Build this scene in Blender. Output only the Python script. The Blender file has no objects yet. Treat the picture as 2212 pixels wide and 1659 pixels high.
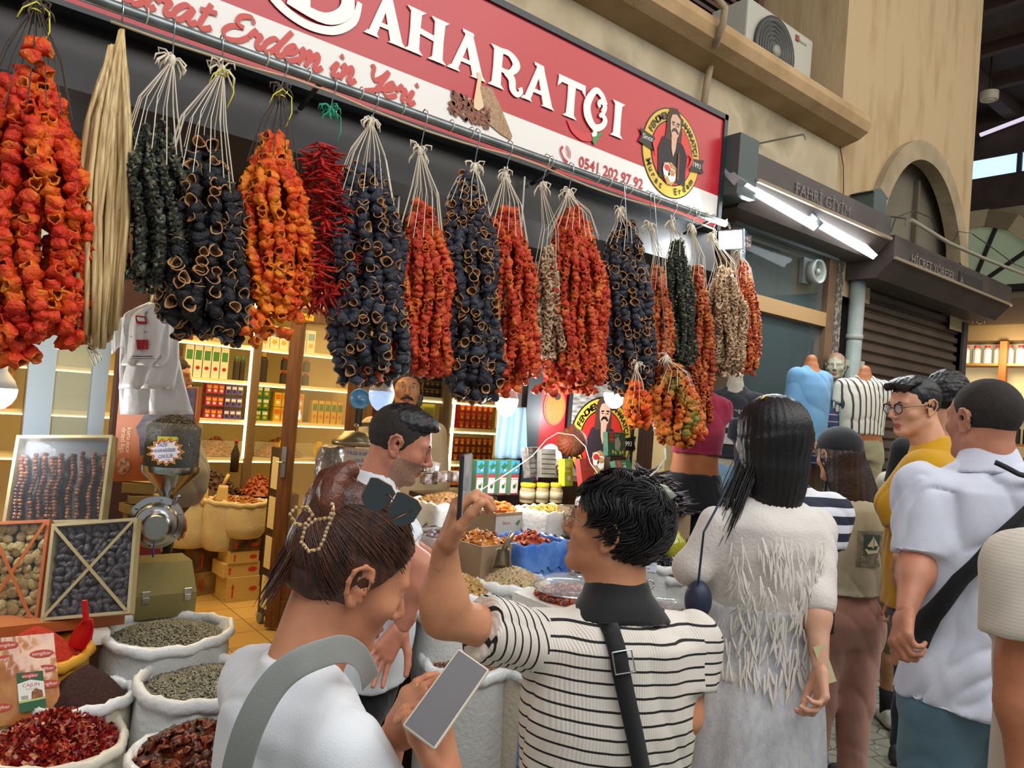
import bpy, bmesh, math, random
import numpy as np
from mathutils import Vector, Matrix
random.seed(7); RS = np.random.RandomState(7)
PI = math.pi
SC = bpy.context.scene
# ---------------------------------------------------------------- camera
FPX = 1600.0
CX, CY = 1106.0, 829.5
yaw = math.radians(51.3); roll = math.atan(.08); pitch = math.atan(42/1600.)
F0 = np.array([math.cos(yaw), math.sin(yaw), 0]); U0 = np.array([0, 0, 1.]); R0 = np.cross(F0, U0)
CF = F0*math.cos(pitch)+U0*math.sin(pitch); U1 = U0*math.cos(pitch)-F0*math.sin(pitch)
CR = R0*math.cos(roll)+U1*math.sin(roll); CU = U1*math.cos(roll)-R0*math.sin(roll)
CAM = np.array([0, 0, 1.6])
def ray(px, py): return CF+(px-CX)/FPX*CR-(py-CY)/FPX*CU
def onY(px, py, Y): d = ray(px, py); return CAM+d*(Y/d[1])
def onZ(px, py, Z): d = ray(px, py); return CAM+d*((Z-1.6)/d[2])
def onX(px, py, X): d = ray(px, py); return CAM+d*(X/d[0])
def P(px, py, D): return CAM+ray(px, py)*D
cam = bpy.data.cameras.new('camera'); camo = bpy.data.objects.new('camera', cam)
SC.collection.objects.link(camo)
cam.sensor_fit = 'HORIZONTAL'; cam.sensor_width = 36; cam.lens = 36*FPX/2212; cam.clip_start = .05
mw = Matrix(((CR[0], CU[0], -CF[0], 0), (CR[1], CU[1], -CF[1], 0), (CR[2], CU[2], -CF[2], 1.6), (0, 0, 0, 1)))
camo.matrix_world = mw
SC.camera = camo
# ---------------------------------------------------------------- view, world, large lights
SC.view_settings.view_transform = 'Standard'; SC.view_settings.look = 'None'
SC.view_settings.gamma = 1; SC.view_settings.use_curve_mapping = False
SC.view_settings.exposure = -0.02
try: SC.cycles.max_bounces = 8; SC.cycles.transparent_max_bounces = 12
except Exception: pass
W = bpy.data.worlds.new('world'); SC.world = W; W.use_nodes = True
W.node_tree.nodes['Background'].inputs[0].default_value = (.90, .95, 1, 1)
W.node_tree.nodes['Background'].inputs[1].default_value = .40
def area(name, loc, aim, sx, sy, power, col):
    l = bpy.data.lights.new(name, 'AREA'); l.shape = 'RECTANGLE'; l.size = sx; l.size_y = sy; l.energy = power; l.color = col
    o = bpy.data.objects.new(name, l); SC.collection.objects.link(o); o.location = loc
    o.rotation_euler = (Vector(aim)-Vector(loc)).to_track_quat('-Z', 'Y').to_euler(); return o
def point(name, loc, power, col, r=.05):
    l = bpy.data.lights.new(name, 'POINT'); l.energy = power; l.color = col; l.shadow_soft_size = r
    o = bpy.data.objects.new(name, l); SC.collection.objects.link(o); o.location = loc; return o
area('hall_fill', (1.5, -1.5, 5.5), (2.6, 2.4, 1.2), 7, 3, 285, (1, .97, .93))  # unseen area lights added overhead to fill the hall softly
area('hall_fill', (7.5, -1.0, 5.5), (6.5, 2.0, 1.5), 6, 3, 150, (1, .92, .80))
area('shop_ceiling_light', (2.2, 4.9, 2.72), (2.2, 4.9, 0), 4.4, 1.6, 105, (1, .74, .34))
area('shop_ceiling_light', (.9, 3.9, 2.72), (.9, 4.3, 0), 1.6, 1.0, 26, (1, .76, .38))
# ---------------------------------------------------------------- materials
def lin(c):
    if isinstance(c, str):
        c = c.lstrip('#'); c = [int(c[i:i+2], 16)/255 for i in (0, 2, 4)]
    return tuple((x/12.92 if x <= .04045 else ((x+.055)/1.055)**2.4) for x in c[:3])+(1,)
_M = {}
def M(name, col='#888888', rough=.6, metal=0, col2=None, cs=6, cd=4, pos=(.35, .65), bump=0, bs=40, spec=.5, emis=None, es=1,
      alpha=1, trans=0, world=True, coat=0, stretch=(1, 1, 1), sss=0, kind='noise', sheen=0, col3=None):
    if name in _M: return _M[name]
    m = bpy.data.materials.new(name); m.use_nodes = True; nt = m.node_tree; N = nt.nodes; L = nt.links
    b = N['Principled BSDF']; I = b.inputs
    I['Base Color'].default_value = lin(col); I['Roughness'].default_value = rough; I['Metallic'].default_value = metal
    I['Specular IOR Level'].default_value = spec; I['Coat Weight'].default_value = coat
    if sheen: I['Sheen Weight'].default_value = sheen
    if alpha < 1: I['Alpha'].default_value = alpha
    if trans: I['Transmission Weight'].default_value = trans
    if emis: I['Emission Color'].default_value = lin(emis); I['Emission Strength'].default_value = es
    if sss: I['Subsurface Weight'].default_value = sss; I['Subsurface Radius'].default_value = (.012, .005, .003); I['Subsurface Scale'].default_value = 1
    if col2 or bump:
        if world: g = N.new('ShaderNodeNewGeometry'); src = g.outputs['Position']
        else: g = N.new('ShaderNodeTexCoord'); src = g.outputs['Object']
        mp = N.new('ShaderNodeMapping'); mp.inputs['Scale'].default_value = stretch; L.new(src, mp.inputs[0]); src = mp.outputs[0]
    if col2:
        t = N.new('ShaderNodeTexNoise' if kind == 'noise' else 'ShaderNodeTexVoronoi')
        t.inputs['Scale'].default_value = cs
        if kind == 'noise': t.inputs['Detail'].default_value = cd
        L.new(src, t.inputs['Vector'])
        r = N.new('ShaderNodeValToRGB'); e = r.color_ramp.elements
        e[0].position = pos[0]; e[1].position = pos[1]; e[0].color = lin(col); e[1].color = lin(col2)
        if col3: x = e.new((pos[0]+pos[1])/2); x.color = lin(col3)
        L.new(t.outputs[0], r.inputs[0]); L.new(r.outputs[0], I['Base Color'])
    if bump:
        t = N.new('ShaderNodeTexNoise'); t.inputs['Scale'].default_value = bs; t.inputs['Detail'].default_value = 5
        L.new(src, t.inputs['Vector']); bn = N.new('ShaderNodeBump'); bn.inputs['Strength'].default_value = bump; bn.inputs['Distance'].default_value = .01
        L.new(t.outputs[0], bn.inputs['Height']); L.new(bn.outputs[0], I['Normal'])
    _M[name] = m; return m
# ---------------------------------------------------------------- object helpers
ORG = {}
def link(o, parent=None):
    SC.collection.objects.link(o)
    if parent is not None: o.parent = parent
    return o
def tag(o, label=None, cat=None, group=None, kind=None):
    if label: o['label'] = label
    if cat: o['category'] = cat
    if group: o['group'] = group
    if kind: o['kind'] = kind
    return o
def thing(name, label, cat, loc=(0, 0, 0), rz=0, group=None):
    o = bpy.data.objects.new(name, None); link(o); o.location = loc; o.rotation_euler = (0, 0, rz)
    o.empty_display_size = .05; ORG[o.name] = np.array(loc, float)
    return tag(o, label, cat, group)
def setsm(me, sm):
    me.polygons.foreach_set('use_smooth', np.full(len(me.polygons), bool(sm)))
def mkmesh(name, V, Fa, mats, idx=None, smooth=True):
    me = bpy.data.meshes.new(name)
    V = np.asarray(V, float)
    if isinstance(Fa, np.ndarray):
        n, k = Fa.shape
        me.vertices.add(len(V)); me.vertices.foreach_set('co', V.ravel())
        me.loops.add(n*k); me.loops.foreach_set('vertex_index', Fa.ravel().astype(np.int32))
        me.polygons.add(n); me.polygons.foreach_set('loop_start', np.arange(0, n*k, k, dtype=np.int32))
        try: me.polygons.foreach_set('loop_total', np.full(n, k, np.int32))
        except Exception: pass
        me.update(calc_edges=True)
    else:
        me.from_pydata([tuple(v) for v in V], [], Fa)
    for m in (mats if isinstance(mats, (list, tuple)) else [mats]): me.materials.append(m)
    if idx is not None: me.polygons.foreach_set('material_index', np.asarray(idx, np.int32))
    setsm(me, smooth)
    me.validate(); me.update(); return me
def mk(name, V, Fa, mats, parent=None, idx=None, smooth=True, world=True):
    V = np.asarray(V, float)
    if world and parent is not None and parent.name in ORG: V = V-ORG[parent.name]
    o = bpy.data.objects.new(name, mkmesh(name, V, Fa, mats, idx, smooth)); link(o, parent)
    if parent is not None and parent.name in ORG: ORG[o.name] = ORG[parent.name] if world else np.zeros(3)
    return o
def unit(v): v = np.asarray(v, float); return v/max(1e-9, np.linalg.norm(v))
def frame(d, up=(0, 0, 1)):
    d = unit(d); up = np.asarray(up, float)
    if abs(d@up) > .99*np.linalg.norm(up): up = np.array([1., 0, 0])
    a = unit(np.cross(up, d)); return a, np.cross(d, a), d
class MB:
    def __init__(s): s.V = []; s.F = []; s.I = []; s.m = 0; s.n = 0; s.T = None
    def add(s, V, Fa, m=None):
        V = np.asarray(V, float)
        if s.T is not None: V = V@s.T[0].T+s.T[1]
        n = s.n; s.V.append(V); s.n += len(V)
        for f in Fa: s.F.append(tuple(int(i)+n for i in f)); s.I.append(s.m if m is None else m)
        return s
    def frame(s, R=None, o=(0, 0, 0)):
        s.T = None if R is None else (np.asarray(R, float), np.asarray(o, float)); return s
    def box(s, a, b, m=None):
        a, b = np.minimum(a, b), np.maximum(a, b)
        V = [(x, y, z) for x in (a[0], b[0]) for y in (a[1], b[1]) for z in (a[2], b[2])]
        return s.add(V, [(0, 1, 3, 2), (4, 6, 7, 5), (0, 4, 5, 1), (2, 3, 7, 6), (0, 2, 6, 4), (1, 5, 7, 3)], m)
    def bar(s, p, q, w, h, m=None, up=(0, 0, 1)):
        a, b, d = frame(np.subtract(q, p), up); p = np.array(p, float); q = np.array(q, float)
        V = [x+a*i*w/2+b*j*h/2 for x in (p, q) for i in (-1, 1) for j in (-1, 1)]
        return s.add(V, [(0, 1, 3, 2), (4, 6, 7, 5), (0, 4, 5, 1), (2, 3, 7, 6), (0, 2, 6, 4), (1, 5, 7, 3)], m)
    def tube(s, pts, r, n=8, m=None, cap=True):
        pts = [np.array(p, float) for p in pts]; k = len(pts)
        rr = r if hasattr(r, '__len__') else [r]*k
        V = []; up = np.array([0, 0, 1.]); a = None
        for i, p in enumerate(pts):
            d = unit(pts[min(i+1, k-1)]-pts[max(i-1, 0)])
            if a is None: a, b, _ = frame(d)
            else: a = unit(a-d*(a@d)); b = np.cross(d, a)
            for j in range(n):
                t = 2*PI*j/n; V.append(p+(a*math.cos(t)+b*math.sin(t))*rr[i])
        Fa = [(i*n+j, i*n+(j+1) % n, (i+1)*n+(j+1) % n, (i+1)*n+j) for i in range(k-1) for j in range(n)]
        if cap: Fa += [tuple(range(n-1, -1, -1)), tuple((k-1)*n+j for j in range(n))]
        return s.add(V, Fa, m)
    def lathe(s, prof, n=24, c=(0, 0, 0), axis=(0, 0, 1), m=None, ry=1, wob=None):
        a, b, d = frame(axis) if abs(axis[2]) < .999 else (np.array([1., 0, 0]), np.array([0, 1., 0]), np.array([0, 0, 1.]))
        V = []; c = np.array(c, float)
        for i, (r, z) in enumerate(prof):
            for j in range(n):
                t = 2*PI*j/n; w = wob(t, z, i) if wob else 1
                V.append(c+d*z+(a*math.cos(t)+b*ry*math.sin(t))*r*w)
        k = len(prof)
        Fa = [(i*n+j, i*n+(j+1) % n, (i+1)*n+(j+1) % n, (i+1)*n+j) for i in range(k-1) for j in range(n)]
        if prof[0][0] > 1e-6: Fa.append(tuple(range(n-1, -1, -1)))
        if prof[-1][0] > 1e-6: Fa.append(tuple((k-1)*n+j for j in range(n)))
        return s.add(V, Fa, m)
    def ball(s, c, r, n=12, m=None):
        r = np.array(r if hasattr(r, '__len__') else (r, r, r), float); k = max(4, n//2)
        V = [(np.array(c)+r*(math.sin(PI*i/k)*math.cos(2*PI*j/n), math.sin(PI*i/k)*math.sin(2*PI*j/n), math.cos(PI*i/k))) for i in range(k+1) for j in range(n)]
        return s.add(V, [(i*n+j, (i+1)*n+j, (i+1)*n+(j+1) % n, i*n+(j+1) % n) for i in range(k) for j in range(n)], m)
    def prism(s, poly, o, ax, ay, h, m=None):
        """poly in the (ax, ay) plane at o, thickened by h along ax x ay"""
        o = np.array(o, float); ax = np.array(ax, float); ay = np.array(ay, float); nz = unit(np.cross(ax, ay))*h
        n = len(poly); V = [o+ax*x+ay*y for x, y in poly]; V += [v+nz for v in V]
        Fa = [tuple(range(n-1, -1, -1)), tuple(range(n, 2*n))]+[(i, (i+1) % n, n+(i+1) % n, n+i) for i in range(n)]
        return s.add(V, Fa, m)
    def grid(s, fn, nu, nv, m=None, cu=False):
        V = [fn(i/nu, j/nv) for i in range(nu+1) for j in range(nv+1)]; w = nv+1
        return s.add(V, [(i*w+j, (i+1)*w+j, (i+1)*w+j+1, i*w+j+1) for i in range(nu) for j in range(nv)], m)
    def build(s, name, mats, parent=None, smooth=False, world=True, bevel=0, angle=None, solid=0):
        o = mk(name, np.concatenate(s.V), s.F, mats, parent, s.I, smooth, world)
        if bevel:
            b = o.modifiers.new('b', 'BEVEL'); b.width = bevel; b.segments = 2; b.limit_method = 'ANGLE'
        if solid:
            b = o.modifiers.new('s', 'SOLIDIFY'); b.thickness = solid
        if angle is not None:
            try:
                o.data.set_sharp_from_angle(angle=math.radians(angle))
            except Exception: pass
        return o
def copyt(o, loc=None, rot=None, scale=None, parent=None, label=None, group=None):
    c = o.copy(); SC.collection.objects.link(c)
    if parent is not None: c.parent = parent
    if loc is not None: c.location = loc
    if rot is not None: c.rotation_euler = rot
    if scale is not None: c.scale = (scale,)*3 if not hasattr(scale, '__len__') else scale
    if label: c['label'] = label
    if group: c['group'] = group
    for ch in list(o.children):
        copyt(ch, parent=c)
    return c
def noise3(p, s=1., seed=0, oct=3):
    p = np.asarray(p, float)*s; r = np.random.RandomState(seed); out = np.zeros(p.shape[:-1]); a = 1.
    for o in range(oct):
        for _ in range(3):
            k = r.normal(size=3)*1.6; k2 = r.normal(size=3)*1.6
            out = out+a*np.sin(p@k+r.rand()*6.28+1.3*np.sin(p@k2+r.rand()*6.28))/3
        p = p*2.1; a *= .5
    return out
_FC = {}
def text_geo(body, size=1., shear=0., extrude=.001, bold=0):
    key = (body, shear, bold)
    if key not in _FC:
        c = bpy.data.curves.new('t', 'FONT'); c.body = body; c.shear = shear; c.resolution_u = 3; c.offset = bold
        o = bpy.data.objects.new('t', c); SC.collection.objects.link(o)
        dg = bpy.context.evaluated_depsgraph_get(); me = bpy.data.meshes.new_from_object(o.evaluated_get(dg))
        V = np.zeros(len(me.vertices)*3); me.vertices.foreach_get('co', V)
        _FC[key] = (V.reshape(-1, 3), [tuple(p.vertices) for p in me.polygons])
        bpy.data.objects.remove(o); bpy.data.curves.remove(c); bpy.data.meshes.remove(me)
    return _FC[key]
def text(mb, body, o, ax, ay, w=None, h=None, m=None, shear=0., bold=0, center=False):
    """flat lettering whose box starts at o; ax, ay unit directions; w box width or h cap height"""
    V, Fa = text_geo(body, shear=shear, bold=bold)
    if not len(V): return
    x0, x1 = V[:, 0].min(), V[:, 0].max(); ch = .73
    sx = w/(x1-x0) if w else h/ch
    sy = h/ch if h else sx
    o = np.array(o, float); ax = np.array(ax, float); ay = np.array(ay, float)
    off = (x1-x0)*sx/2 if center else 0
    Q = o+np.outer((V[:, 0]-x0)*sx-off, ax)+np.outer(V[:, 1]*sy, ay)
    mb.add(Q, Fa, m)
_RC = 0
def ribbon(mb, pts, ws, o, ax, ay, m=None, sub=6, ang=None):
    """brush stroke through 2-D pts (Catmull-Rom) with width ws (scalar or list); ang: broad-nib angle"""
    p = np.array(pts, float); n = len(p); w = np.array([ws]*n if not hasattr(ws, '__len__') else ws, float)
    q = []; qw = []
    for i in range(n-1):
        p0, p1, p2, p3 = p[max(i-1, 0)], p[i], p[i+1], p[min(i+2, n-1)]
        for t in np.linspace(0, 1, sub, endpoint=(i == n-2)):
            q.append(.5*((2*p1)+(-p0+p2)*t+(2*p0-5*p1+4*p2-p3)*t*t+(-p0+3*p1-3*p2+p3)*t**3)); qw.append(w[i]*(1-t)+w[i+1]*t)
    q = np.array(q); V = []
    for i in range(len(q)):
        d = unit(q[min(i+1, len(q)-1)]-q[max(i-1, 0)]); nn = np.array([-d[1], d[0]]); ww = qw[i]
        if ang is not None: ww *= .35+.65*abs(d[0]*math.sin(ang)-d[1]*math.cos(ang))
        V += [q[i]+nn*ww/2, q[i]-nn*ww/2]
    global _RC; _RC = (_RC+1) % 9; nz = unit(np.cross(ax, ay)); o = np.array(o, float); V = [o+np.array(ax)*v[0]+np.array(ay)*v[1]+nz*(.0003*_RC+1.2e-5*i) for i, v in enumerate(V)]
    mb.add(V, [(2*i, 2*i+1, 2*i+3, 2*i+2) for i in range(len(q)-1)], m)
X_, Y_, Z_ = np.eye(3)
# ================================================================ the setting
plaster = M('plaster', '#a8997c', .9, col2='#8f8268', col3='#b5a68a', cs=2.2, cd=8, bump=.25, bs=30)
plaster_warm = M('plaster_warm', '#b09873', .9, col2='#96794f', cs=7, cd=12, pos=(.5, .8), bump=.3, bs=25, stretch=(1, 1, .22))
stone_trim = M('stone_trim', '#b0916a', .85, col2='#94784f', cs=3, cd=6, bump=.2)
brown_metal = M('brown_metal', '#4a403b', .5, col2='#3c332f', cs=3)
dark_metal = M('dark_metal', '#171311', .45)
wood = M('wood', '#7a4f2c', .5, col2='#5a3619', cs=7, cd=6, stretch=(6, 6, .6))
wood_dk = M('wood_dark', '#3d2416', .5, col2='#2a1810', cs=7, stretch=(6, 6, .6))
cream = M('cream_laminate', '#e6d9ae', .5)
white_p = M('white_plastic', '#e9e9e4', .45)
glass = M('glass', '#dfe8e4', .05, alpha=.16, spec=.8)
black = M('black', '#151515', .5)
steel = M('steel', '#b9bcbc', .22, metal=1)
galv = M('galvanised', '#8c9494', .35, metal=.8, col2='#6c7474', cs=12)
led = M('led_strip', '#fff3c8', emis='#ffe49a', es=5)
lampw = M('lamp_glow', '#ffffff', emis='#f4fbff', es=9)
def S(name, mb, m, **k):
    o = mb.build(name, m, **k); o['kind'] = 'structure'; return o
def paving():
    m = bpy.data.materials.new('paving'); m.use_nodes = True; N = m.node_tree.nodes; L = m.node_tree.links; b = N['Principled BSDF']
    g = N.new('ShaderNodeNewGeometry'); v = N.new('ShaderNodeTexVoronoi'); v.feature = 'DISTANCE_TO_EDGE'; v.inputs['Scale'].default_value = 9
    L.new(g.outputs['Position'], v.inputs['Vector']); r = N.new('ShaderNodeValToRGB'); e = r.color_ramp.elements
    e[0].position = 0.01; e[1].position = .05; e[0].color = lin('#4b4b42'); e[1].color = (1, 1, 1, 1)
    L.new(v.outputs[0], r.inputs[0]); n = N.new('ShaderNodeTexNoise'); n.inputs['Scale'].default_value = 6; n.inputs['Detail'].default_value = 8
    L.new(g.outputs['Position'], n.inputs['Vector']); r2 = N.new('ShaderNodeValToRGB'); e = r2.color_ramp.elements
    e[0].color = lin('#7c7b6d'); e[1].color = lin('#9d9c8c'); L.new(n.outputs[0], r2.inputs[0])
    mx = N.new('ShaderNodeMixRGB'); mx.blend_type = 'MULTIPLY'; mx.inputs[0].default_value = .8
    L.new(r2.outputs[0], mx.inputs[1]); L.new(r.outputs[0], mx.inputs[2]); L.new(mx.outputs[0], b.inputs['Base Color']); b.inputs['Roughness'].default_value = .6
    return m
def tiles(name, c1, c2, cm, sc, rw=.5, rh=.5, off=0, rough=.35):
    m = bpy.data.materials.new(name); m.use_nodes = True; N = m.node_tree.nodes; L = m.node_tree.links; b = N['Principled BSDF']
    g = N.new('ShaderNodeNewGeometry'); t = N.new('ShaderNodeTexBrick'); t.offset = off
    t.inputs['Color1'].default_value = lin(c1); t.inputs['Color2'].default_value = lin(c2); t.inputs['Mortar'].default_value = lin(cm)
    t.inputs['Scale'].default_value = sc; t.inputs['Mortar Size'].default_value = .006; t.inputs['Brick Width'].default_value = rw; t.inputs['Row Height'].default_value = rh
    L.new(g.outputs['Position'], t.inputs['Vector']); L.new(t.outputs['Color'], b.inputs['Base Color']); b.inputs['Roughness'].default_value = rough
    return m
S('floor', MB().box((-3, -4, -.1), (14, 2.9, 0)), paving())
S('floor', MB().box((-3, 2.9, -.1), (3.6, 7, 0.001)), tiles('shop_tiles', '#c9a669', '#bf9a5c', '#6b5128', 1.9))
# facade above the shops with the sign
pl = MB()
pl.box((-3, 2.8, 2.7), (3.5, 3.0, 3.72)); pl.box((3.5, 2.8, 2.86), (5.139, 3.0, 3.72))
S('wall_facade', pl, plaster)
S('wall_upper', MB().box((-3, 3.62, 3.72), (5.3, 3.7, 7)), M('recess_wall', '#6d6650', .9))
# pillar front with a pointed-arch niche
def arch_pts(x0, x1, zf, za, n=12):
    """pointed arch outline left foot -> apex -> right foot"""
    xm = (x0+x1)/2
    L_ = [(x0+(xm-x0)*(i/n)**1.35, zf+(za-zf)*math.sin(i/n*PI/2)**.85) for i in range(n+1)]
    return L_+[(x0+x1-x, z) for x, z in L_[-2::-1]]
w_ = MB()
out = arch_pts(5.76, 7.3, 3.2, 3.92)
# wall with hole: quads from the arch up to the top line / sides
x0, x1, zt = 5.14, 7.6, 7.0
for i in range(len(out)-1):
    (a, b), (c, d) = out[i], out[i+1]
    w_.add([(a, 2.8, b), (c, 2.8, d), (c, 2.8, zt), (a, 2.8, zt)], [(0, 1, 2, 3)])
w_.add([(x0, 2.8, 2.6), (5.76, 2.8, 2.6), (5.76, 2.8, zt), (x0, 2.8, zt)], [(0, 1, 2, 3)])
w_.add([(7.3, 2.8, 2.6), (x1, 2.8, 2.6), (x1, 2.8, zt), (7.3, 2.8, zt)], [(0, 1, 2, 3)])
w_.box((x0, 2.801, 2.6), (x0+.02, 3.7, zt)); w_.box((x1-.02, 2.801, 0), (x1, 7, zt))
S('wall_pillar', w_, plaster_warm)
tr = MB(); ou = arch_pts(5.56, 7.5, 3.1, 4.08)
for i in range(len(out)-1):
    a, b, c, d = out[i], out[i+1], ou[i+1], ou[i]
    V = [(q[0], y, q[1]) for y in (2.74, 2.86) for q in (a, b, c, d)]
    tr.add(V, [(0, 1, 2, 3), (7, 6, 5, 4), (0, 4, 5, 1), (2, 6, 7, 3)])
S('trim_1', tr, M('arch_stone', '#a08f72', .9, col2='#8b7b60', cs=4))
S('wall_niche', MB().box((5.5, 2.95, 2.6), (7.5, 3.0, 4.2)), M('niche_panel', '#6f6857', .8, col2='#625b4c', cs=2))
nb = MB(); nb.bar((6.1, 2.93, 2.9), (6.1, 2.93, 3.75), .05, .04); nb.bar((6.75, 2.93, 2.9), (6.75, 2.93, 3.85), .05, .04)
nb.bar((5.75, 2.93, 3.25), (7.3, 2.93, 3.25), .05, .04)
S('trim_2', nb, M('niche_bar', '#57503f', .8))
# cornice
co = MB()
prof = [(2.82, 3.66), (2.66, 3.70), (2.60, 3.74), (2.58, 3.80), (2.60, 3.86), (2.66, 3.89), (3.62, 3.89), (3.62, 3.72), (2.82, 3.72)]
V = [(x, y, z) for x in (-3, 5.16) for y, z in prof]; n = len(prof)
co.add(V, [tuple(range(n)), tuple(range(2*n-1, n-1, -1))]+[(i, n+i, n+(i+1) % n, (i+1) % n) for i in range(n)])
S('trim_3', co, stone_trim)
# louvred window above the ledge
lv = MB()
for k in range(26): lv.bar((2.2, 3.52, 3.95+k*.06), (4.95, 3.52, 3.95+k*.06), .05, .028, 0)
lv.box((2.2, 3.56, 3.89), (5.0, 3.6, 5.8), 1)
for x in (2.2, 3.6, 4.97): lv.box((x, 3.46, 3.89), (x+.07, 3.6, 5.8), 2)
S('window_1', lv, [M('louvre', '#4a3630', .7), black, M('louvre_frame', '#5b4034', .6)])
# shutter housing above the garlands
hs = MB()
V = [(x, y, z) for x in (-3, 3.5) for y, z in ((2.62, 2.655), (2.6, 2.44), (2.75, 2.36), (3.02, 2.36), (3.02, 2.7), (2.8, 2.7))]; n = 6
hs.add(V, [tuple(range(n)), tuple(range(2*n-1, n-1, -1))]+[(i, n+i, n+(i+1) % n, (i+1) % n) for i in range(n)])
S('trim_4', hs, dark_metal)
S('trim_5', MB().box((-3, 3.03, 2.2), (3.5, 3.12, 2.62)), M('grey_lintel', '#2d2926', .7))
# interior shell of the spice shop
shopw = M('shop_wall', '#d8bf86', .8)
S('ceiling', MB().box((-3, 3.12, 2.76), (3.6, 7, 2.8)), shopw)
S('wall_back', MB().box((-3, 6.5, 0), (3.6, 6.55, 2.8)), shopw)
S('wall_left', MB().box((-2.1, 3.12, 0), (-2.0, 6.5, 2.8)), shopw)
S('wall_right', MB().box((3.55, 2.9, 0), (3.66, 6.5, 2.8)), shopw)
# posts between shops
S('trim_6', MB().box((2.60, 3.1, 0), (2.70, 3.2, 2.6), 0).box((2.52, 3.12, 0), (2.6, 3.22, 2.6), 1), [M('post_blue_grey', '#3c4a50', .4), M('post_brown', '#54402f', .5)])
S('wall_front', MB().box((2.70, 3.16, 0), (3.6, 3.22, 2.62)), dark_metal)
pt = MB(); pt.box((3.52, 3.0, 0), (3.6, 3.1, 2.6), 0); pt.box((3.66, 2.96, 0), (3.73, 3.05, 2.6), 1); pt.box((3.75, 2.9, 0), (3.82, 3.0, 2.6), 0); pt.box((3.6, 3.06, 0), (3.9, 3.1, 2.8), 2)
S('trim_7', pt, [wood_dk, M('pale_post', '#8fa0aa', .4), M('slate_post', '#4d555b', .5)])
# neighbour (clothes shop) window
wf = MB(); wn = wood
fr = MB()
fr.box((3.86, 2.74, 2.82), (5.14, 2.86, 2.9), 0)
fr.box((3.86, 2.76, 0), (3.95, 2.84, 2.82), 1); fr.box((5.05, 2.76, 0), (5.16, 2.84, 2.82), 1)
fr.box((3.95, 2.76, 2.33), (5.05, 2.84, 2.43), 2)
fr.box((5.17, 2.76, 0), (5.26, 2.95, 2.86), 3)
S('window_2', fr, [M('rail_metal', '#76807e', .3, metal=.5), M('window_wood', '#6b5138', .55, col2='#55402b', cs=6), M('transom_wood', '#9c7a50', .5), M('worn_post', '#4f463b', .8, col2='#8a8578', cs=30, pos=(.5, .6))])
gp = MB(); gp.box((3.95, 2.795, 2.43), (5.05, 2.801, 2.82)); gp.box((3.95, 2.795, .1), (5.05, 2.801, 2.33))
g2 = S('window_pane', gp, M('window_glass', '#8fa6a6', .03, alpha=.09, spec=1)); g2.name = 'window_3'
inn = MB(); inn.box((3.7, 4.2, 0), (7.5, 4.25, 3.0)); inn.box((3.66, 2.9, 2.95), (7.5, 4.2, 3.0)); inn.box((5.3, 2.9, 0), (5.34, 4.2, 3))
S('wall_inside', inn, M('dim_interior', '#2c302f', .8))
# roller shutter of the closed shop
rs = MB(); prof = []
z = 0.02
while z < 2.66:
    prof += [(2.86, z), (2.83, z+.015), (2.83, z+.055), (2.86, z+.075)]; z += .085
V = [(x, y, z) for x in (5.58, 7.62) for y, z in prof]; n = len(prof)
rs.add(V, [(i, i+1, n+i+1, n+i) for i in range(n-1)], 0)
rs.box((5.52, 2.78, 0), (5.60, 2.9, 2.7), 1); rs.box((7.58, 2.78, 0), (7.68, 2.9, 2.7), 1)
S('door_1', rs, [M('shutter_slats', '#5b4a3c', .5, col2='#4a3c31', cs=2), brown_metal])
# hoods over both neighbours
def hood(name, x0, x1, zt, zb, yf, label, ends):
    t = thing(name, label, 'shutter hood', ((x0+x1)/2, 2.78, zb))
    mb = MB()
    pr = [(2.79, zt), (yf, zt), (yf, zb+.13), (yf+.12, zb), (2.79, zb)]
    V = [(x, y, z) for x in (x0, x1) for y, z in pr]; n = len(pr)
    mb.add(V, [tuple(range(n)), tuple(range(2*n-1, n-1, -1))]+[(i, n+i, n+(i+1) % n, (i+1) % n) for i in range(n)])
    mb.build('housing', brown_metal, t)
    e = MB(); e.bar((x0, yf-.006, zb+.135), (x1, yf-.006, zb+.135), .02, .02); e.build('edge_strip', M('hood_edge', '#8b7a62', .5), t)
    return t
h1 = hood('shutter_hood', 3.62, 5.28, 3.13, 2.84, 2.45, 'brown metal shutter hood over the clothes shop window with two tube lights', 0)
tb = MB(); text(tb, 'FAHRİ GİYİM', (4.02, 2.44, 2.995), X_, Z_, w=.66, h=.075)
tb.build('lettering', M('hood_letters', '#655c58', .4), h1)
sd = MB(); sd.box((3.44, 2.45, 2.86), (3.62, 2.79, 3.2)); sd.build('end_box', M('teal_grey_box', '#3b4847', .5), h1)
h2 = hood('shutter_hood', 5.35, 7.7, 3.02, 2.72, 2.45, 'brown metal shutter hood over the closed roller shutter beside the wall niche', 0)
tb = MB(); text(tb, 'HİCRET YÖRESEL', (5.62, 2.44, 2.865), X_, Z_, w=.78, h=.07); text(tb, 'A', (6.52, 2.44, 2.865), X_, Z_, h=.06)
tb.build('lettering', M('hood_letters_b', '#8b8074', .4), h2)
ft = MB(); ft.box((6.5, 2.442, 2.85), (7.0, 2.448, 2.96)); ft.build('faded_patch', M('faded_patch', '#2f2824', .6), h2)
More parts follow.
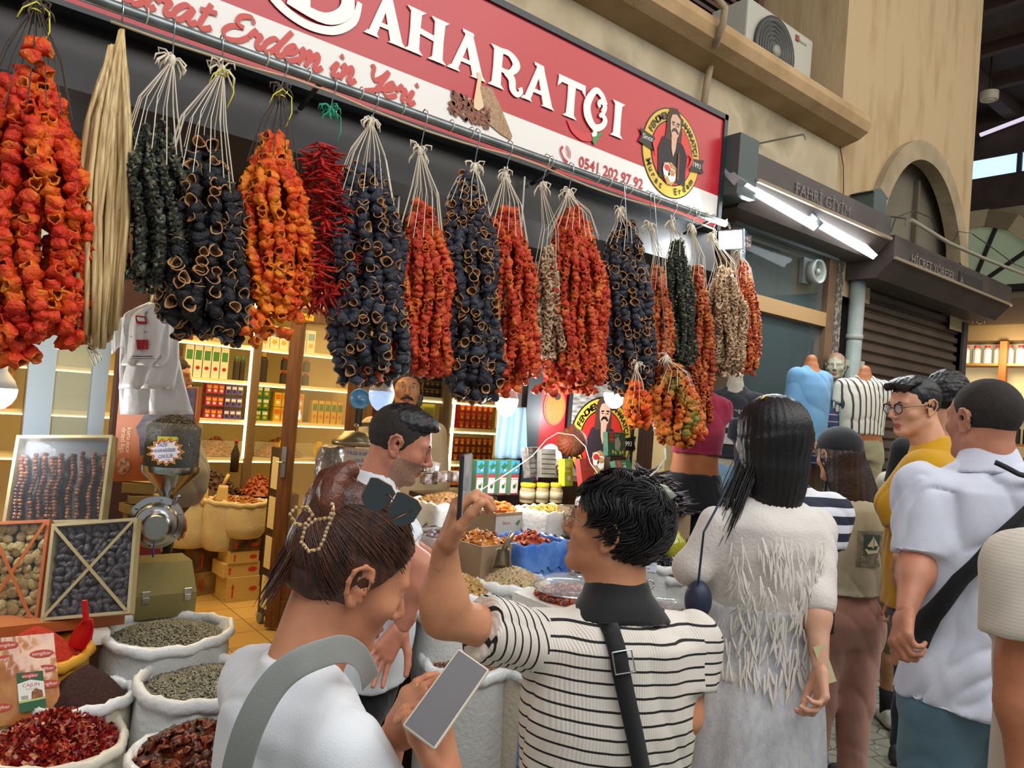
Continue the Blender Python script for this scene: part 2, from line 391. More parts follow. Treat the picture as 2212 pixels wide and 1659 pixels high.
# electrical box and pipes
bx = MB(); bx.box((5.35, 2.62, 3.03), (5.55, 2.79, 3.36)); bx.prism([(-.03, 0), (.1, .05), (.23, 0)], (5.35, 2.62, 3.36), X_, Z_, -.17)
tag(bx.build('junction_box', M('junction_box', '#46514e', .6)), 'grey-green metal box with a pitched lid beside the niche', 'junction box')
dp = thing('drain_pipe', 'grey metal drain pipe running down beside the roller shutter', 'pipe', (5.44, 2.74, 0))
MB().tube([(5.44, 2.74, 0), (5.44, 2.74, 2.86)], .055, 14).build('pipe', M('pipe_grey', '#8b938e', .5, col2='#7c847f', cs=9), dp, smooth=True)
for z in (.9, 1.75, 2.3): MB().lathe([(.06, -.02), (.063, 0), (.06, .02)], 14, (5.44, 2.74, z)).build('pipe_clamp', M('pipe_clamp', '#9a9a8c', .5), dp, smooth=True)
MB().bar((5.36, 2.76, 2.1), (5.52, 2.7, 2.1), .03, .05).build('wall_clip', M('pipe_clamp'), dp)
cd = MB(); pts = [P(1560, 0, 1) for _ in range(0)]
pp = [onY(1480, -60, 2.62), onY(1545, -8, 2.56), onY(1566, 18, 2.54), onY(1562, 50, 2.54), onY(1548, 88, 2.60), onY(1538, 125, 2.74), onY(1527, 180, 2.74), onY(1515, 260, 2.74)]
cd.tube(pp, .021, 10)
tag(cd.build('wall_conduit', M('conduit', '#8f7c62', .8, bump=.3), smooth=True), 'thick plaster-covered pipe curving over the stone ledge down behind the red sign', 'pipe')
# air conditioner on the ledge
ac = thing('air_conditioner', 'white outdoor air conditioner unit standing on the stone ledge', 'air conditioner', (4.55, 3.1, 3.89))
MB().box((4.15, 2.97, 3.9), (4.98, 3.27, 4.46)).build('casing', M('ac_casing', '#a9a699', .5), ac, bevel=.012)
mb = MB(); mb.lathe([(.235, -.005), (.24, .02), (.215, .025), (.2, .015), (0, .014)], 32, (4.47, 2.965, 4.19), (0, -1, 0))
mb.build('fan_guard', M('ac_grille', '#3a3a38', .5), ac, smooth=True)
mb = MB(); mb.lathe([(.045, 0), (.04, .03), (0, .032)], 18, (4.47, 2.96, 4.19), (0, -1, 0)); mb.build('fan_hub', M('ac_hub', '#8d8a7d', .5), ac, smooth=True)
mb = MB()
for r in (.08, .11, .14, .17, .2): mb.tube([(4.47+r*math.cos(a), 2.937, 4.19+r*math.sin(a)) for a in np.linspace(0, 2*PI, 25)], .004, 4, cap=False)
mb.build('guard_ring', M('ac_wire', '#57564f', .5), ac)
mb = MB(); mb.box((4.74, 2.962, 4.38), (4.78, 2.969, 4.42), 0); text(mb, 'Baymak', (4.79, 2.966, 4.385), X_, Z_, w=.1, h=.022, m=1); mb.build('badge', [M('badge_red', '#8a3a2c'), M('badge_txt', '#5b4a40')], ac)
# thin iron rods sticking out of the wall
rd = MB(); rd.tube([onY(1634, 311, 2.81), onY(1735, 290, 2.55)], .006, 6); hk = onY(1735, 290, 2.55)
rd.tube([hk, hk+[.02, 0, -.01], hk+[.03, 0, -.03]], .004, 6)
tag(rd.build('iron_rod', M('rod_iron', '#6d6a5e', .6)), 'thin iron rod sticking out of the wall above the clothes shop hood', 'rod')
rd = MB(); a_ = onY(1885, 462, 2.7); b_ = onY(1958, 472, 2.42); rd.tube([a_, b_], .008, 6); rd.tube([b_, b_+[0, 0, -.05]], .006, 6)
tag(rd.build('iron_rod', M('rod_iron')), 'short pale iron rod sticking out of the pointed wall niche', 'rod')
rd = MB(); rd.tube([onY(1968, 475, 2.35), onY(2050, 525, 2.3), onY(2130, 560, 2.3), onY(2230, 600, 2.3)], .014, 8)
tag(rd.build('scaffold_rod', M('rod_pale', '#8b8574', .6)), 'long pale metal rod crossing in front of the niche towards the far arch', 'rod')
for k, (pts) in enumerate(([(1925, 500), (1935, 470), (1975, 455), (2010, 470), (2025, 500)], [(2060, 520), (2070, 500), (2100, 505), (2150, 540), (2190, 570), (2215, 580)])):
    mb = MB(); mb.tube([onY(x, y, 2.36) for x, y in pts], .004, 5)
    tag(mb.build('hanging_cable', black), ['loop of black cable hanging in front of the niche', 'loose black cable looping along the pale rod on the right'][k], 'cable')
mb = MB(); mb.tube([onY(1822, 283, 2.78), onY(1815, 320, 2.78), onY(1822, 360, 2.78), onY(1822, 420, 2.78)], .004, 5)
tag(mb.build('wall_cable', M('cable_dark', '#3c3a32')), 'thin dark cable hanging down the wall below the ledge end', 'cable')
# far end of the hall, on the right
fx = 11.0
S('wall_far', MB().box((fx, -1, 0), (fx+.1, 7, 4.7)), M('far_plaster', '#847a62', .9, col2='#6d6450', cs=3, cd=8))
plank = tiles('roof_planks', '#3a2d28', '#33261f', '#1e1714', 3, rw=6, rh=.3, rough=.7)
S('ceiling', MB().box((7.65, -3, 6.3), (14, 7, 6.35)), plank)
S('wall_clerestory', MB().box((fx+.6, -1, 4.65), (fx+.7, 7, 5.35)).box((fx+.6, -1, 5.62), (fx+.7, 7, 6.3)).box((fx+.1, -1, 4.65), (fx+.7, 7, 4.7)), M('roof_wood', '#3b2b24', .7, col2='#2c201b', cs=5))
bm_ = MB()
for y in (1.0, 2.4, 3.8, 5.2): bm_.bar((7.7, y, 6.2), (fx+.6, y, 6.2), .16, .18)
for x in (8.6, 9.6, 10.6): bm_.bar((x, -1, 6.24), (x, 7, 6.24), .1, .12)
S('trim_8', bm_, M('beam_wood', '#3f2f29', .7))
wn_ = MB()
for y in np.arange(0, 6.6, .62): wn_.box((fx+.62, y, 5.35), (fx+.66, y+.56, 5.62), 0); wn_.box((fx+.58, y+.56, 5.33), (fx+.68, y+.62, 5.64), 1)
S('window_4', wn_, [M('sky_pane', '#bcd6ff', emis='#a9cdff', es=1.6), M('clerestory_frame', '#2a2836', .6)])
def fa(px, py, X=fx-.03): return onX(px, py, X)
# far stone arch with glazed fan
a0 = fa(2075, 600); c0 = fa(2150, 640)
ac_ = (3.98, 3.62); R1 = .86
ar = MB()
for i in range(9):
    t0, t1 = PI*i/9, PI*(i+1)/9
    ar.prism([(math.cos(t0)*R1, math.sin(t0)*R1), (math.cos(t1)*R1, math.sin(t1)*R1), (math.cos(t1)*(R1+.22), math.sin(t1)*(R1+.22)), (math.cos(t0)*(R1+.22), math.sin(t0)*(R1+.22))], (fx-.06, ac_[0], ac_[1]), Y_, Z_, -.05, i % 2)
S('trim_9', ar, [M('arch_pale', '#8b8069', .9), M('arch_dark', '#5c5240', .9)])
fg = MB(); fg.prism([(math.cos(t)*R1, math.sin(t)*R1) for t in np.linspace(0, PI, 24)], (fx-.01, ac_[0], ac_[1]), Y_, Z_, -.01, 0)
for t in (PI/5, 2*PI/5, 3*PI/5, 4*PI/5): fg.bar((fx-.04, ac_[0], ac_[1]), (fx-.04, ac_[0]+R1*math.cos(t), ac_[1]+R1*math.sin(t)), .03, .05, 1)
fg.bar((fx-.04, ac_[0]-R1, ac_[1]), (fx-.04, ac_[0]+R1, ac_[1]), .06, .08, 1)
S('window_5', fg, [M('green_glass', '#8f9a83', .3, emis='#7f8c74', es=.25), dark_metal])
# dim sign board of a further shop
fs = thing('far_sign', 'dark brown shop fascia of the lit shop at the far right', 'sign', (fx-.2, 3.5, 3.1))
y1, y0 = fa(2090, 690)[1], fa(2260, 690)[1]
MB().box((fx-.4, 2.3, 3.1), (fx-.02, 4.3, 3.42)).build('fascia', M('far_fascia', '#3b2c22', .6), fs)
mb = MB(); q = fa(2093, 700, fx-.42); text(mb, 'TÇI', (fx-.41, q[1], q[2]), -Y_, Z_, h=.09); mb.build('lettering', M('far_letters', '#6a5a4a'), fs)
S('trim_10', MB().box((fx-.3, 2.3, 2.9), (fx-.02, 4.3, 3.1)), M('far_lintel', '#7a6242', .6))
# smoke detector shaped lamp and tube on the roof at right
q = P(2137, 208, 9.0)
dl = thing('ceiling_speaker', 'round white fitting hanging below the dark plank roof', 'ceiling fitting', q)
mb = MB(); mb.lathe([(.0, -.06), (.055, -.06), (.06, -.045), (.09, -.05), (.1, -.035), (.1, .05), (0, .05)], 28, q); mb.build('housing', M('fitting_white', '#b5ac98', .5), dl, smooth=True, angle=40)
MB().tube([q+[0, 0, .05], (q[0], q[1], 6.3)], .01, 6).build('drop_rod', dark_metal, dl)
tl = MB(); tl.bar(P(2117, 292, 10.5), P(2240, 245, 10.0), .05, .04)
tl = tl.build('roof_tube_light', M('tube_glow', '#d8cfe0', emis='#e6dcf0', es=.8)); tag(tl, 'slim tube light under the dark roof above the high windows', 'tube light')
# ================================================================ rod, hooks and hanging garlands
ROD_Y, ROD_Z = 2.4, 2.648
rod = thing('hanging_rod', 'long grey galvanised pipe carrying the dried vegetable garlands', 'rod', (1.3, ROD_Y, ROD_Z))
MB().tube([(x, ROD_Y, ROD_Z-.006*math.sin((x+1)/4.3*PI)) for x in np.linspace(-.9, 3.29, 20)], .017, 12).build('pipe', galv, rod, smooth=True)
for x in (-.5, 1.0, 2.1, 3.2): MB().bar((x, ROD_Y+.01, ROD_Z+.005), (x, 2.6, 2.60), .015, .01).build('bracket', dark_metal, rod)
for px in (318, 577, 668, 780, 870, 975, 1018, 1190, 1290, 1315, 1360, 1420, 1485, 1505, 1525):
    c = onY(px, 15+(px-290)*.3665, 2.4)[0]
    mb = MB(); mb.tube([(c, ROD_Y+.022*math.cos(a), ROD_Z+.022*math.sin(a)) for a in np.linspace(0, 2*PI, 13)], .0022, 5, cap=False)
    mb.build('cable_tie', M('tie_white', '#cfccb8', .6), rod, smooth=True)
mb = MB()
xs = np.linspace(.35, 3.2, 22)
mb.tube([(x, ROD_Y-.005, ROD_Z-.03-.025*abs(math.sin(x*3.3))) for x in xs], .004, 6)
tag(mb.build('supply_cable', M('cable_cream', '#b8a582', .6), smooth=True), 'thin cream electric cable tied along under the garland rod', 'cable')
# ---- single dried fruits
def cup_mesh(name, mats, L=.04, R=.022, nf=3, wr=.2, seed=0, openr=.75, inner=True, na=12, taper=.85, flat=1.):
    """hollowed, crumpled dried vegetable: closed bottom, rolled rim, hollow inside"""
    r = np.random.RandomState(seed); prof = [(.0, 0), (.55, .04), (.92, .2), (1.0, .45), (taper+.05, .75), (openr+.08, .95), (openr, 1.0), (openr-.14, .93), (openr-.2, .6), (.3, .3), (0, .25)]
    ph = r.rand(6)*6.28; V = []; k = len(prof)
    for i, (a, z) in enumerate(prof):
        for j in range(na):
            t = 2*PI*j/na
            w = 1+wr*math.sin(nf*t+ph[0]+z*2)+wr*.6*math.sin((nf+2)*t+ph[1]-z*3)+wr*.5*math.sin(t*2+ph[2]+z*9)
            x = a*R*w*math.cos(t); y = a*R*w*math.sin(t)*flat; zz = z*L*(1+.12*math.sin(2*t+ph[3]))
            V.append((x+R*.25*math.sin(z*2+ph[4]), y+R*.25*math.cos(z*2.3+ph[5]), zz-L/2))
    Fa = []; I = []
    for i in range(k-1):
        for j in range(na): Fa.append((i*na+j, i*na+(j+1) % na, (i+1)*na+(j+1) % na, (i+1)*na+j)); I.append(0 if i < 5 else (1 if i < 7 else 2))
    I = [min(x, len(mats)-1) for x in I]
    return np.array(V), np.array(Fa), I
def chili_geo(seed, L=.06, R=.006):
    r = np.random.RandomState(seed); V = []; na = 6; k = 7; b = r.uniform(-.3, .3, 2)
    for i in range(k):
        t = i/(k-1); rr = R*(math.sin(PI*min(1, t*.9+.12))**.6)*(1+.2*r.rand()) if i < k-1 else .0005
        for j in range(na):
            a = 2*PI*j/na; V.append((t*L-L*.1, rr*math.cos(a)+b[0]*L*t*t, rr*.7*math.sin(a)+b[1]*L*t*t))
    Fa = [(i*na+j, i*na+(j+1) % na, (i+1)*na+(j+1) % na, (i+1)*na+j) for i in range(k-1) for j in range(na)]
    return np.array(V), np.array(Fa), [0]*len(Fa)
def ruffle_geo(seed, R=.024):
    r = np.random.RandomState(seed); ph = r.rand(5)*6.28; na = 18; V = []
    for i, a in enumerate((.0, .35, .7, 1., .72, .38, 0.)):
        for j in range(na):
            t = 2*PI*j/na; h = R*(.45*a*math.sin(3*t+ph[0])+.3*a*math.sin(5*t+ph[1]+a*2)+.25*math.sin(2*t+ph[2])*a)
            rr = R*a*(1+.15*math.sin(4*t+ph[3])); V.append((rr*math.cos(t), rr*math.sin(t)*.8, h+(.0035 if i < 3 else (-.0035 if i > 3 else 0))))
    Fa = [(i*na+j, i*na+(j+1) % na, (i+1)*na+(j+1) % na, (i+1)*na+j) for i in range(6) for j in range(na)]
    return np.array(V), np.array(Fa), [0 if 1 < f//na < 4 else 1 for f in range(len(Fa))]
def pm(name, c1, c2, c3, rough=.42, cs=16):
    return M(name, c1, rough, col2=c2, col3=c3, cs=cs, cd=4, pos=(.36, .64), bump=.9, bs=110, spec=.4)
inner_red = M('pepper_inner', '#8c2a12', .6, col2='#c9661c', cs=30)
tan_rim = M('eggplant_rim', '#c08f5e', .7, col2='#a87646', cs=50); tan_in = M('eggplant_inner', '#94683c', .8, col2='#6b4526', cs=70)
KINDS = {
 'bigred': dict(nm='dried_pepper', mats=[pm('pepper_red_orange', '#c41f10', '#ea6a12', '#dc3a10'), pm('pepper_rim', '#d8480f', '#e8901c', '#dc5c12'), inner_red], L=.036, R=.0215, seg='cup', wr=.22, nf=3),
 'orange': dict(nm='dried_pepper', mats=[pm('pepper_orange', '#d3380c', '#ef8a1c', '#e65c10'), pm('pepper_rim_orange', '#e3640f', '#f09a2c', '#e0701a'), inner_red], L=.034, R=.019, seg='cup', wr=.22, nf=3),
 'red': dict(nm='dried_pepper', mats=[pm('pepper_brick', '#b02a18', '#dd6c2c', '#c63c1c'), pm('pepper_rim_brick', '#cc5026', '#dd7c3c', '#d06030'), inner_red], L=.03, R=.0165, seg='cup', wr=.2, nf=3),
 'brownred': dict(nm='dried_pepper', mats=[pm('pepper_brown', '#a03c1c', '#c8743c', '#b44e26'), pm('pepper_rim_brown', '#b85a2c', '#cf8444', '#c06830'), inner_red], L=.028, R=.016, seg='cup', wr=.22, nf=3),
 'green': dict(nm='dried_pepper', mats=[pm('pepper_mixed', '#c0421a', '#7c7a30', '#d87424', cs=9), pm('pepper_rim_mix', '#c8682c', '#8e8a40', '#d88a3c'), inner_red], L=.034, R=.02, seg='cup', wr=.2, nf=3),
 'black': dict(nm='dried_aubergine', mats=[pm('aubergine_black', '#23232b', '#3b3f4c', '#2b2d38', .5, 20), tan_rim, tan_in], L=.046, R=.0185, seg='cup', wr=.1, nf=2, openr=.9),
 'blackdk': dict(nm='dried_aubergine', mats=[pm('aubergine_dark', '#101015', '#20222a', '#16171c', .5, 20), tan_rim, tan_in], L=.046, R=.0195, seg='cup', wr=.1, nf=2, openr=.9),
 'dgreen': dict(nm='dried_courgette', mats=[pm('courgette_green', '#1f2823', '#47504a', '#2b352e', .5, 25), M('courgette_rim', '#8a7d58', .7, col2='#4a5044', cs=60), M('courgette_in', '#6b5f40', .8)], L=.03, R=.0185, seg='ruf'),
 'tan': dict(nm='dried_courgette', mats=[pm('courgette_tan', '#b89878', '#d8bf9c', '#c8aa88', .7, 25), pm('courgette_tan_b', '#a88868', '#c8a884', '#b89878', .7)], L=.03, R=.022, seg='ruf'),
 'chili': dict(nm='dried_chilli', mats=[pm('chilli_red', '#9c1210', '#cf2c1c', '#b31a14', .3)], seg='chili'),
}
for kn, K in KINDS.items():
    K['geo'] = []
    for s in range(5):
        if K['seg'] == 'cup': g = cup_mesh(kn, K['mats'], K['L'], K['R'], K['nf'], K['wr'], 11*s+3, K.get('openr', .72))
        elif K['seg'] == 'chili': g = chili_geo(s)
        else: g = ruffle_geo(s, K['R'])
        K['geo'].append(g)
    K['mesh'] = [mkmesh(K['nm'], g[0], g[1], K['mats'], g[2]) for g in K['geo']]
string_m = {'white': M('string_white', '#d8cdb8', .8), 'dark': M('string_dark', '#4a4038', .8), 'green': M('string_green', '#1f8f6c', .6), 'yellow': M('string_yellow', '#d8cf3a', .5)}
def rotm(a, b, c):
    return np.array(Matrix.Rotation(c, 3, 'Z')@Matrix.Rotation(b, 3, 'Y')@Matrix.Rotation(a, 3, 'X'))
def garland(label, kind, hookpx, top, x0, x1, y0, y1, Y=2.4, cols=None, smat='white', knot='white', dens=1., spill=None, tie=None, hooky=None, seed=1, rodhook=True, ns=None):
    """hookpx: px of the hook on the rod; top: (px,py) of the knot; x0..x1,y0..y1 pixel box of the mass"""
    rr = random.Random(seed); K = KINDS[kind]
    kp = onY(*top, Y); xc = (x0+x1)/2; tp = onY(xc, y0, Y); bp = onY(xc, y1, Y)
    dep_ = (tp-CAM)@CF; rw = (x1-x0)/2*dep_/FPX
    ztop, zbot = tp[2], bp[2]; cx = (tp[0]+bp[0])/2
    hx = onY(hookpx, hooky if hooky is not None else 15+(hookpx-290)*.3665, Y)
    t = thing('vegetable_garland', label, 'garland', (cx, Y, zbot), group='garlands of dried vegetables')
    # hook
    if rodhook:
        hz = ROD_Z; h0 = np.array([hx[0], ROD_Y, hz])
        pts = [h0+[0, .024, -.006], h0+[0, .022, .012], h0+[0, 0, .025], h0+[0, -.022, .01], h0+[0, -.024, -.02], (h0*.5+kp*.5)+[0, -.01, 0], kp+[0, 0, .012], kp+[.008, 0, -.012], kp+[.02, 0, -.004], kp+[.024, 0, .012]]
        MB().tube(pts, .0022, 6).build('hook', steel, t, smooth=True)
    # knot: frayed bunch of loops
    mb = MB(); r2 = np.random.RandomState(seed)
    for i in range(13):
        a = r2.rand()*6.28; l = r2.uniform(.015, .05); e = kp+[math.cos(a)*l, math.sin(a)*l*.6, r2.uniform(-.035, .03)]
        mid = (kp+e)/2+[0, 0, .012]; mb.tube([kp, mid, e, e+[r2.uniform(-.01, .01), 0, -.018]], [.0035, .003, .0035, .002], 5)
    mb.ball(kp+[0, 0, -.005], (.012, .012, .022), 8)
    mb.build('knot', string_m[knot] if knot in string_m else string_m['white'], t, smooth=True)
    if tie:
        mb = MB(); mb.tube([kp+[.0, -.015, .0], kp+[.03, -.02, -.02], kp+[.035, -.02, -.07], kp+[.02, -.02, -.12]], .0022, 5); mb.tube([kp+[0, -.015, 0], kp+[-.03, -.02, -.03], kp+[-.04, -.02, -.06]], .002, 5)
        mb.tube([kp+[.013*math.cos(a), .013*math.sin(a), -.02] for a in np.linspace(0, 6.28, 10)], .0025, 5)
        mb.build('tie', string_m[tie], t, smooth=True)
    R = K.get('R', .02); sp = {'cup': R*1.18, 'ruf': .0135, 'chili': .0085}[K['seg']]/dens
    rad = max(.022, rw*1.04-R*.35)
    n_out = max(4, int(round(2*PI*rad*.72/(R*1.75)))) if K['seg'] != 'chili' else 6
    rings = [(1., n_out)]
    if rad > R*2.2: rings.append((.5, max(3, n_out//2)))
    P_ = []
    sm = MB()
    for fr_, n in rings:
        for i in range(n):
            a = 2*PI*(i+rr.random()*.35)/n
            ox, oy = math.cos(a)*rad*fr_, math.sin(a)*rad*fr_*.8
            zt = ztop-(.07*fr_**2+rr.uniform(0, .05)); zb = zbot+rr.uniform(0, .04)+.035*fr_*fr_
            ph = rr.random()*6.28
            if fr_ == 1. and K['seg'] != 'chili': sm.tube([kp+[ox*.05, oy*.05, -.01], np.array([tp[0]+ox*.55, Y+oy*.55, (kp[2]+zt)/2-.01]), (tp[0]+ox*.9, Y+oy*.9, zt-.05)], .0016, 4, cap=False)
            z = zt; L = zt-zb
            while z > zb:
                u = (zt-z)/L; env = min(1, .45+1.8*u) if u < .31 else 1.0
                if u > .94: env *= 1-(u-.94)*3.0
                wob = .012*math.sin(z*14+ph)
                axc = tp[0]+(bp[0]-tp[0])*u
                p = np.array([axc+ox*env*(1.0)+wob, Y+oy*env+.01*math.cos(z*11+ph), z])
                outd = math.atan2(oy, ox)
                if K['seg'] == 'chili':
                    ang = rr.random()*6.28; rot = rotm(0, rr.uniform(.1, .55), ang); p = p+[0, 0, 0]
                elif K['seg'] == 'ruf': rot = rotm(rr.uniform(-.5, .5), rr.uniform(-.5, .5), rr.random()*6.28)
                else:
                    if rr.random() < .38: rot = rotm(0, rr.uniform(1.1, 1.9), outd+rr.uniform(-.8, .8))   # mouth outwards
                    else: rot = rotm(rr.uniform(-.6, .6), rr.uniform(-.6, .6), rr.random()*6.28)
                    if kind.startswith('black') and rr.random() < .7: rot = rotm(0, rr.uniform(1.2, 1.9), outd+PI*(rr.random() < .55)+rr.uniform(-1, 1))
                P_.append((p, rot, rr.randrange(5), rr.uniform(.82, 1.15)))
                z -= sp*rr.uniform(.85, 1.2)*(1.25 if fr_ < 1 else 1)
    # bottom tuft
    if K['seg'] != 'chili':
        for i in range(int(24*max(.5, rad/.1))):
            a = rr.random()*6.28; q = rr.random()**.5
            P_.append((np.array([bp[0]+math.cos(a)*rad*q*.92, Y+math.sin(a)*rad*q*.6, zbot+.03+rr.uniform(-.02, .04)]), rotm(rr.uniform(2.2, 4), rr.uniform(-.8, .8), rr.random()*6.28), rr.randrange(5), 1))
    else:
        for i in range(60):
            a = rr.random()*6.28; q = rr.random()**.5
            P_.append((np.array([bp[0]+math.cos(a)*rad*q, Y+math.sin(a)*rad*q*.8, zbot+.02+rr.uniform(-.02, .08)]), rotm(0, rr.uniform(.7, 1.3), rr.random()*6.28), rr.randrange(5), 1))
    for e in (spill or []):
        c = onY(e[0], e[1], Y-.03); nR = e[2]*dep_/FPX
        for i in range(e[3]):
            v = r2.normal(size=3)*.5; v = v/max(1, np.linalg.norm(v))
            P_.append((c+v*[nR, nR*.6, nR*e[4] if len(e) > 4 else nR], rotm(*r2.uniform(-3, 3, 3)), r2.randint(5), 1))
    if K['seg'] != 'chili': sm.build('strings', string_m[smat], t)
    # nearest hundred as parts, the rest as one
    P_.sort(key=lambda q: (q[0]-[cx, Y, q[0][2]])@(np.array([cx, Y, 0])-[0, 0, 0])/np.hypot(cx, Y)+rr.uniform(-.01, .01))
    for p, rot, v, s in P_[:100]:
        o = bpy.data.objects.new(K['nm'], K['mesh'][v]); SC.collection.objects.link(o); o.parent = t
        o.matrix_local = Matrix.Translation(Vector(p-ORG[t.name]))@Matrix(rot).to_4x4()@Matrix.Scale(s, 4)
    Vs = []; Fs = []; Is = []; n0 = 0
    for p, rot, v, s in P_[100:]:
        g = K['geo'][v]; Vs.append((g[0]*s)@rot.T+p); Fs.append(g[1]+n0); n0 += len(g[0]); Is += g[2]
    if Vs:
        o = mk(K['nm']+'s_behind', np.concatenate(Vs), np.concatenate(Fs), K['mats'], t, Is); o['kind'] = 'stuff'
    return t
garland('large red-orange dried pepper garland at the far left end of the rod', 'bigred', 85, (78, 8), -22, 168, 130, 745, smat='dark', knot='dark', tie='yellow', seed=1, spill=[(30, 720, 60, 25), (70, 110, 30, 4)])
garland('dark green dried courgette garland, third bunch from the left', 'dgreen', 375, (372, 128), 268, 412, 250, 640, seed=3)
garland('black dried aubergine garland beside the green one on the left', 'blackdk', 478, (480, 150), 352, 522, 300, 735, seed=4, tie='yellow', spill=[(400, 660, 35, 14)])
garland('bright orange dried pepper garland left of the chilli bunch', 'orange', 617, (607, 195), 535, 660, 270, 690, smat='dark', knot='dark', tie='yellow', seed=5, spill=[(535, 690, 45, 16), (600, 700, 50, 12)])
garland('thin red dried chilli garland tied with green string', 'chili', 722, (714, 238), 648, 752, 272, 665, knot='green', smat='green', tie='green', seed=6)
garland('grey-black dried aubergine garland with many pale open rims', 'black', 812, (803, 262), 718, 872, 345, 830, seed=7, spill=[(745, 690, 40, 12)])
garland('red-orange dried pepper garland between two black aubergine bunches', 'red', 917, (908, 325), 858, 975, 430, 820, seed=8, spill=[(805, 805, 28, 14), (850, 770, 30, 10)])
garland('slate-black dried aubergine garland hanging lowest above the bulb', 'black', 1030, (1025, 360), 958, 1078, 370, 865, seed=9)
garland('red pepper garland glowing pink just above the lit bulb', 'red', 1100, (1092, 375), 1035, 1158, 440, 835, seed=10, spill=[(1095, 810, 55, 20)])
garland('narrow pale tan dried courgette garland in the middle of the rod', 'tan', 1180, (1170, 400), 1150, 1222, 520, 785, seed=11)
garland('widest brick-red dried pepper garland right of the tan strand', 'red', 1232, (1228, 415), 1172, 1312, 445, 850, seed=12, spill=[(1190, 820, 45, 18)])
garland('blue-black dried aubergine garland above the spice poster', 'black', 1345, (1338, 455), 1300, 1408, 475, 850, seed=13)
garland('dark red dried pepper garland right of the blue-black aubergines', 'brownred', 1398, (1405, 490), 1396, 1452, 560, 930, seed=14)
garland('grey-green dried courgette garland near the right end of the rod', 'dgreen', 1455, (1450, 480), 1432, 1500, 505, 800, seed=15)
garland('slim orange-brown pepper garland beside the grey-green one', 'brownred', 1497, (1494, 490), 1478, 1538, 570, 935, seed=16)
garland('cream dried courgette garland at the right end beside the floodlight', 'tan', 1540, (1537, 508), 1520, 1612, 570, 815, seed=17)
garland('brown dried pepper garland behind the floodlight, last on the right', 'brownred', 1600, (1597, 545), 1575, 1640, 560, 810, Y=2.62, seed=18, rodhook=False)
garland('green and orange mixed pepper garland hanging lowest at the right', 'green', 1440, (1440, 772), 1405, 1520, 780, 965, seed=19, Y=2.3)
garland('small glowing orange pepper garland beside the lamp over the poster', 'orange', 1375, (1375, 790), 1345, 1408, 815, 925, seed=20, Y=2.3)
# ---- hank of dried casings
t = thing('casing_hank', 'pale yellow hank of dried sausage casings hanging beside the big red garland', 'hank', onY(225, 750, 2.4))
h0 = np.array([onY(265, 5, 2.4)[0], ROD_Y, ROD_Z]); k0 = onY(262, 60, 2.4)
MB().tube([h0+[0, .02, 0], h0+[0, 0, .025], h0+[0, -.022, 0], h0+[0, -.022, -.03], k0], .0022, 6).build('hook', steel, t, smooth=True)
mb = MB(); r2 = np.random.RandomState(5); D_ = []
for i in range(95):
    u = r2.rand(); v = r2.rand(); d = r2.uniform(-.045, .045)
    topx = 262 if u > .35 else 240; ty = 62 if u > .35 else 95
    a = onY(topx+r2.uniform(-6, 6), ty+r2.rand()*12, 2.4); b = onY(188+92*u+r2.uniform(-6, 6), 260, 2.4); c = onY(164+112*u+r2.uniform(-6, 6), 470+20*v, 2.4); e = onY(166+88*u, 690+55*math.sin(PI*u)+r2.uniform(-15, 15), 2.4)
    w = r2.normal(size=(3, 3))*.003
    pts = [a, b*.5+a*.5+[0, d*.4, 0]+w[0], b+[0, d*.8, 0]+w[1], (b+c)/2+[0, d, 0]+w[2], c+[0, d, 0], (c+e)/2+[0, d, 0]+w[0], e+[0, d*.8, 0]]
    mb.tube(pts, [.003, .006, .0075, .008, .008, .0075, .006], 5)
mb.build('casing_strands', M('casing', '#a58455', .5, col2='#d9c08a', cs=9, cd=5, stretch=(14, 14, 1), trans=0, sss=0, spec=.6), t, smooth=True)
mb = MB()
for i in range(3):
    a = onY(190, 750, 2.39); mb.tube([a, onY(195+10*i, 765, 2.39), onY(205+8*i, 790-6*i, 2.39)], .004, 5)
mb.build('loose_end', M('casing_film', '#d8d2b4', .4), t, smooth=True)
# ================================================================ the big red sign and the round emblem
SY = 2.55
sg = thing('shop_sign', 'long red and white shop sign above the hanging garlands', 'sign', (1.4, SY, 2.66))
red_s = M('sign_red', '#b3202b', .3); wht_s = M('sign_white', '#e2ded8', .32); ink_r = M('sign_ink', '#c23a30', .4)
MB().box((-1.2, SY, 2.672), (3.41, SY+.06, 2.7), 0).box((-1.2, SY, 2.851), (3.41, SY+.06, 3.285), 0).box((-1.2, SY, 2.7), (3.41, SY+.06, 2.851), 1).build('panel', [red_s, wht_s], sg)
MB().box((-1.2, SY-.012, 3.285), (3.44, SY+.1, 3.315)).box((3.41, SY-.012, 2.66), (3.44, SY+.1, 3.315)).box((-1.2, SY-.005, 2.655), (3.41, SY+.1, 2.672)).build('frame', M('sign_frame', '#23282c', .4), sg)
mb = MB(); z0 = 2.94; lh = .172
_SL = [0]
def slab(mb, poly): _SL[0] = (_SL[0]+1) % 13; mb.prism([(x, y) for x, y in poly], (0, SY-.003, z0), X_, Z_, .003+.00025*_SL[0])
def serif(x, z, w, up, h=.016):
    s = 1 if up else -1
    slab(mb, [(x-w/2, z), (x+w/2, z), (x+w*.28, z+s*h), (x-w*.28, z+s*h)][::s])
def stem_(x, w, zb=0, zt=lh):
    w = w*1.12
    slab(mb, [(x-w/2, zb), (x+w/2, zb), (x+w*.44, (zb+zt)/2), (x+w/2, zt), (x-w/2, zt), (x-w*.44, (zb+zt)/2)])
    serif(x, zb, w*1.75, True); serif(x, zt, w*1.75, False)
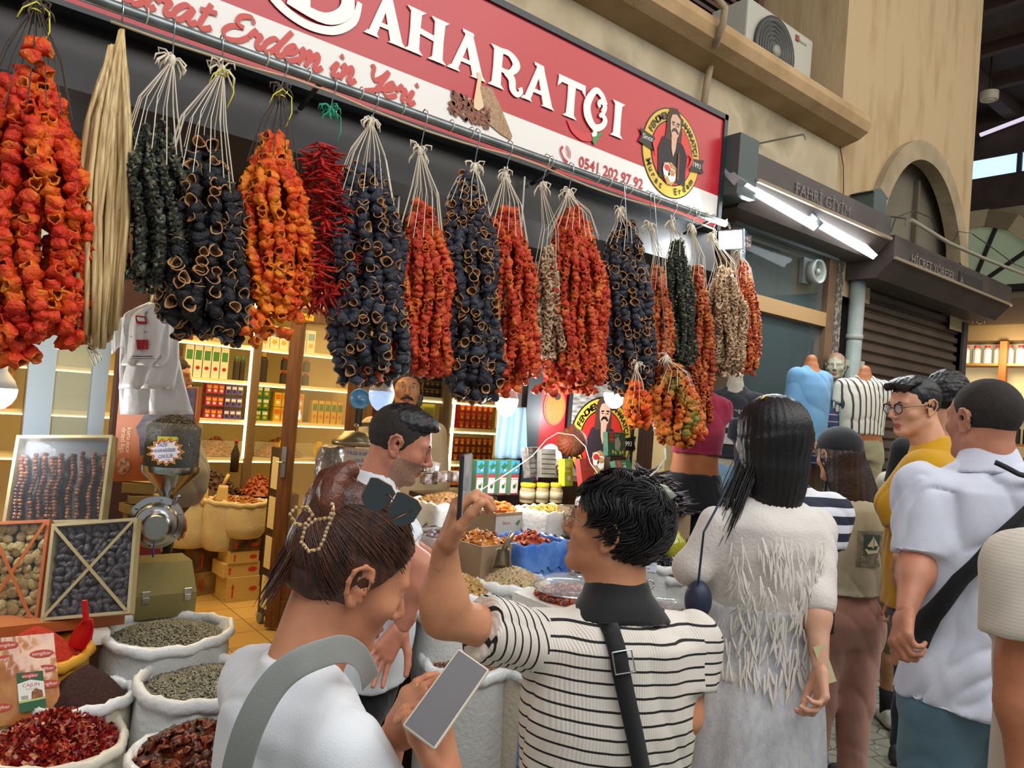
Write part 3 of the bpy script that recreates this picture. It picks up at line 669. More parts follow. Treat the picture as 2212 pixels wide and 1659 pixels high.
def diag(a, b, w0, w1): slab(mb, [(a[0]-w0/2, a[1]), (a[0]+w0/2, a[1]), (b[0]+w1/2, b[1]), (b[0]-w1/2, b[1])])
def lA(x0, x1):
    w = x1-x0; xm = (x0+x1)/2
    diag((x0+w*.14, 0), (xm-.004, lh), .036, .03); diag((x1-w*.2, 0), (xm-.008, lh), .056, .042)
    slab(mb, [(x0+w*.28, .045), (x1-w*.25, .045), (x1-w*.28, .062), (x0+w*.3, .062)])
    serif(x0+w*.14, 0, .065, True); serif(x1-w*.2, 0, .08, True); slab(mb, [(xm-.035, lh-.006), (xm+.02, lh-.006), (xm+.015, lh+.006), (xm-.04, lh+.008)])
def lH(x0, x1):
    stem_(x0+.035, .045); stem_(x1-.035, .045); slab(mb, [(x0+.04, .085), (x1-.04, .075), (x1-.04, .098), (x0+.04, .108)])
def lR(x0, x1):
    stem_(x0+.035, .045); o = (0, SY-.007, z0)
    ribbon(mb, [(x0+.04, lh-.012), (x0+.095, lh-.01), (x1-.035, lh-.045), (x0+.1, .082), (x0+.05, .084)], [.02, .026, .045, .024, .018], o, X_, Z_)
    ribbon(mb, [(x0+.08, .08), (x0+.115, .06), (x1-.045, .02), (x1-.02, .004), (x1+.002, .02), (x1-.006, .038)], [.03, .04, .036, .026, .02, .026], o, X_, Z_)
def lT(x0, x1):
    xm = (x0+x1)/2; stem_(xm, .045); slab(mb, [(x0, lh-.03), (x0+.02, lh-.026), (x1-.02, lh-.026), (x1, lh-.03), (x1+.003, lh+.004), (x0-.003, lh+.004)])
    slab(mb, [(x0-.006, lh-.05), (x0+.016, lh-.03), (x0, lh)]); slab(mb, [(x1+.006, lh-.05), (x1, lh), (x1-.016, lh-.03)])
def lI(x0, x1): stem_((x0+x1)/2, .045)
def lC(x0, x1):
    o = (0, SY-.007, z0); w = x1-x0
    ribbon(mb, [(x1-.05, lh*.62), (x1-.06, lh*.72), (x1-.035, lh*.8), (x1-.018, lh*.68), (x1-.03, lh*.5)], [.018, .022, .028, .03, .03], o, X_, Z_)
    ribbon(mb, [(x1-.015, lh*.75), (x1-.045, lh-.005), (x0+w*.42, lh+.002), (x0+.022, lh*.6), (x0+.03, lh*.25), (x0+w*.5, .002), (x1-.03, .02), (x1-.01, .055), (x1-.035, .075), (x1-.05, .06)], [.03, .03, .03, .045, .05, .035, .03, .03, .024, .014], o, X_, Z_)
    ribbon(mb, [(x0+w*.5, 0), (x0+w*.55, -.025), (x0+w*.42, -.04)], [.02, .026, .014], o, X_, Z_)
lA(1.205, 1.372); lH(1.376, 1.556); lA(1.575, 1.765); lR(1.785, 1.955); lA(1.965, 2.155); lT(2.17, 2.335); lC(2.335, 2.49); lI(2.525, 2.605)
# large initial B with a swash, mostly above the picture
o_ = (0, SY-.007, z0)
ribbon(mb, [(.96, .35), (.955, .1), (.96, -.01)], .05, o_, X_, Z_)
ribbon(mb, [(.9, .34), (1.04, .33), (1.08, .25), (1.0, .17), (1.1, .13), (1.12, .05), (1.04, -.012), (.9, .0)], [.03, .04, .05, .04, .05, .055, .04, .03], o_, X_, Z_)
ribbon(mb, [(.99, .06), (.95, .035), (.9, .05), (.86, .11), (.84, .2)], [.01, .03, .025, .015, .01], o_, X_, Z_)
ribbon(mb, [(.83, .3), (.8, .12), (.84, .0), (.95, -.055), (1.07, -.045), (1.15, .02), (1.17, .1)], [.01, .03, .035, .03, .03, .03, .02], o_, X_, Z_)
mb.build('main_lettering', M('sign_letters', '#efeae4', .35), sg)
# chilli under the C
mb = MB(); ribbon(mb, [(2.24, -.0), (2.28, -.035), (2.34, -.05), (2.4, -.035), (2.435, -.01)], [.004, .028, .04, .04, .03], (0, SY-.005, z0-.012), X_, Z_, 0)
mb.prism([(2.41, -.06), (2.425, -.07), (2.45, -.02), (2.475, -.0), (2.455, .0), (2.435, -.012), (2.41, .008), (2.4, -.005)], (0, SY-.006, z0-.01), X_, Z_, .002, 1)
mb.build('chilli_print', [M('print_chilli', '#c8202c', .3), M('print_leaf', '#2c8a4a', .4)], sg)
# brush-script line (hand drawn strokes; cell units: x height 1)
G = {
 'M': ([[(0, .1), (.15, 0), (.35, .9), (.5, 1.6), (.6, .6), (.75, .2), (1.0, 1.2), (1.15, 1.65), (1.2, .8), (1.3, .1), (1.5, .15)]], 1.45),
 'u': ([[(0, .9), (.02, .3), (.15, .02), (.4, .2), (.6, .9), (.58, .3), (.7, .02), (.9, .25)]], .85),
 'r': ([[(0, .55), (.15, 1.05), (.2, .75), (.45, .85), (.4, .4), (.5, .05), (.75, .25)]], .68),
 'a': ([[(.6, .85), (.3, .98), (.05, .5), (.15, .05), (.4, .15), (.62, .9), (.6, .3), (.75, .02), (.95, .25)]], .88),
 't': ([[(.25, 1.55), (.2, .8), (.2, .15), (.4, .02), (.65, .25)], [(-.05, 1.05), (.25, 1.1), (.6, 1.15)]], .58),
 'E': ([[(1.0, 1.35), (.8, 1.68), (.4, 1.5), (.38, 1.05), (.7, .92)], [(.7, .92), (.25, .8), (.05, .35), (.3, 0), (.75, .1), (1.05, .5)]], 1.05),
 'd': ([[(.6, .85), (.3, .98), (.05, .5), (.15, .05), (.4, .15), (.65, .9), (.85, 1.75), (.62, .7), (.65, .1), (.8, .05), (.95, .25)]], .88),
 'e': ([[(0, .35), (.35, .5), (.5, .8), (.3, 1.0), (.08, .6), (.12, .15), (.4, .0), (.75, .3)]], .66),
 'm': ([[(0, .7), (.12, 1.), (.14, .0)], [(.14, .3), (.4, 1.), (.5, .7), (.48, .0)], [(.48, .3), (.75, 1.), (.88, .7), (.85, .1), (1.0, .0), (1.2, .3)]], 1.12),
 'i': ([[(0, .4), (.15, .95), (.12, .2), (.25, .0), (.45, .3)], [(.2, 1.35), (.22, 1.45), (.26, 1.5)]], .42),
 'n': ([[(0, .7), (.12, 1.), (.14, .0)], [(.14, .3), (.42, 1.), (.55, .7), (.5, .15), (.65, .0), (.85, .3)]], .8),
 'Y': ([[(0, 1.5), (.12, 1.6), (.2, 1.1), (.4, .75), (.7, 1.1), (.9, 1.6), (.75, .6), (.5, -.35), (.2, -.5), (.15, -.2), (.6, .1), (1.0, .4)]], 1.0),
 ' ': ([], .5)}
def script(mb, body, o, ax, ay, w, h, m=None, wt=.2, slant=.25):
    tot = sum(G[c][1] for c in body); sx = w/tot; x = 0
    for c in body:
        for st in G[c][0]: ribbon(mb, [((x+px+py*slant)*sx, py*h) for px, py in st], wt*h, o, ax, ay, m, ang=2.3)
        x += G[c][1]
mb = MB(); script(mb, 'Murat Erdem in Yeri', (.30, SY-.004, 2.735), X_, Z_, 1.13, .058, wt=.33)
mb.build('script_lettering', ink_r, sg)
mb = MB(); text(mb, '0541 202 97 92', (2.335, SY-.004, 2.735), X_, Z_, w=.45, h=.052, bold=.02)
ribbon(mb, [(2.225, .062), (2.215, .04), (2.235, .012), (2.262, -.004)], [.016, .009, .009, .018], (0, SY-.004, 2.735), X_, Z_)
for r in (.018, .028, .038): ribbon(mb, [(2.24+r*math.cos(a), .035+r*math.sin(a)) for a in np.linspace(-.4, 1.4, 6)], .004, (0, SY-.004, 2.735), X_, Z_)
mb.build('phone_lettering', M('sign_ink_b', '#b5222c', .4), sg)
# printed sack of coffee beans with scoop
mb = MB(); r2 = np.random.RandomState(3)
mb.prism([(1.72, .03), (1.74, .12), (1.80, .13), (1.86, .06), (1.93, -.04), (1.925, -.06), (1.87, -.05), (1.78, -.02)], (0, SY-.003, 2.80), X_, Z_, .002, 0)
for i in range(170):
    u, v = r2.rand(2); x = 1.6+.2*u; z = 2.80+(.1*v-.06)*(1-.2*u)-.05*(u-.4)+.03*u
    if x > 1.79 and z > 2.84: continue
    a = r2.rand()*3; mb.prism([(.012*math.cos(t)*math.cos(a)-.007*math.sin(t)*math.sin(a), .012*math.cos(t)*math.sin(a)+.007*math.sin(t)*math.cos(a)) for t in np.linspace(0, 5.4, 7)], (x, SY-.005-.0002*(i % 6), z), X_, Z_, .001, 1+i % 2)
mb.prism([(1.712, .03), (1.722, .125), (1.716, .15), (1.732, .155), (1.742, .13), (1.738, .09), (1.765, .02), (1.74, -.005), (1.715, .0)], (0, SY-.008, 2.815), X_, Z_, .002, 3)
mb.build('sack_print', [M('print_sack', '#b3906c', .5, col2='#8f6c4a', cs=120), M('print_bean', '#6b3a24', .5), M('print_bean_b', '#8a4e30', .5), M('print_scoop', '#e2c49a', .5)], sg)
# round emblem
def emblem(parent, o, ax, ay, R, name='emblem'):
    """round badge: yellow ring, red field, long-haired man with moustache"""
    o = np.array(o, float); ax = np.array(ax, float); ay = np.array(ay, float); nn = unit(np.cross(ax, ay))
    mb = MB(); e = .0012
    def disc(r, m, lay): mb.prism([(r*math.cos(t), r*math.sin(t)) for t in np.linspace(0, 2*PI, 49)[:-1]], o+nn*e*lay, ax, ay, e, m)
    disc(R, 0, 0); disc(R*.97, 1, 1); disc(R*.72, 0, 2); disc(R*.69, 2, 3)
    def poly(pts, m, lay): mb.prism([(x*R, y*R) for x, y in pts], o+nn*e*lay, ax, ay, e, m)
    for s in (-1, 1):
        poly([(s*.62, .12-.06*s), (s*1.13, .2-.06*s), (s*1.05, .06-.06*s), (s*1.14, -.1-.06*s), (s*.62, -.18-.06*s)][::s], 0, 6)
    text(mb, 'Since', o+ax*-1.02*R+ay*.06*R+nn*e*8, ax, ay, w=.32*R, m=4); text(mb, '1993', o+ax*.72*R+ay*-.1*R+nn*e*8, ax, ay, w=.28*R, m=4)
    def arc(body, r, a0, a1, h, m, flip=False):
        n = len(body)
        for i, c in enumerate(body):
            a = a0+(a1-a0)*i/(n-1)
            if c == ' ': continue
            px, py = r*math.cos(a), r*math.sin(a)
            tx = np.array([math.sin(a), -math.cos(a)]) if not flip else np.array([-math.sin(a), math.cos(a)])
            ty = np.array([math.cos(a), math.sin(a)]) if not flip else np.array([-math.cos(a), -math.sin(a)])
            axx = ax*tx[0]+ay*tx[1]; ayy = ax*ty[0]+ay*ty[1]
            text(mb, c, o+ax*px*R+ay*py*R+nn*e*5, axx, ayy, h=h*R, m=m, bold=.03, center=True)
    arc('FENOMEN', .76, math.radians(155), math.radians(108), .15, 0); arc('BAHARATÇI', .76, math.radians(72), math.radians(12), .14, 0)
    arc('Murat', .91, math.radians(207), math.radians(248), .15, 0, True); arc('Erdem', .91, math.radians(284), math.radians(326), .15, 0, True)
    # portrait
    poly([(-.28, .72), (-.18, .98), (.05, 1.02), (.2, .85), (.26, .5), (.25, .28), (-.3, .25), (-.27, .5)], 5, 7)
    poly([(-.5, .0), (-.45, -.45), (-.4, -.62), (.5, -.62), (.48, -.3), (.5, .05), (.35, .25), (.12, .38), (-.12, .38), (-.38, .28)], 6, 6)
    poly([(-.1, .42), (.1, .42), (.07, .1), (0, -.08), (-.07, .1)], 7, 8)
    poly([(-.17, .72), (-.15, .5), (-.08, .34), (.04, .31), (.13, .42), (.18, .62), (.16, .8), (.02, .88), (-.12, .84)], 7, 9)
    poly([(-.11, .5), (-.05, .56), (.05, .56), (.13, .48), (.1, .44), (.02, .5), (-.05, .49), (-.1, .44)], 0, 10)
    poly([(-.12, .69), (-.03, .7), (-.03, .67), (-.12, .65)], 0, 10); poly([(.04, .7), (.14, .7), (.14, .66), (.04, .67)], 0, 10)
    poly([(-.1, .64), (-.045, .64), (-.045, .615), (-.1, .615)], 0, 10); poly([(.055, .64), (.12, .64), (.12, .615), (.055, .615)], 0, 10)
    poly([(.0, .64), (.02, .57), (.035, .57), (.03, .64)], 8, 10)
    poly([(-.3, -.28), (-.05, -.22), (.14, -.3), (.14, -.58), (.02, -.72), (-.14, -.72), (-.28, -.56)], 9, 9)
    for cx_, cy_, mm in ((-.18, -.42, 2), (0, -.5, 9)):
        poly([(cx_+.13*math.cos(t), cy_+.15*math.sin(t)) for t in np.linspace(0, 6, 14)], 4, 10); poly([(cx_+.1*math.cos(t), cy_+.05+.07*math.sin(t)) for t in np.linspace(0, 6, 14)], mm, 11)
    poly([(.16, .05), (.22, .06), (.24, -.55), (.17, -.56)], 10, 10)
    for s in (-1, 1): ribbon(mb, [(s*.56*R, .12*R), (s*.66*R, .05*R), (s*.62*R, -.08*R), (s*.55*R, -.2*R)], [.05*R, .09*R, .06*R, .02*R], o+nn*e*10, ax, ay, 2)
    return mb.build(name, [M('emb_black', '#141210', .4), M('emb_yellow', '#d8b13c', .4), M('emb_red', '#cf2c24', .4), M('emb_w2', '#ffffff'), M('emb_white', '#ece8e0', .4), M('emb_hair', '#4b3228', .6), M('emb_jacket', '#2a2026', .6), M('emb_skin', '#d3a68c', .6), M('emb_shadow', '#a5735c', .6), M('emb_food', '#c9a56c', .6, col2='#8c5a2c', cs=120), M('emb_stick', '#6b4022', .6)], parent)
emblem(sg, ((2.95+3.02)/2+.005, SY-.001, 2.975), X_, Z_, .235)
# ================================================================ implicit bodies, meshed by surface nets
def snet(D, lo, h):
    s = D < 0; nx, ny, nz = D.shape
    c = np.zeros((nx-1, ny-1, nz-1), np.int8)
    for i in (0, 1):
        for j in (0, 1):
            for k in (0, 1): c += s[i:nx-1+i, j:ny-1+j, k:nz-1+k]
    act = (c > 0) & (c < 8); ix = np.argwhere(act)
    if not len(ix): return np.zeros((0, 3)), np.zeros((0, 4), int)
    idx = np.full(act.shape, -1, np.int64); idx[act] = np.arange(len(ix))
    acc = np.zeros((len(ix), 3)); cnt = np.zeros(len(ix))
    E_ = []
    for a in range(3):
        o = [(0, 0), (0, 1), (1, 0), (1, 1)]
        for u, v in o:
            p0 = [0, 0, 0]; b, c_ = (a+1) % 3, (a+2) % 3; p0[b] = u; p0[c_] = v; p1 = list(p0); p1[a] = 1
            A = ix+p0; B = ix+p1
            d0 = D[A[:, 0], A[:, 1], A[:, 2]]; d1 = D[B[:, 0], B[:, 1], B[:, 2]]
            m = (d0 < 0) != (d1 < 0); t = np.where(m, d0/np.where(m, d0-d1, 1), 0)
            pt = np.array(p0)+0*ix.astype(float); pt[:, a] += t
            acc[m] += pt[m]; cnt[m] += 1
    V = (ix+acc/cnt[:, None])*h+lo
    F_ = []
    for a in range(3):
        b, c_ = (a+1) % 3, (a+2) % 3
        sl0 = [slice(None)]*3; sl1 = [slice(None)]*3
        sl0[a] = slice(0, -1); sl1[a] = slice(1, None)
        for q in (b, c_): sl0[q] = slice(1, -1); sl1[q] = slice(1, -1)
        s0 = s[tuple(sl0)]; s1 = s[tuple(sl1)]
        for flip, m in ((0, s0 & ~s1), (1, ~s0 & s1)):
            e = np.argwhere(m)
            if not len(e): continue
            off = np.zeros(3, int); off[b] = 1; off[c_] = 1; e = e+off
            def g(u, v):
                q = e.copy(); q[:, b] -= u; q[:, c_] -= v; return idx[q[:, 0], q[:, 1], q[:, 2]]
            qd = np.stack([g(1, 1), g(0, 1), g(0, 0), g(1, 0)], 1)
            if flip: qd = qd[:, ::-1]
            F_.append(qd)
    Fa = np.concatenate(F_); Fa = Fa[(Fa >= 0).all(1)]
    return V, Fa
class SDF:
    def __init__(s, lo, hi, h):
        s.lo = np.asarray(lo, float)-2*h; s.h = h; n = np.ceil((np.asarray(hi)+2*h-s.lo)/h).astype(int)+1
        s.n = n; s.D = np.full(n, .05, np.float32); s.ax = [s.lo[i]+h*np.arange(n[i]) for i in range(3)]
    def _blk(s, lo, hi, k):
        m = k+s.h*2; a = np.clip(np.floor((lo-m-s.lo)/s.h).astype(int), 0, s.n); b = np.clip(np.ceil((hi+m-s.lo)/s.h).astype(int)+1, 0, s.n)
        if (b <= a).any(): return None, None
        g = np.meshgrid(*[s.ax[i][a[i]:b[i]] for i in range(3)], indexing='ij')
        return tuple(slice(a[i], b[i]) for i in range(3)), np.stack(g, -1)
    def _put(s, sl, d, k, op):
        D = s.D[sl]
        if op == 'u':
            if k > 0: h = np.clip(.5+.5*(D-d)/k, 0, 1); s.D[sl] = D+(d-D)*h-k*h*(1-h)
            else: s.D[sl] = np.minimum(D, d)
        elif op == 's':
            d = -d
            if k > 0: h = np.clip(.5-.5*(D-d)/k, 0, 1); s.D[sl] = D+(d-D)*h+k*h*(1-h)
            else: s.D[sl] = np.maximum(D, d)
    def cap(s, a, b, ra, rb=None, k=.02, op='u', flat=None):
        a = np.asarray(a, float); b = np.asarray(b, float); rb = ra if rb is None else rb; R = max(ra, rb)
        sl, p = s._blk(np.minimum(a, b)-R, np.maximum(a, b)+R, k)
        if sl is None: return s
        ab = b-a; q = p-a; t = np.clip((q@ab)/max(1e-9, ab@ab), 0, 1); v = q-t[..., None]*ab
        if flat is not None:
            n, f = flat; n = np.asarray(n); v = v+(v@n)[..., None]*n*(1/f-1)
        s._put(sl, np.linalg.norm(v, axis=-1)-(ra+(rb-ra)*t), k, op); return s
    def ell(s, c, r, M3=None, k=.02, op='u'):
        c = np.asarray(c, float); r = np.asarray(r, float); M3 = np.eye(3) if M3 is None else np.asarray(M3); R = r.max()
        sl, p = s._blk(c-R, c+R, k)
        if sl is None: return s
        q = (p-c)@M3.T; l = np.linalg.norm(q/r, axis=-1); g = np.linalg.norm(q/r**2, axis=-1)
        s._put(sl, np.where(g > 1e-9, l*(l-1)/np.maximum(g, 1e-9), -r.min()), k, op); return s
    def stack(s, A, B, right, prof, k=.03, cut=True, op='u'):
        """elliptic loft from A to B; prof rows (distance, half width, half depth, forward offset)"""
        A = np.asarray(A, float); B = np.asarray(B, float); d = unit(B-A); L = np.linalg.norm(B-A)
        r = unit(right-d*(right@d)); f = np.cross(r, d)
        pr = np.array(prof, float); R = pr[:, 1:3].max()+abs(pr[:, 3]).max()
        sl, p = s._blk(np.minimum(A, B)-R, np.maximum(A, B)+R, k)
        if sl is None: return s
        q = p-A; t = q@d; w = np.interp(t, pr[:, 0], pr[:, 1]); dp = np.interp(t, pr[:, 0], pr[:, 2]); o = np.interp(t, pr[:, 0], pr[:, 3])
        x = q@r; y = q@f-o; l = np.sqrt((x/w)**2+(y/dp)**2); dd = (l-1)*np.minimum(w, dp)
        dd = np.maximum(dd, np.maximum(pr[0, 0]-t, t-pr[-1, 0])); s._put(sl, dd, k, op); return s
    def half(s, p0, n, k=0.0):
        """keep only the side that n points to"""
        n = unit(n); g = [s.ax[i] for i in range(3)]
        d = ((g[0]-p0[0])*n[0])[:, None, None]+((g[1]-p0[1])*n[1])[None, :, None]+((g[2]-p0[2])*n[2])[None, None, :]
        s._put((slice(None),)*3, d, k, 's'); return s
    def mesh(s): return snet(s.D, s.lo, s.h)
def vnorm(V, Fa):
    n = np.cross(V[Fa[:, 2]]-V[Fa[:, 0]], V[Fa[:, 3]]-V[Fa[:, 1]]); N = np.zeros_like(V)
    for i in range(4): np.add.at(N, Fa[:, i], n)
    return N/np.maximum(1e-12, np.linalg.norm(N, axis=1))[:, None]
def smoothv(V, Fa, it=2, lam=.5):
    for _ in range(it):
        A = np.zeros_like(V); c = np.zeros(len(V))
        for i in range(4):
            j = (i+1) % 4; np.add.at(A, Fa[:, i], V[Fa[:, j]]); np.add.at(c, Fa[:, i], 1); np.add.at(A, Fa[:, j], V[Fa[:, i]]); np.add.at(c, Fa[:, j], 1)
        V = V+lam*(A/np.maximum(c, 1)[:, None]-V)
    return V
def cloth(V, Fa, amp=.004, s=9, seed=0, st=(1, 1, .45)):
    V = smoothv(V, Fa, 2); N = vnorm(V, Fa); n = noise3(V*np.array(st), s, seed, 3); n = np.sign(n)*np.abs(n)**.8
    Q = V@np.array([[1, 0, .5], [0, 1, .3], [.55, .2, .55]]); r = (1-np.abs(noise3(Q, s*.62, seed+9, 2)).clip(0, 1))**5
    return V+N*(n*amp-r*amp*1.5)[:, None]
def join(parts):
    V = []; Fa = []; n = 0
    for v, f_ in parts: V.append(v); Fa.append(f_+n); n += len(v)
    return np.concatenate(V), np.concatenate(Fa)
def skinmat(name, c, c2):
    return M(name, c, .5, col2=c2, cs=14, cd=3, bump=.06, bs=300, sss=.12, spec=.4)
LIP = M('lip', '#a8584c', .4)
class Fr:
    """local frame: right, forward, up with origin"""
    def __init__(s, o, fwd, up=(0, 0, 1), sc=1.):
        s.o = np.asarray(o, float); s.f = unit(fwd); s.r = unit(np.cross(s.f, np.asarray(up, float))); s.u = np.cross(s.r, s.f); s.s = sc
        s.M = np.stack([s.r, s.f, s.u])
    def __call__(s, x, y, z): return s.o+(s.r*x+s.f*y+s.u*z)*s.s
    def loc(s, p): return (np.asarray(p)-s.o)@s.M.T/s.s
def head_sdf(h, F, fem=0, nose=1., neckto=None, neckr=.056):
    s = F.s; lo = F.o-.2*s; hi = F.o+.2*s
    if neckto is not None: lo = np.minimum(lo, neckto-.07); hi = np.maximum(hi, neckto+.07)
    g = SDF(lo, hi, h)
    def E(x, y, z, rx, ry, rz, k=.02, op='u'): g.ell(F(x, y, z), np.array([rx, ry, rz])*s, F.M, k*s, op)
    def C(a, b, ra, rb=None, k=.02, op='u', flat=None): g.cap(F(*a), F(*b), ra*s, (ra if rb is None else rb)*s, k*s, op, flat)
    E(0, -.012, .035, .076, .094, .083, 0); E(0, .03, .0, .062, .062, .085, .03)
    j = .9 if fem else 1.
    E(0, .028, -.055, .052*j, .055, .055, .03); E(0, .066, -.098, .02*j, .018, .016, .028)
    for q in (-1, 1):
        C((q*.052*j, -.005, -.055), (q*.02, .065, -.095), .017*j, .013, .025)
        E(q*.046, .055, -.022, .02, .022, .018, .025)
        C((q*.045, .075, .023), (q*.012, .088, .019), .008, .009, .016)
        E(q*.032, .101, .002, .017, .017, .0115, .012, 's')
        C((q*.045, .079, .007), (q*.02, .083, .008), .0045, .005, .007); C((q*.045, .077, -.005), (q*.02, .081, -.007), .0035, .004, .008)
        E(q*.011, .098, -.036, .0075, .009, .0065, .006)
    C((0, .085, .018), (0, .109*nose**.3, -.026), .0075, .0105*nose, .01); E(0, .11, -.031, .0095, .009, .008, .006)
    C((-.02, .081, -.064), (.02, .081, -.064), .0052, .0052, .007); E(0, .088, -.0625, .014, .0085, .0055, .006)
    E(0, .085, -.0745, .016, .0085, .0065, .006); C((-.024, .088, -.0685), (.024, .088, -.0685), .0014, .0014, .003, 's')
    E(0, .084, -.086, .014, .006, .004, .008, 's')
    for q in (-1, 1):   # ears
        n = F.r*q*.9-F.f*.35; n = unit(n)
        C((q*.076, -.008, -.018), (q*.083, -.012, .012), .017, .02, .006, 'u', (n, .22))
        pts = [(.074, .006, -.004), (.08, .008, .014), (.086, -.002, .028), (.09, -.017, .03), (.09, -.03, .018), (.087, -.031, 0), (.082, -.024, -.018), (.077, -.012, -.032), (.073, -.002, -.03)]
        for a, b in zip(pts[:-1], pts[1:]): C((q*a[0], a[1], a[2]), (q*b[0], b[1], b[2]), .0042, .0042, .003)
        E(q*.0875, -.007, .002, .008, .0085, .012, .004, 's'); E(q*.091, -.016, .016, .005, .009, .006, .004, 's')
        E(q*.076, -.004, -.032, .005, .008, .008, .004)
    if neckto is not None:
        a = F(0, -.028, -.05); g.cap(a, neckto, neckr*s*.98, neckr*s*1.12, .03*s); g.cap(F(0, -.005, -.06), neckto+unit(F.f*[1, 1, 0])*.02, neckr*s*.75, neckr*s*.9, .03*s)
    return g
def hand_parts(W, d, n, side, curls, spread=.1, thumb=None, s=1., h=.0036, fore=None, rw=.026):
    """W wrist point, d towards the knuckles, n out of the back of the hand, side = direction of the thumb side"""
    d = unit(d); n = unit(n-d*(n@d)); sd = np.cross(d, n); sd = sd if sd@side > 0 else -sd
    c = W+d*.09*s; g = SDF(c-.135*s, c+.135*s, h)
    L = [(.026, .088, (.036, .024, .018), .0086), (.009, .093, (.041, .027, .019), .0088), (-.009, .088, (.038, .025, .018), .0083), (-.026, .08, (.030, .019, .016), .0074)]
    g.cap(W-d*.03*s, W+d*.012*s, rw*s, .0235*s, .01, flat=(n, .72))
    for i, (o, l, ph, r) in enumerate(L):
        k0 = W+(sd*o+d*l)*s
        g.cap(W+(sd*o*.55+d*.02)*s, k0-n*.003*s, .0135*s, .0115*s, .012)
        ang = 0.; p = k0; sp = spread*(1.5-i)/1.5
        cu = curls[i] if hasattr(curls[i], '__len__') else (curls[i], curls[i]*1.1, curls[i]*.7)
        for q in range(3):
            ang += cu[q]; dr = d*math.cos(ang)-n*math.sin(ang); dr = unit(dr+sd*sp*max(0, math.cos(ang)))
            e = p+dr*ph[q]*s; g.cap(p, e, r*s*(1-.06*q), r*s*(.92-.07*q), .004 if q else .008); p = e
    th = thumb or ((.55, .35), (.3, .0), (.2, .0))
    p = W+(sd*.022+d*.022-n*.004)*s; g.cap(W+(sd*.01+d*.015)*s, p, .014*s, .0145*s, .014)
    a = th[0][0]; b = th[0][1]
    for q, ln in enumerate((.044, .033, .027)):
        dr = unit(d*math.cos(a)+sd*math.sin(a)-n*b); e = p+dr*ln*s
        g.cap(p, e, (.0135-.0018*q)*s, (.0115-.0016*q)*s, .009 if q == 0 else .004); p = e
        if q < 2: a -= th[q+1][0]; b += th[q+1][1]
    return g.mesh()
def arm_mesh(sh, el, wr, r0=.05, r1=.038, r2=.026, h=.006):
    lo = np.min([sh, el, wr], 0)-.08; hi = np.max([sh, el, wr], 0)+.08; g = SDF(lo, hi, h)
    g.cap(sh, el, r0, r1*.96, .02); m = el+(wr-el)*.28; g.cap(el, m, r1*.97, r1*1.04, .03); g.cap(m, wr, r1*1.02, r2*.96, .03)
    return g.mesh()
def strands(parent, name, F, c, r, n, flow, L, rad, mat, seed=0, sel=None, jit=.04, steps=8, lift=.003, V0=None, proj=True, keep=None):
    """hair strands combed over an ellipsoid shell (head frame)"""
    R = np.random.RandomState(seed); c = np.array(c); r = np.array(r)
    if V0 is None:
        u = R.normal(size=(n*4, 3)); u /= np.linalg.norm(u, axis=1)[:, None]; p = c+u*r
        p = p[[bool(sel(q)) for q in p]] if sel is not None else p; p = p[:n]
    else: p = V0
    n = len(p); k0 = np.linalg.norm((p-c)/r, axis=1)+R.uniform(0, lift/r.mean(), n)
    if proj: p = c+(p-c)/np.linalg.norm((p-c)/r, axis=1)[:, None]*k0[:, None]
    path = [p.copy()]; st = (L*R.uniform(.6, 1.15, n)/steps)[:, None]
    for i in range(steps):
        d = flow(p, R); d = d+R.normal(size=d.shape)*jit*np.linalg.norm(d, axis=1)[:, None]
        if proj: nn = (p-c)/r**2; nn /= np.linalg.norm(nn, axis=1)[:, None]; d = d-nn*(d*nn).sum(1)[:, None]*.9
        d /= np.maximum(1e-6, np.linalg.norm(d, axis=1))[:, None]; p = p+d*st
        if proj:
            l = np.linalg.norm((p-c)/r, axis=1); p = c+(p-c)*((k0/l)[:, None])
        path.append(p.copy())
    Pp = F.o+(np.stack(path, 1)@F.M)*F.s       # n, k, 3
    k = steps+1; T = np.gradient(Pp, axis=1); T /= np.maximum(1e-9, np.linalg.norm(T, axis=2))[..., None]
    nn = Pp-F(*c); nn = np.cross(T, nn); nn /= np.maximum(1e-9, np.linalg.norm(nn, axis=2))[..., None]; bb = np.cross(T, nn)
    tw = np.sin(np.linspace(.25, PI*.97, k))**.5*rad*F.s; tw = tw[None, :, None]
    V = np.stack([Pp+nn*tw*math.cos(a)*1.6+bb*tw*math.sin(a) for a in (0, 2.09, 4.19)], 2).reshape(-1, 3)
    i = np.arange(n)[:, None, None]*k*3+np.arange(k-1)[None, :, None]*3; j = np.arange(3)[None, None, :]; j2 = (j+1) % 3
    Fa = np.stack([i+j, i+j2, i+3+j2, i+3+j], -1).reshape(-1, 4)
    return mk(name, V, Fa, mat, parent)
def eyes(t, F, fem=0, col='#2a1a12', brow='#1c1512', lash=True, brows=True):
    for q in (-1, 1):
        mb = MB(); c = F(q*.031, .0755, .0015); mb.ball(c, .0118*F.s, 16, 0)
        ga = c+F.f*.0098*F.s; mb.ball(ga, .0045*F.s, 10, 1)
        mb.build('eye', [M('eye_white', '#cfc6bf', .25), M('iris_'+col, col, .2)], t, smooth=True)
        if brows:
            mb = MB(); ps = [F(q*.016, .0925, .021), F(q*.03, .092, .0265), F(q*.046, .081, .0235)]; mb.tube(ps, [.0026*F.s, .0032*F.s, .0014*F.s], 6)
            mb.build('eyebrow', M('brow_'+brow, brow, .8), t, smooth=True)
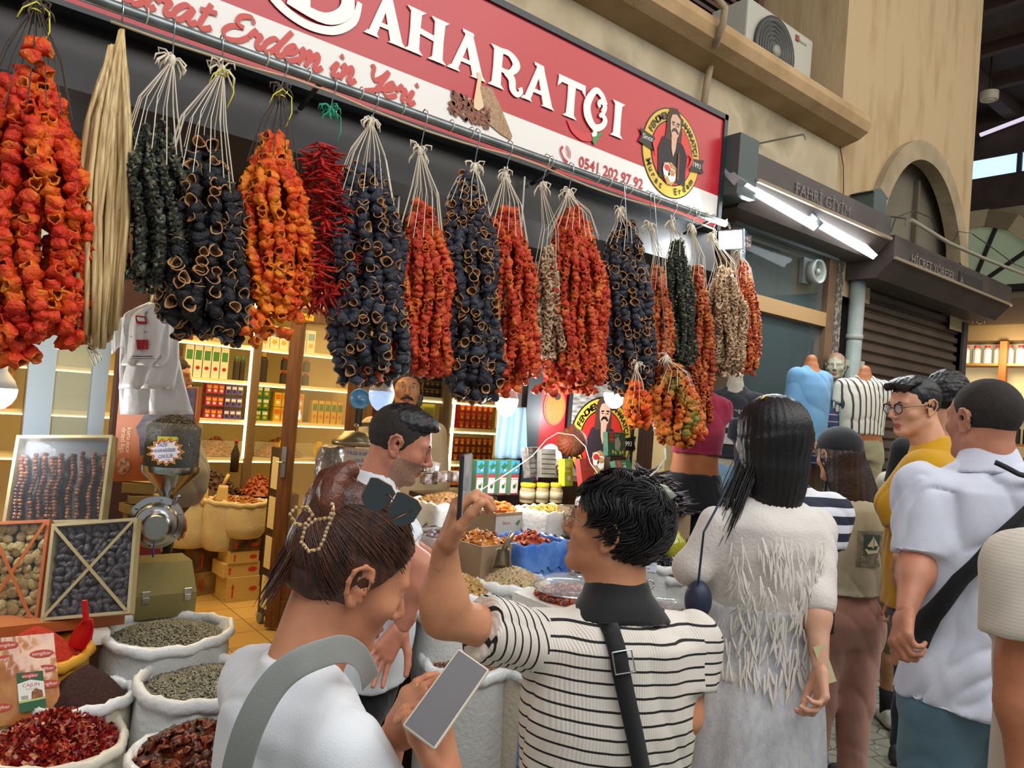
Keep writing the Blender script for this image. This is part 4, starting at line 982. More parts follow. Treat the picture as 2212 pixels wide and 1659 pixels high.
def lips_idx(V, Fa, F, beard=None):
    C = F.loc(V[Fa].mean(1)); x, y, z = C.T
    lip = (np.abs(x) < .023*(1-((z+.0685)/.014)**2).clip(0)) & (y > .07) & (z > -.081) & (z < -.057)
    I = np.zeros(len(Fa), int); I[lip] = 1
    if beard is not None:
        b = beard(x, y, z) & ~lip; I[b] = 2
    return I
VR = unit(R0); VF = unit(F0)     # horizontal camera-right and camera-away
def hdir(a):
    """horizontal direction: a degrees clockwise from straight away from the camera"""
    a = math.radians(a); return VF*math.cos(a)+VR*math.sin(a)
TORSO_M = [(0, .05, .05, 0), (.03, .075, .062, .0), (.055, .13, .082, .0), (.085, .168, .098, .0), (.16, .18, .112, .01), (.25, .182, .122, .012), (.36, .172, .12, .015), (.47, .17, .122, .015), (.56, .178, .125, .005), (.66, .185, .128, 0)]
TORSO_F = [(0, .045, .045, 0), (.03, .065, .055, .0), (.055, .115, .07, .0), (.085, .145, .084, .0), (.16, .155, .10, .012), (.25, .152, .115, .025), (.36, .14, .102, .012), (.44, .145, .105, .01), (.55, .168, .12, 0), (.66, .178, .125, -.005)]
def person(label, N, face, headf=None, head_off=(0, .03, .145), headup=(0, 0, 1), s=1., hs=1., fem=0, skin=('#c9906f', '#b87a5c'), top=None, topm=None, hem=.6, sleeve=.55,
           L=None, Rr=None, neck=True, lean=0., bottom=None, botm=None, hh=.0045, th=.008, torso=None, build=1., grp='people in the market', wr=.004, seed=1, shoes='#2a2a2a', kneepant=False, headless=False, legs=True, skirt=None, nose=1., beard=None, cat='person', nm='person', sleevem=None, hands=True, ears=True):
    """N: base of the neck (back), face: heading of the body in degrees; L / Rr: dict(el, wr, hand=...) world points"""
    N = np.asarray(N, float); f = hdir(face); up = unit(np.array([0, 0, 1.])-f*0+(-f)*(-lean)); B = Fr(N, f, up, s)
    base = np.array([N[0], N[1], 0])-f*lean*N[2]*.6; base[2] = 0
    t = thing(nm, label, cat, base, group=None)
    K = {'t': t, 'B': B}
    prof = [(a*s, b*s*build, c*s*(1+(build-1)*1.2), o*s) for a, b, c, o in (torso or (TORSO_F if fem else TORSO_M))]
    dn = -B.u; shw = (.155 if fem else .178)*s*(1+(build-1)*.6)
    sk = skinmat('skin_'+skin[0], *skin); parts = []; tags_ = []
    hf = f if headf is None else headf
    HF = Fr(B(*head_off), hf, headup, hs*s); K['H'] = HF
    if not headless:
        g = head_sdf(hh, HF, fem, nose, B(0, .0, -.035), .05 if fem else .058); parts.append(g.mesh())
    arms = {}
    for q, A in ((-1, L), (1, Rr)):
        sh = B(q*shw/s*.98, .0, -.095)
        A = A or {}
        el = A.get('el'); el = sh+dn*.29*s+B.r*q*.035*s if el is None else np.asarray(el, float)
        wr_ = A.get('wr'); wr_ = el+dn*.25*s+B.f*.06*s if wr_ is None else np.asarray(wr_, float)
        arms[q] = (sh, el, wr_)
        if A.get('none'): continue
        ar = (.038 if fem else .0455)*s*build
        parts.append(arm_mesh(sh, el, wr_, ar, ar*.82, (.022 if fem else .026)*s))
        if hands:
            hd = A.get('hd', unit(wr_-el)); hn = A.get('hn', B.r*q+B.f*.2); sd = A.get('side', B.f); parts.append(hand_parts(wr_, hd, np.asarray(hn, float), np.asarray(sd, float), A.get('curl', (.35, .4, .45, .5)), A.get('spread', .08), A.get('thumb'), s*(.92 if fem else 1.02), A.get('h', .004), rw=.024 if fem else .027))
    K['arms'] = arms
    # inner torso of skin (under the clothes) keeps the figure in one piece
    g = SDF(N-.25*s, N+.25*s, .014); g.stack(N, N+dn*.2*s, B.r, [(0, .045*s, .04*s, 0), (.06*s, .1*s, .06*s, 0), (.2*s, .12*s, .08*s, 0)], 0)
    for q in (-1, 1): g.cap(B(0, 0, -.09), arms[q][0], .04*s, .04*s, .03)
    parts.append(g.mesh())
    # hips and legs
    hip = {q: B(q*.088*(1.0 if not fem else .95), -.0, -.64) for q in (-1, 1)}
    ft = {q: np.array([*(base+B.r*q*.1*s)[:2], .07]) for q in (-1, 1)}
    if skirt is None and legs:
        for q in (-1, 1):
            kn = (hip[q]*.5+ft[q]*.5)+f*.015
            if kneepant: g = SDF(np.minimum(kn, ft[q])-.12, np.maximum(kn, ft[q])+.12, .009); g.cap(kn+[0, 0, .1], kn-[0, 0, .1], .058*s, .052*s, .02); g.cap(kn-[0, 0, .08]-f*.012, ft[q], .056*s, .034*s, .03); parts.append(g.mesh())
    V, Fa = join(parts)
    I = lips_idx(V, Fa, HF, beard) if not headless else None
    mats = [sk, LIP]+([K_BEARD] if beard is not None else [])
    body = mk('body', V, Fa, mats, t, I); K['body'] = body
    # upper garment
    if topm is not None:
        pad = (.012 if hem else 0)*s
        lo = N-np.array([.5, .5, .8])*s; hi = N+np.array([.5, .5, .1])*s
        for q in (-1, 1):
            lo = np.minimum(lo, arms[q][1]-.1) if sleeve > .3 else lo; hi = np.maximum(hi, arms[q][1]+.1) if sleeve > .3 else hi
            if sleeve > 1: lo = np.minimum(lo, arms[q][2]-.1); hi = np.maximum(hi, arms[q][2]+.1)
        g = SDF(lo, hi, th)
        hm = hem*s; pr = [(a, b+pad, c+pad, o) for a, b, c, o in prof if a < hm]
        e = [np.interp(hm, [q[0] for q in prof], [q[i] for q in prof]) for i in (1, 2, 3)]; pr.append((hm, e[0]+pad*1.4, e[1]+pad*1.4, e[2]))
        g.stack(N, N+dn*hm, B.r, pr, 0)
        for q in (-1, 1):
            sh, el, wr_ = arms[q]; ar = (.048 if fem else .06)*s*build*(top or {}).get('sl', 1.)
            g.cap(B(q*.06, -.0, -.045), B(q*shw/s*.9, 0, -.085), .035*s, .045*s*build, .03)
            e_ = sh+(el-sh)*min(1, sleeve); dd = unit(el-sh); S2 = SDF(lo, hi, th); S2.cap(sh, e_+(dd*.05 if sleeve <= 1 else 0), ar, ar*.95, 0)
            if sleeve > 1:
                w_ = el+(wr_-el)*min(1, sleeve-1); d2 = unit(w_-el); S2.cap(el, w_+d2*.04, ar*.88, ar*.68, .03); S2.half(w_, -d2) if (top or {}).get('cutfore', 1) else None
            else: S2.half(e_, -dd)
            hk = np.clip(.5+.5*(S2.D-g.D)/.03, 0, 1); g.D = (S2.D+(g.D-S2.D)*hk-.03*hk*(1-hk)).astype(np.float32)
        sl, p = g._blk(N+dn*(-.03)-.12*s, N+dn*(-.03)+.12*s, 0)  # neck opening
        g.cap(B(0, .012, .1), B(0, .02, -.028), .056*s*(.9 if fem else 1.03), .05*s*(.95 if fem else 1.03), .008, 's') if neck else None
        V, Fa = g.mesh(); V = cloth(V, Fa, wr*s, 8, seed)
        # sleeves get their own slot so that their pattern can follow the arm
        C = V[Fa].mean(1); I = np.zeros(len(Fa), int)
        for q in (-1, 1):
            sh, el, wr_ = arms[q]; dd = unit(el-sh); lat = (C-N)@B.r*q; down = (C-sh)@dd
            m = (lat > shw*.96) & (down > -.02) if dd@dn > .75 else ((C-sh)@dd > .02) & (np.linalg.norm(np.cross(C-sh, dd), axis=1) < .1*s)
            I[m] = 1 if q < 0 else 2
        K['top'] = mk((top or {}).get('name', 'shirt'), V, Fa, [topm, (sleevem or {}).get(-1, topm), (sleevem or {}).get(1, topm)], t, I)
    if botm is not None and skirt is None:
        lo = np.minimum(ft[-1], ft[1])-.25; hi = N+np.array([.3, .3, -.35*s]); lo = np.minimum(lo, N-.3); lo[2] = -.01
        g = SDF(lo, hi, .012); wz = min(.56, max(.40, hem-.10)); q3 = (.70-wz)/.3*s
        g.stack(N+dn*wz*s, N+dn*.70*s, B.r, [(0, prof[6][1]*.94, prof[6][2]*.93, .01*s), (.1*q3, prof[7][1]*.96, prof[7][2]*.95, .005*s), (.2*q3, .177*s*build, .122*s*build, -.005), (.3*q3, .17*s*build, .115*s, 0)], 0)
        if fem:
            for q in (-1, 1): g.ell(B(q*.075, -.055, -.6), np.array([.095, .08, .11])*s, B.M, .04)
        bw = (bottom or {}).get('r', (.092, .064, .05))
        for q in (-1, 1):
            kn = (hip[q]*.5+ft[q]*.5)+f*.01; g.cap(hip[q]-[0, 0, .02], kn, bw[0]*s*build, bw[1]*s, .03)
            if not kneepant: g.cap(kn, ft[q]+[0, 0, .02], bw[1]*s, bw[2]*s, .03)
        V, Fa = g.mesh(); V = cloth(V, Fa, .0045, 8, seed+5, (1, 1, .6)); K['bottom'] = mk((bottom or {}).get('name', 'trousers'), V, Fa, botm, t)
    if skirt is None and legs:
        for q in (-1, 1):
            g = SDF(ft[q]-[.22, .22, .07], ft[q]+[.22, .22, .12], .008); z = np.array([*ft[q][:2], .035])
            g.cap(z-f*.06, z+f*.12, .036, .038, .02, flat=(np.array([0, 0, 1.]), .8)); g.cap(z-f*.05+[0, 0, .03], z+f*.03+[0, 0, .02], .036, .034, .02); g.half((0, 0, .004), (0, 0, 1), 0)
            V, Fa = g.mesh(); mk('shoe', V, Fa, M('shoe_'+shoes, shoes, .6), t)
            if kneepant:
                mb = MB(); mb.lathe([(.036*s, .05), (.04*s, .12), (.046*s, .2), (.042*s, .2)], 16, (*ft[q][:2], 0)); mb.build('sock', M('sock_black', '#17171a', .9), t, smooth=True)
    return K
K_BEARD = M('beard_shadow', '#7d5a48', .7, col2='#94705a', cs=260)
HAIR = {'black': M('hair_black', '#070708', .4, col2='#100f13', cs=30, stretch=(3, 3, .4), bump=.3, bs=120, spec=.45),
        'brown': M('hair_brown', '#33190f', .38, col2='#522c1a', cs=25, stretch=(3, 3, .5), bump=.3, bs=120, spec=.6),
        'dkbrown': M('hair_dark_brown', '#20130e', .42, col2='#35211a', cs=25, bump=.3, bs=120, spec=.6),
        'short': M('hair_cropped', '#1d1713', .8, col2='#2a211b', cs=200, bump=.5, bs=400)}
def cap_hair(K, kind='black', name='hair', r=(.083, .102, .092), c=(0, -.010, .033), front=(.083, .052), ear=-.012, nape=-.062, th=.0, extra=(), h=.005, amp=.002, mat=None, side=-.03, temple=.03):
    F = K['H']; s = F.s; g = SDF(F.o-.19*s, F.o+.19*s, h)
    g.ell(F(*c), np.array(r)*s, F.M, 0)
    for e in extra: g.ell(F(*e[0]), np.array(e[1])*s, F.M, .012)
    P0 = np.stack(np.meshgrid(*g.ax, indexing='ij'), -1); q = (P0-F.o)@F.M.T/s
    # keep = above the front hairline plane, or behind the ears above the nape
    y, z = q[..., 1], q[..., 2]; fy, fz = front
    a = (y-temple)*(fz-ear)-(z-ear)*(fy-temple); na_ = math.hypot(fz-ear, fy-temple); planeA = a/na_        # >0 below/in front
    planeB = np.maximum(y-side, nape-z)
    out = np.minimum(planeA, planeB)*s
    g.D = np.maximum(g.D, out.astype(np.float32)); g.D = np.maximum(g.D, ((nape-z)*s).astype(np.float32))
    V, Fa = g.mesh(); V = smoothv(V, Fa, 1); N = vnorm(V, Fa); V = V+N*(noise3(V, 55, 3, 2)*amp)[:, None]
    return mk(name, V, Fa, mat or HAIR[kind], K['t'])
# ================================================================ people
def stripes(name, d, period, frac, c1, c2, dist=.25, rib=0, phase=0., rough=.8, check=None, soft=.02):
    m = bpy.data.materials.new(name); m.use_nodes = True; N = m.node_tree.nodes; L = m.node_tree.links; b = N['Principled BSDF']
    g = N.new('ShaderNodeNewGeometry'); nz = N.new('ShaderNodeTexNoise'); nz.inputs['Scale'].default_value = 5; L.new(g.outputs['Position'], nz.inputs['Vector'])
    def band(dd, per):
        dot = N.new('ShaderNodeVectorMath'); dot.operation = 'DOT_PRODUCT'; dot.inputs[1].default_value = tuple(np.array(dd)/per); L.new(g.outputs['Position'], dot.inputs[0])
        ad = N.new('ShaderNodeMath'); ad.operation = 'MULTIPLY_ADD'; ad.inputs[1].default_value = dist; L.new(nz.outputs[0], ad.inputs[0]); L.new(dot.outputs['Value'], ad.inputs[2])
        fr = N.new('ShaderNodeMath'); fr.operation = 'FRACT'; L.new(ad.outputs[0], fr.inputs[0]); return fr
    fr = band(unit(d), period)
    r = N.new('ShaderNodeValToRGB'); e = r.color_ramp.elements; e[0].color = lin(c2); e[1].color = lin(c1); e[0].position = frac; e[1].position = frac+soft
    L.new(fr.outputs[0], r.inputs[0]); outc = r.outputs[0]
    if check is not None:
        f2 = band(unit(check[0]), check[1]); r2 = N.new('ShaderNodeValToRGB'); q = r2.color_ramp.elements; q[0].color = lin(check[3]); q[1].color = (1, 1, 1, 1); q[0].position = check[2]; q[1].position = check[2]+.02
        L.new(f2.outputs[0], r2.inputs[0]); mx = N.new('ShaderNodeMixRGB'); mx.blend_type = check[4] if len(check) > 4 else 'MULTIPLY'; mx.inputs[0].default_value = 1; L.new(outc, mx.inputs[1]); L.new(r2.outputs[0], mx.inputs[2]); outc = mx.outputs[0]
    L.new(outc, b.inputs['Base Color']); b.inputs['Roughness'].default_value = rough
    if rib:
        w = N.new('ShaderNodeTexWave'); w.bands_direction = 'X'; w.inputs['Scale'].default_value = rib; w.inputs['Distortion'].default_value = .3; L.new(g.outputs['Position'], w.inputs['Vector'])
        bn = N.new('ShaderNodeBump'); bn.inputs['Strength'].default_value = .5; bn.inputs['Distance'].default_value = .002; L.new(w.outputs['Fac'], bn.inputs['Height']); L.new(bn.outputs[0], b.inputs['Normal'])
    return m
def fabric(name, c, c2=None, bs=350, b=.15, rough=.85, **k): return M(name, c, rough, col2=c2 or c, cs=3, bump=b, bs=bs, spec=.25, sheen=.2, **k)
def strap(K, pts, w, mat, name='bag_strap', lift=.012, back=True, torso=TORSO_M, build=1., s=1., thick=.004):
    """pts: (lateral, down) on the torso; a flat band lying on the back or chest"""
    B = K['B']; pr = np.array(torso); V = []; q = []
    n = 26; P2 = np.array(pts, float); tt = np.linspace(0, len(P2)-1, n)
    for t in tt: q.append([np.interp(t, range(len(P2)), P2[:, 0]), np.interp(t, range(len(P2)), P2[:, 1])])
    q = np.array(q)
    def surf(x, z, l):
        wd = np.interp(z, pr[:, 0], pr[:, 1])*build+.012; dp = np.interp(z, pr[:, 0], pr[:, 2])*(1+(build-1)*1.2)+.012; o = np.interp(z, pr[:, 0], pr[:, 3])
        y = dp*math.sqrt(max(0.02, 1-(x/wd)**2))+l
        return B(x, o-y if back else o+y, -z)
    for i in range(n):
        d = unit(q[min(i+1, n-1)]-q[max(i-1, 0)]); nn = np.array([-d[1], d[0]])
        a, b = q[i]+nn*w/2, q[i]-nn*w/2
        for (x, z), l in ((a, lift), (b, lift), (b, lift+thick), (a, lift+thick)): V.append(surf(x, z, l))
    Fa = [(4*i+j, 4*i+(j+1) % 4, 4*i+4+(j+1) % 4, 4*i+4+j) for i in range(n-1) for j in range(4)]+[(0, 1, 2, 3), (4*n-1, 4*n-2, 4*n-3, 4*n-4)]
    mk(name, V, Fa, mat, K['t']); return surf
def down_flow(p, R): return np.tile([0., 0, -1.], (len(p), 1))
# ---- woman with the claw clip, foreground
white_tee = fabric('white_tee', '#d9dde2')
N = P(648, 1408, 1.12)
K = person('woman in white t-shirt with pinned-up brown hair, looking down at her phone', N, 48, headf=unit(hdir(62)-Z_*.42), head_off=(0.0, .078, .112), headup=Z_, s=.97, hs=.98, fem=1, skin=('#c88a68', '#b87656'),
    topm=white_tee, top=dict(name='t_shirt', sl=1.12), hem=.62, sleeve=.6, build=1.04, hh=.0036, th=.007, wr=.003, seed=3, botm=fabric('navy_trousers', '#23262e'), shoes='#333333',
    L=dict(el=P(800, 1745, 1.18), wr=P(850, 1585, 1.10), hd=unit(P(895, 1510, 1.05)-P(850, 1585, 1.10)), hn=unit(-VF*.2+VR*-.7-Z_*.2), side=-VF, curl=((.2, .3, .3), (.3, .4, .3), (.35, .5, .4), (.4, .5, .4)), thumb=((.5, .2), (.2, 0), (.2, 0))),
    Rr=dict(el=P(935, 1905, 1.02), wr=P(975, 1700, 1.02), hd=unit(P(958, 1600, 1.03)-P(975, 1700, 1.02)), hn=unit(VR*.8-VF*.2), side=unit(-VR-VF*.3), curl=((.55, .9, .5), (.6, 1., .6), (.7, 1., .7), (.8, 1., .8)), thumb=((.5, .25), (.3, .1), (.3, 0))))
F = K['H']
cap_hair(K, 'brown', r=(.087, .107, .100), c=(0, -.012, .033), front=(.07, .075), ear=.022, temple=.032, nape=-.052, side=-.005, amp=.0015, h=.0042, extra=[((0, -.085, .09), (.04, .038, .045)), ((.0, -.055, .11), (.045, .045, .035)), ((0, -.06, -.01), (.06, .05, .055))])
bun = np.array([0, -.095, .085])
def to_bun(p, R): return bun+[0, -.05, .02]-p
strands(K['t'], 'hair_strands', F, (0, -.012, .033), (.0878, .1078, .1008), 2200, to_bun, .12, .0008, HAIR['brown'], 1, sel=lambda q: (q[2] > -.045 and q[1] < -.03) or (q[2] > .036 and q[1] < .06) , steps=8, lift=.004)
g = SDF(F.o-.22*F.s, F.o+.22*F.s, .0045)
for i in range(14):
    a = i/13*PI*1.7-.8; g.cap(F(.035*math.cos(a)*.9, -.09-.012*math.sin(a*2), .085+.03*math.sin(a)), F(.035*math.cos(a+.7)*.9, -.10, .095+.045*math.sin(a+.7)), .017*F.s, .014*F.s, .008)
g.cap(F(.0, -.09, .10), F(.01, -.085, .155), .03*F.s, .016*F.s, .012); g.cap(F(-.02, -.1, .09), F(-.03, -.11, .13), .024*F.s, .01*F.s, .01)
V, Fa = g.mesh(); Nn = vnorm(V, Fa); V = V+Nn*(noise3(V, 90, 8, 2)*.0018)[:, None]; mk('hair_bun', V, Fa, M('hair_auburn', '#4a2417', .36, col2='#6e3a26', cs=22, bump=.3, bs=150), K['t'])
# loose fringe falling behind the bun
R_ = np.random.RandomState(4); v0 = np.stack([R_.uniform(-.03, .03, 90), R_.uniform(-.115, -.10, 90), R_.uniform(.0, .06, 90)], 1)
strands(K['t'], 'loose_hair', F, (0, 0, 0), (.1, .1, .1), 90, lambda p, R: np.tile([-.02, -.10, -1.3], (len(p), 1)), .10, .0009, HAIR['brown'], 5, V0=v0, proj=False, steps=7)
# claw clip set with crystals
clip = tag(bpy.data.objects.new('hair_claw_clip', None)); link(clip, K['t']); ORG[clip.name] = ORG[K['t'].name]
c0 = F(-.045, -.088, .062); gold = M('gold', '#c79a4c', .25, metal=1); gem = M('crystal', '#f1e2c4', .08, spec=1, metal=.4, col2='#b98a4a', cs=300)
mbg = MB(); mbc = MB()
lr, lu = VR, Z_
def cp(px, py, D=.985): return P(px, py, D)
for path in ([(718, 1088), (722, 1110), (708, 1140), (700, 1165), (690, 1185), (668, 1190), (652, 1170), (660, 1140), (682, 1122), (712, 1118), (720, 1100)], [(662, 1130), (676, 1112), (665, 1095), (640, 1095), (628, 1110), (638, 1130), (660, 1135)]):
    ps = [cp(x, y) for x, y in path]; mbg.tube(ps, .0022, 6)
    for a, b in zip(ps[:-1], ps[1:]):
        n = max(1, int(np.linalg.norm(b-a)/.0052))
        for i in range(n): mbc.ball(a+(b-a)*i/n-VF*.0025, .0027, 6)
o = mbg.build('clip_frame', gold, clip, smooth=True); o = mbc.build('crystals', gem, clip)
# sunglasses on top of her head
sgl = thing('sunglasses', "dark sunglasses pushed up on the pinned-up woman's hair", 'sunglasses', P(830, 1090, .98))
mb = MB(); mb2 = MB()
for cx, cy, tl in ((816, 1068, .15), (873, 1100, .2)):
    c = P(cx, cy, .97 if cx < 850 else .965); ax_ = unit(P(cx+50, cy+28, .97)-P(cx, cy, .97)); ay_ = unit(Z_-ax_*(Z_@ax_)+VF*.1)
    pts = [(-.0185, .014), (-.01, .018), (.01, .018), (.019, .012), (.018, -.008), (.008, -.021), (-.006, -.022), (-.017, -.012)]
    mb.prism(pts, c, ax_, ay_, .0015); mb2.tube([c+ax_*x+ay_*y for x, y in pts+pts[:1]], .0011, 6)
mb2.tube([P(834, 1068, .97), P(842, 1070, .965), P(852, 1084, .965)], .001, 5); mb2.tube([P(892, 1102, .962), P(860, 1118, .93), P(812, 1135, .95)], .0009, 5); mb2.tube([P(800, 1062, .975), P(775, 1040, 1.0), P(762, 1032, 1.06)], .0009, 5)
mb.build('lens', M('dark_lens', '#1f2a2a', .12, spec=.9), sgl, smooth=False); mb2.build('glasses_frame', M('copper_frame', '#8a5f44', .3, metal=.9), sgl, smooth=True)
# grey strap over her back, phone in her hands
gs = fabric('grey_strap', '#8d908c', bs=500)
mb = MB(); pts = [P(800, 1475, 1.17), P(785, 1418, 1.07), P(742, 1398, 1.0), P(700, 1412, .955), P(650, 1428, .93), P(600, 1462, .925), P(560, 1520, .92), P(528, 1590, .92), P(508, 1665, .93), P(495, 1740, .95)]
nr = [Z_*.6+VR*.5, Z_*.9+VR*.2, Z_*.9-VR*.1, Z_, Z_-VR*.3, Z_*.8-VR*.7, Z_*.5-VR*.9, Z_*.3-VR, Z_*.25-VR, Z_*.2-VR]
V = []
for p_, nn in zip(pts, nr):
    nn = unit(nn); w = .021; a = p_+nn*w; b = p_-nn*w; V += [a, b, b+VF*.006, a+VF*.006]
Fa = [(4*i+j, 4*i+(j+1) % 4, 4*i+4+(j+1) % 4, 4*i+4+j) for i in range(len(pts)-1) for j in range(4)]
o = mk('bag_strap', V, Fa, gs, K['t']); md = o.modifiers.new('s', 'SUBSURF'); md.levels = 2; md.render_levels = 2
def phone(name, label, c, ax, ay, w=.075, h=.155, scr=None, case='#cfc4b2', back=None):
    t = thing(name, label, 'phone', c); ax = unit(ax); ay = unit(ay-ax*(ay@ax)); nz = np.cross(ax, ay)
    M3 = np.stack([ax, ay, nz], 1)
    mb = MB(); mb.frame(M3, c); mb.box((-w/2, -h/2, -.0045), (w/2, h/2, .0045)); mb.frame(); mb.build('case', M('case_'+case, case, .35), t, bevel=.003)
    mb = MB(); mb.frame(M3, c); mb.box((-w/2+.003, -h/2+.003, .0045), (w/2-.003, h/2-.003, .0052)); mb.frame(); mb.build('screen', scr, t)
    mb = MB(); mb.frame(M3, c); mb.box((-w/2+.012, h/2-.028, -.0065), (w/2-.03, h/2-.01, -.0045)); mb.frame(); mb.build('camera_bump', black, t)
    return t
ph_c = P(966, 1507, 1.0); ax_ = CR*.055-CU*.030-VF*.022; ay_ = CR*.058+CU*.059+VF*.055
phone('phone', 'grey-screened phone in a pale case held low by the woman in white', ph_c, ax_, ay_, w=.054, h=.125, scr=M('screen_dim', '#2c2a2f', .3, emis='#6a6470', es=.06, col2='#38363c', cs=12))
# ---- man in the striped polo
N = P(1338, 1292, 1.62)
armd = P(955, 1335, 1.46)-P(1120, 1300, 1.6); c1, c2 = '#ddd6cc', '#1b191c'
st_t = stripes('striped_knit', (.03, 0, 1), .0265, .17, c1, c2, .35, rib=60); st_l = stripes('striped_knit_left', armd, .0205, .2, c1, c2, .3, rib=60); st_r = stripes('striped_knit_right', (.1, .05, 1), .022, .2, c1, c2, .3, rib=60)
K = person('man in a black and white striped polo holding up a phone to take a picture', N, -14, headf=unit(hdir(-68)+Z_*.22), head_off=(-.012, .03, .142), s=1., hs=.99, fem=0, skin=('#c98e6a', '#b67c5a'), topm=st_t, sleevem={-1: st_l, 1: st_r},
    top=dict(name='polo_shirt', sl=1.08), hem=.62, sleeve=.62, build=1.06, hh=.0042, th=.007, wr=.004, seed=9, botm=fabric('black_trousers', '#1c1d20'),
    L=dict(el=P(958, 1330, 1.45), wr=P(962, 1185, 1.42), hd=unit(P(982, 1105, 1.41)-P(962, 1185, 1.42)), hn=unit(-VR*.95-VF*.1), side=-VF, curl=((.75, .9, .6), (.85, 1., .6), (.95, 1.05, .6), (1.0, 1.1, .6)), thumb=((.45, .2), (.3, .2), (.15, .15))),
    Rr=dict(el=P(1475, 1545, 1.62), wr=P(1420, 1600, 1.84), curl=(.6, .7, .8, .9)))
cap_hair(K, 'black', r=(.088, .108, .098), c=(0, -.012, .035), front=(.088, .045), ear=.012, temple=.035, nape=-.075, side=-.022, amp=.004, extra=[((0, -.075, .01), (.06, .045, .055))])
F = K['H']
def messy(p, R): return np.stack([p[:, 0]*5+.8*np.sin(p[:, 1]*70+p[:, 2]*30), .25+.9*np.sin(p[:, 0]*60+p[:, 2]*50), -.8+.3*np.sin(p[:, 1]*90)], 1)
strands(K['t'], 'hair_strands', F, (0, -.012, .035), (.089, .109, .099), 2300, messy, .042, .0013, HAIR['black'], 2, sel=lambda q: ((q[2]-.03)*.053-(q[1]-.04)*.035 > .0002) or (q[1] < -.035 and q[2] > -.06), steps=6, lift=.011)
eyes(K['t'], F)
# his black collar, cross-body strap with buckle, glasses and phone
blk_f = fabric('black_webbing', '#141518', bs=600, rough=.7)
g = SDF(N-.16, N+.2, .006); B = K['B']
g.stack(B(0, .022, .035), B(0, .006, -.05), B.r, [(0, .068, .068, 0), (.03, .078, .076, 0), (.058, .10, .088, -.002), (.088, .125, .094, -.004)], 0)
g.cap(B(0, .035, .12), B(0, .03, -.04), .063, .06, .004, 's'); g.cap(B(0, .12, .1), B(0, .14, -.15), .035, .05, .01, 's')
V, Fa = g.mesh(); mk('collar', smoothv(V, Fa, 1), Fa, blk_f, K['t'])
sf = strap(K, [(-.055, .03), (-.045, .10), (.0, .26), (.05, .42), (.085, .53), (.12, .66)], .036, blk_f, build=1.08, lift=.012)
mb = MB(); a_ = sf(-.062, .075, .02); b_ = sf(-.022, .068, .02); c_ = sf(-.015, .108, .02); d_ = sf(-.055, .115, .02)
mb.tube([a_, b_, c_, d_, a_], .0022, 6); mb.build('buckle', steel, K['t'])
def glasses(K, name, label, mfr, lens, r=.021, top=False, halfrim=False, par=True):
    F = K['H']; g_ = tag(bpy.data.objects.new(name, None)); link(g_, K['t']); ORG[g_.name] = ORG[K['t'].name]
    mb = MB(); ml = MB()
    for q in (-1, 1):
        c = F(q*.033, .1, .0); cir = [(math.cos(a)*r*1.12, math.sin(a)*r) for a in np.linspace(0, 2*PI, 20)]
        pts = [c+F.r*x+F.u*y for x, y in cir]; mb.tube(pts, .0011 if not halfrim else .0018, 6); ml.prism(cir[:-1], c, F.r, F.u, .001)
        mb.tube([F(q*.056, .098, .006), F(q*.073, .06, .007), F(q*.083, -.005, .008), F(q*.084, -.025, -.008)], .0013, 6)
    mb.tube([F(-.011, .102, .002), F(0, .107, .006), F(.011, .102, .002)], .0011, 6)
    if halfrim:
        for q in (-1, 1): mb.tube([F(q*.012, .102, .012), F(q*.03, .104, .021), F(q*.056, .1, .014)], .003, 6)
    mb.build('frame', mfr, g_, smooth=True); ml.build('lens', lens, g_)
gl = M('clear_lens', '#dfe6ea', .03, alpha=.18, spec=1)
glasses(K, 'glasses', '', M('silver_frame', '#b7b0a8', .2, metal=1), gl, .023)
ph_c = P(1003, 1062, 1.405)
phone('phone', "dark phone held upright in the striped-shirt man's raised hand", ph_c, unit(VF*.985+VR*.17), Z_*1.-VR*.03, w=.072, h=.145, scr=M('screen_lit', '#9a9290', .1, emis='#8f8a88', es=.5, col2='#4d5a66', cs=25), case='#26282b')
# ---- woman in the long white dress
wd = fabric('white_linen', '#cfc9c3', '#d9d4ce', bs=120, b=.25)
N = P(1668, 1068, 2.06)
K = person('woman with long black hair in a long white linen dress seen from behind', N, -12, headf=hdir(-22), head_off=(.0, .03, .15), s=.99, hs=1., fem=1, skin=('#d7a88e', '#c8967a'), topm=wd, top=dict(name='dress_top', sl=1.12), hem=.5, sleeve=1.25, build=1.02, wr=.006, seed=12, skirt=1,
    L=dict(el=P(1498, 1225, 2.02), wr=P(1530, 1245, 2.26), curl=(.5, .6, .7, .8)), Rr=dict(el=P(1762, 1290, 1.98), wr=P(1772, 1440, 1.90), hn=VR, curl=(.6, .7, .7, .8)))
B = K['B']
g = SDF(N-[.5, .5, 1.62], N+[.5, .5, .0], .012)
g.stack(B(0, 0, -.30), B(0, 0, -1.5), B.r, [(0, .165, .115, .01), (.12, .165, .12, .01), (.3, .185, .15, .0), (.6, .205, .175, 0), (.9, .225, .19, 0), (1.2, .25, .21, 0)], 0)
V, Fa = g.mesh(); Nn = vnorm(V, Fa); q = (V-N)@B.M.T; ang = np.arctan2(q[:, 0], q[:, 1]); dz = np.clip((-q[:, 2]-.3)/.8, 0, 1.2)
V = V+Nn*((np.sin(ang*9+2*np.sin(q[:, 2]*2))*.012+np.sin(ang*17+1.3)*.005)*dz)[:, None]
mk('dress_skirt', V, Fa, M('sheer_linen', '#c8c8cb', .85, col2='#b4b8bf', cs=60, stretch=(1, 1, .5), bump=.2, bs=200), K['t'])
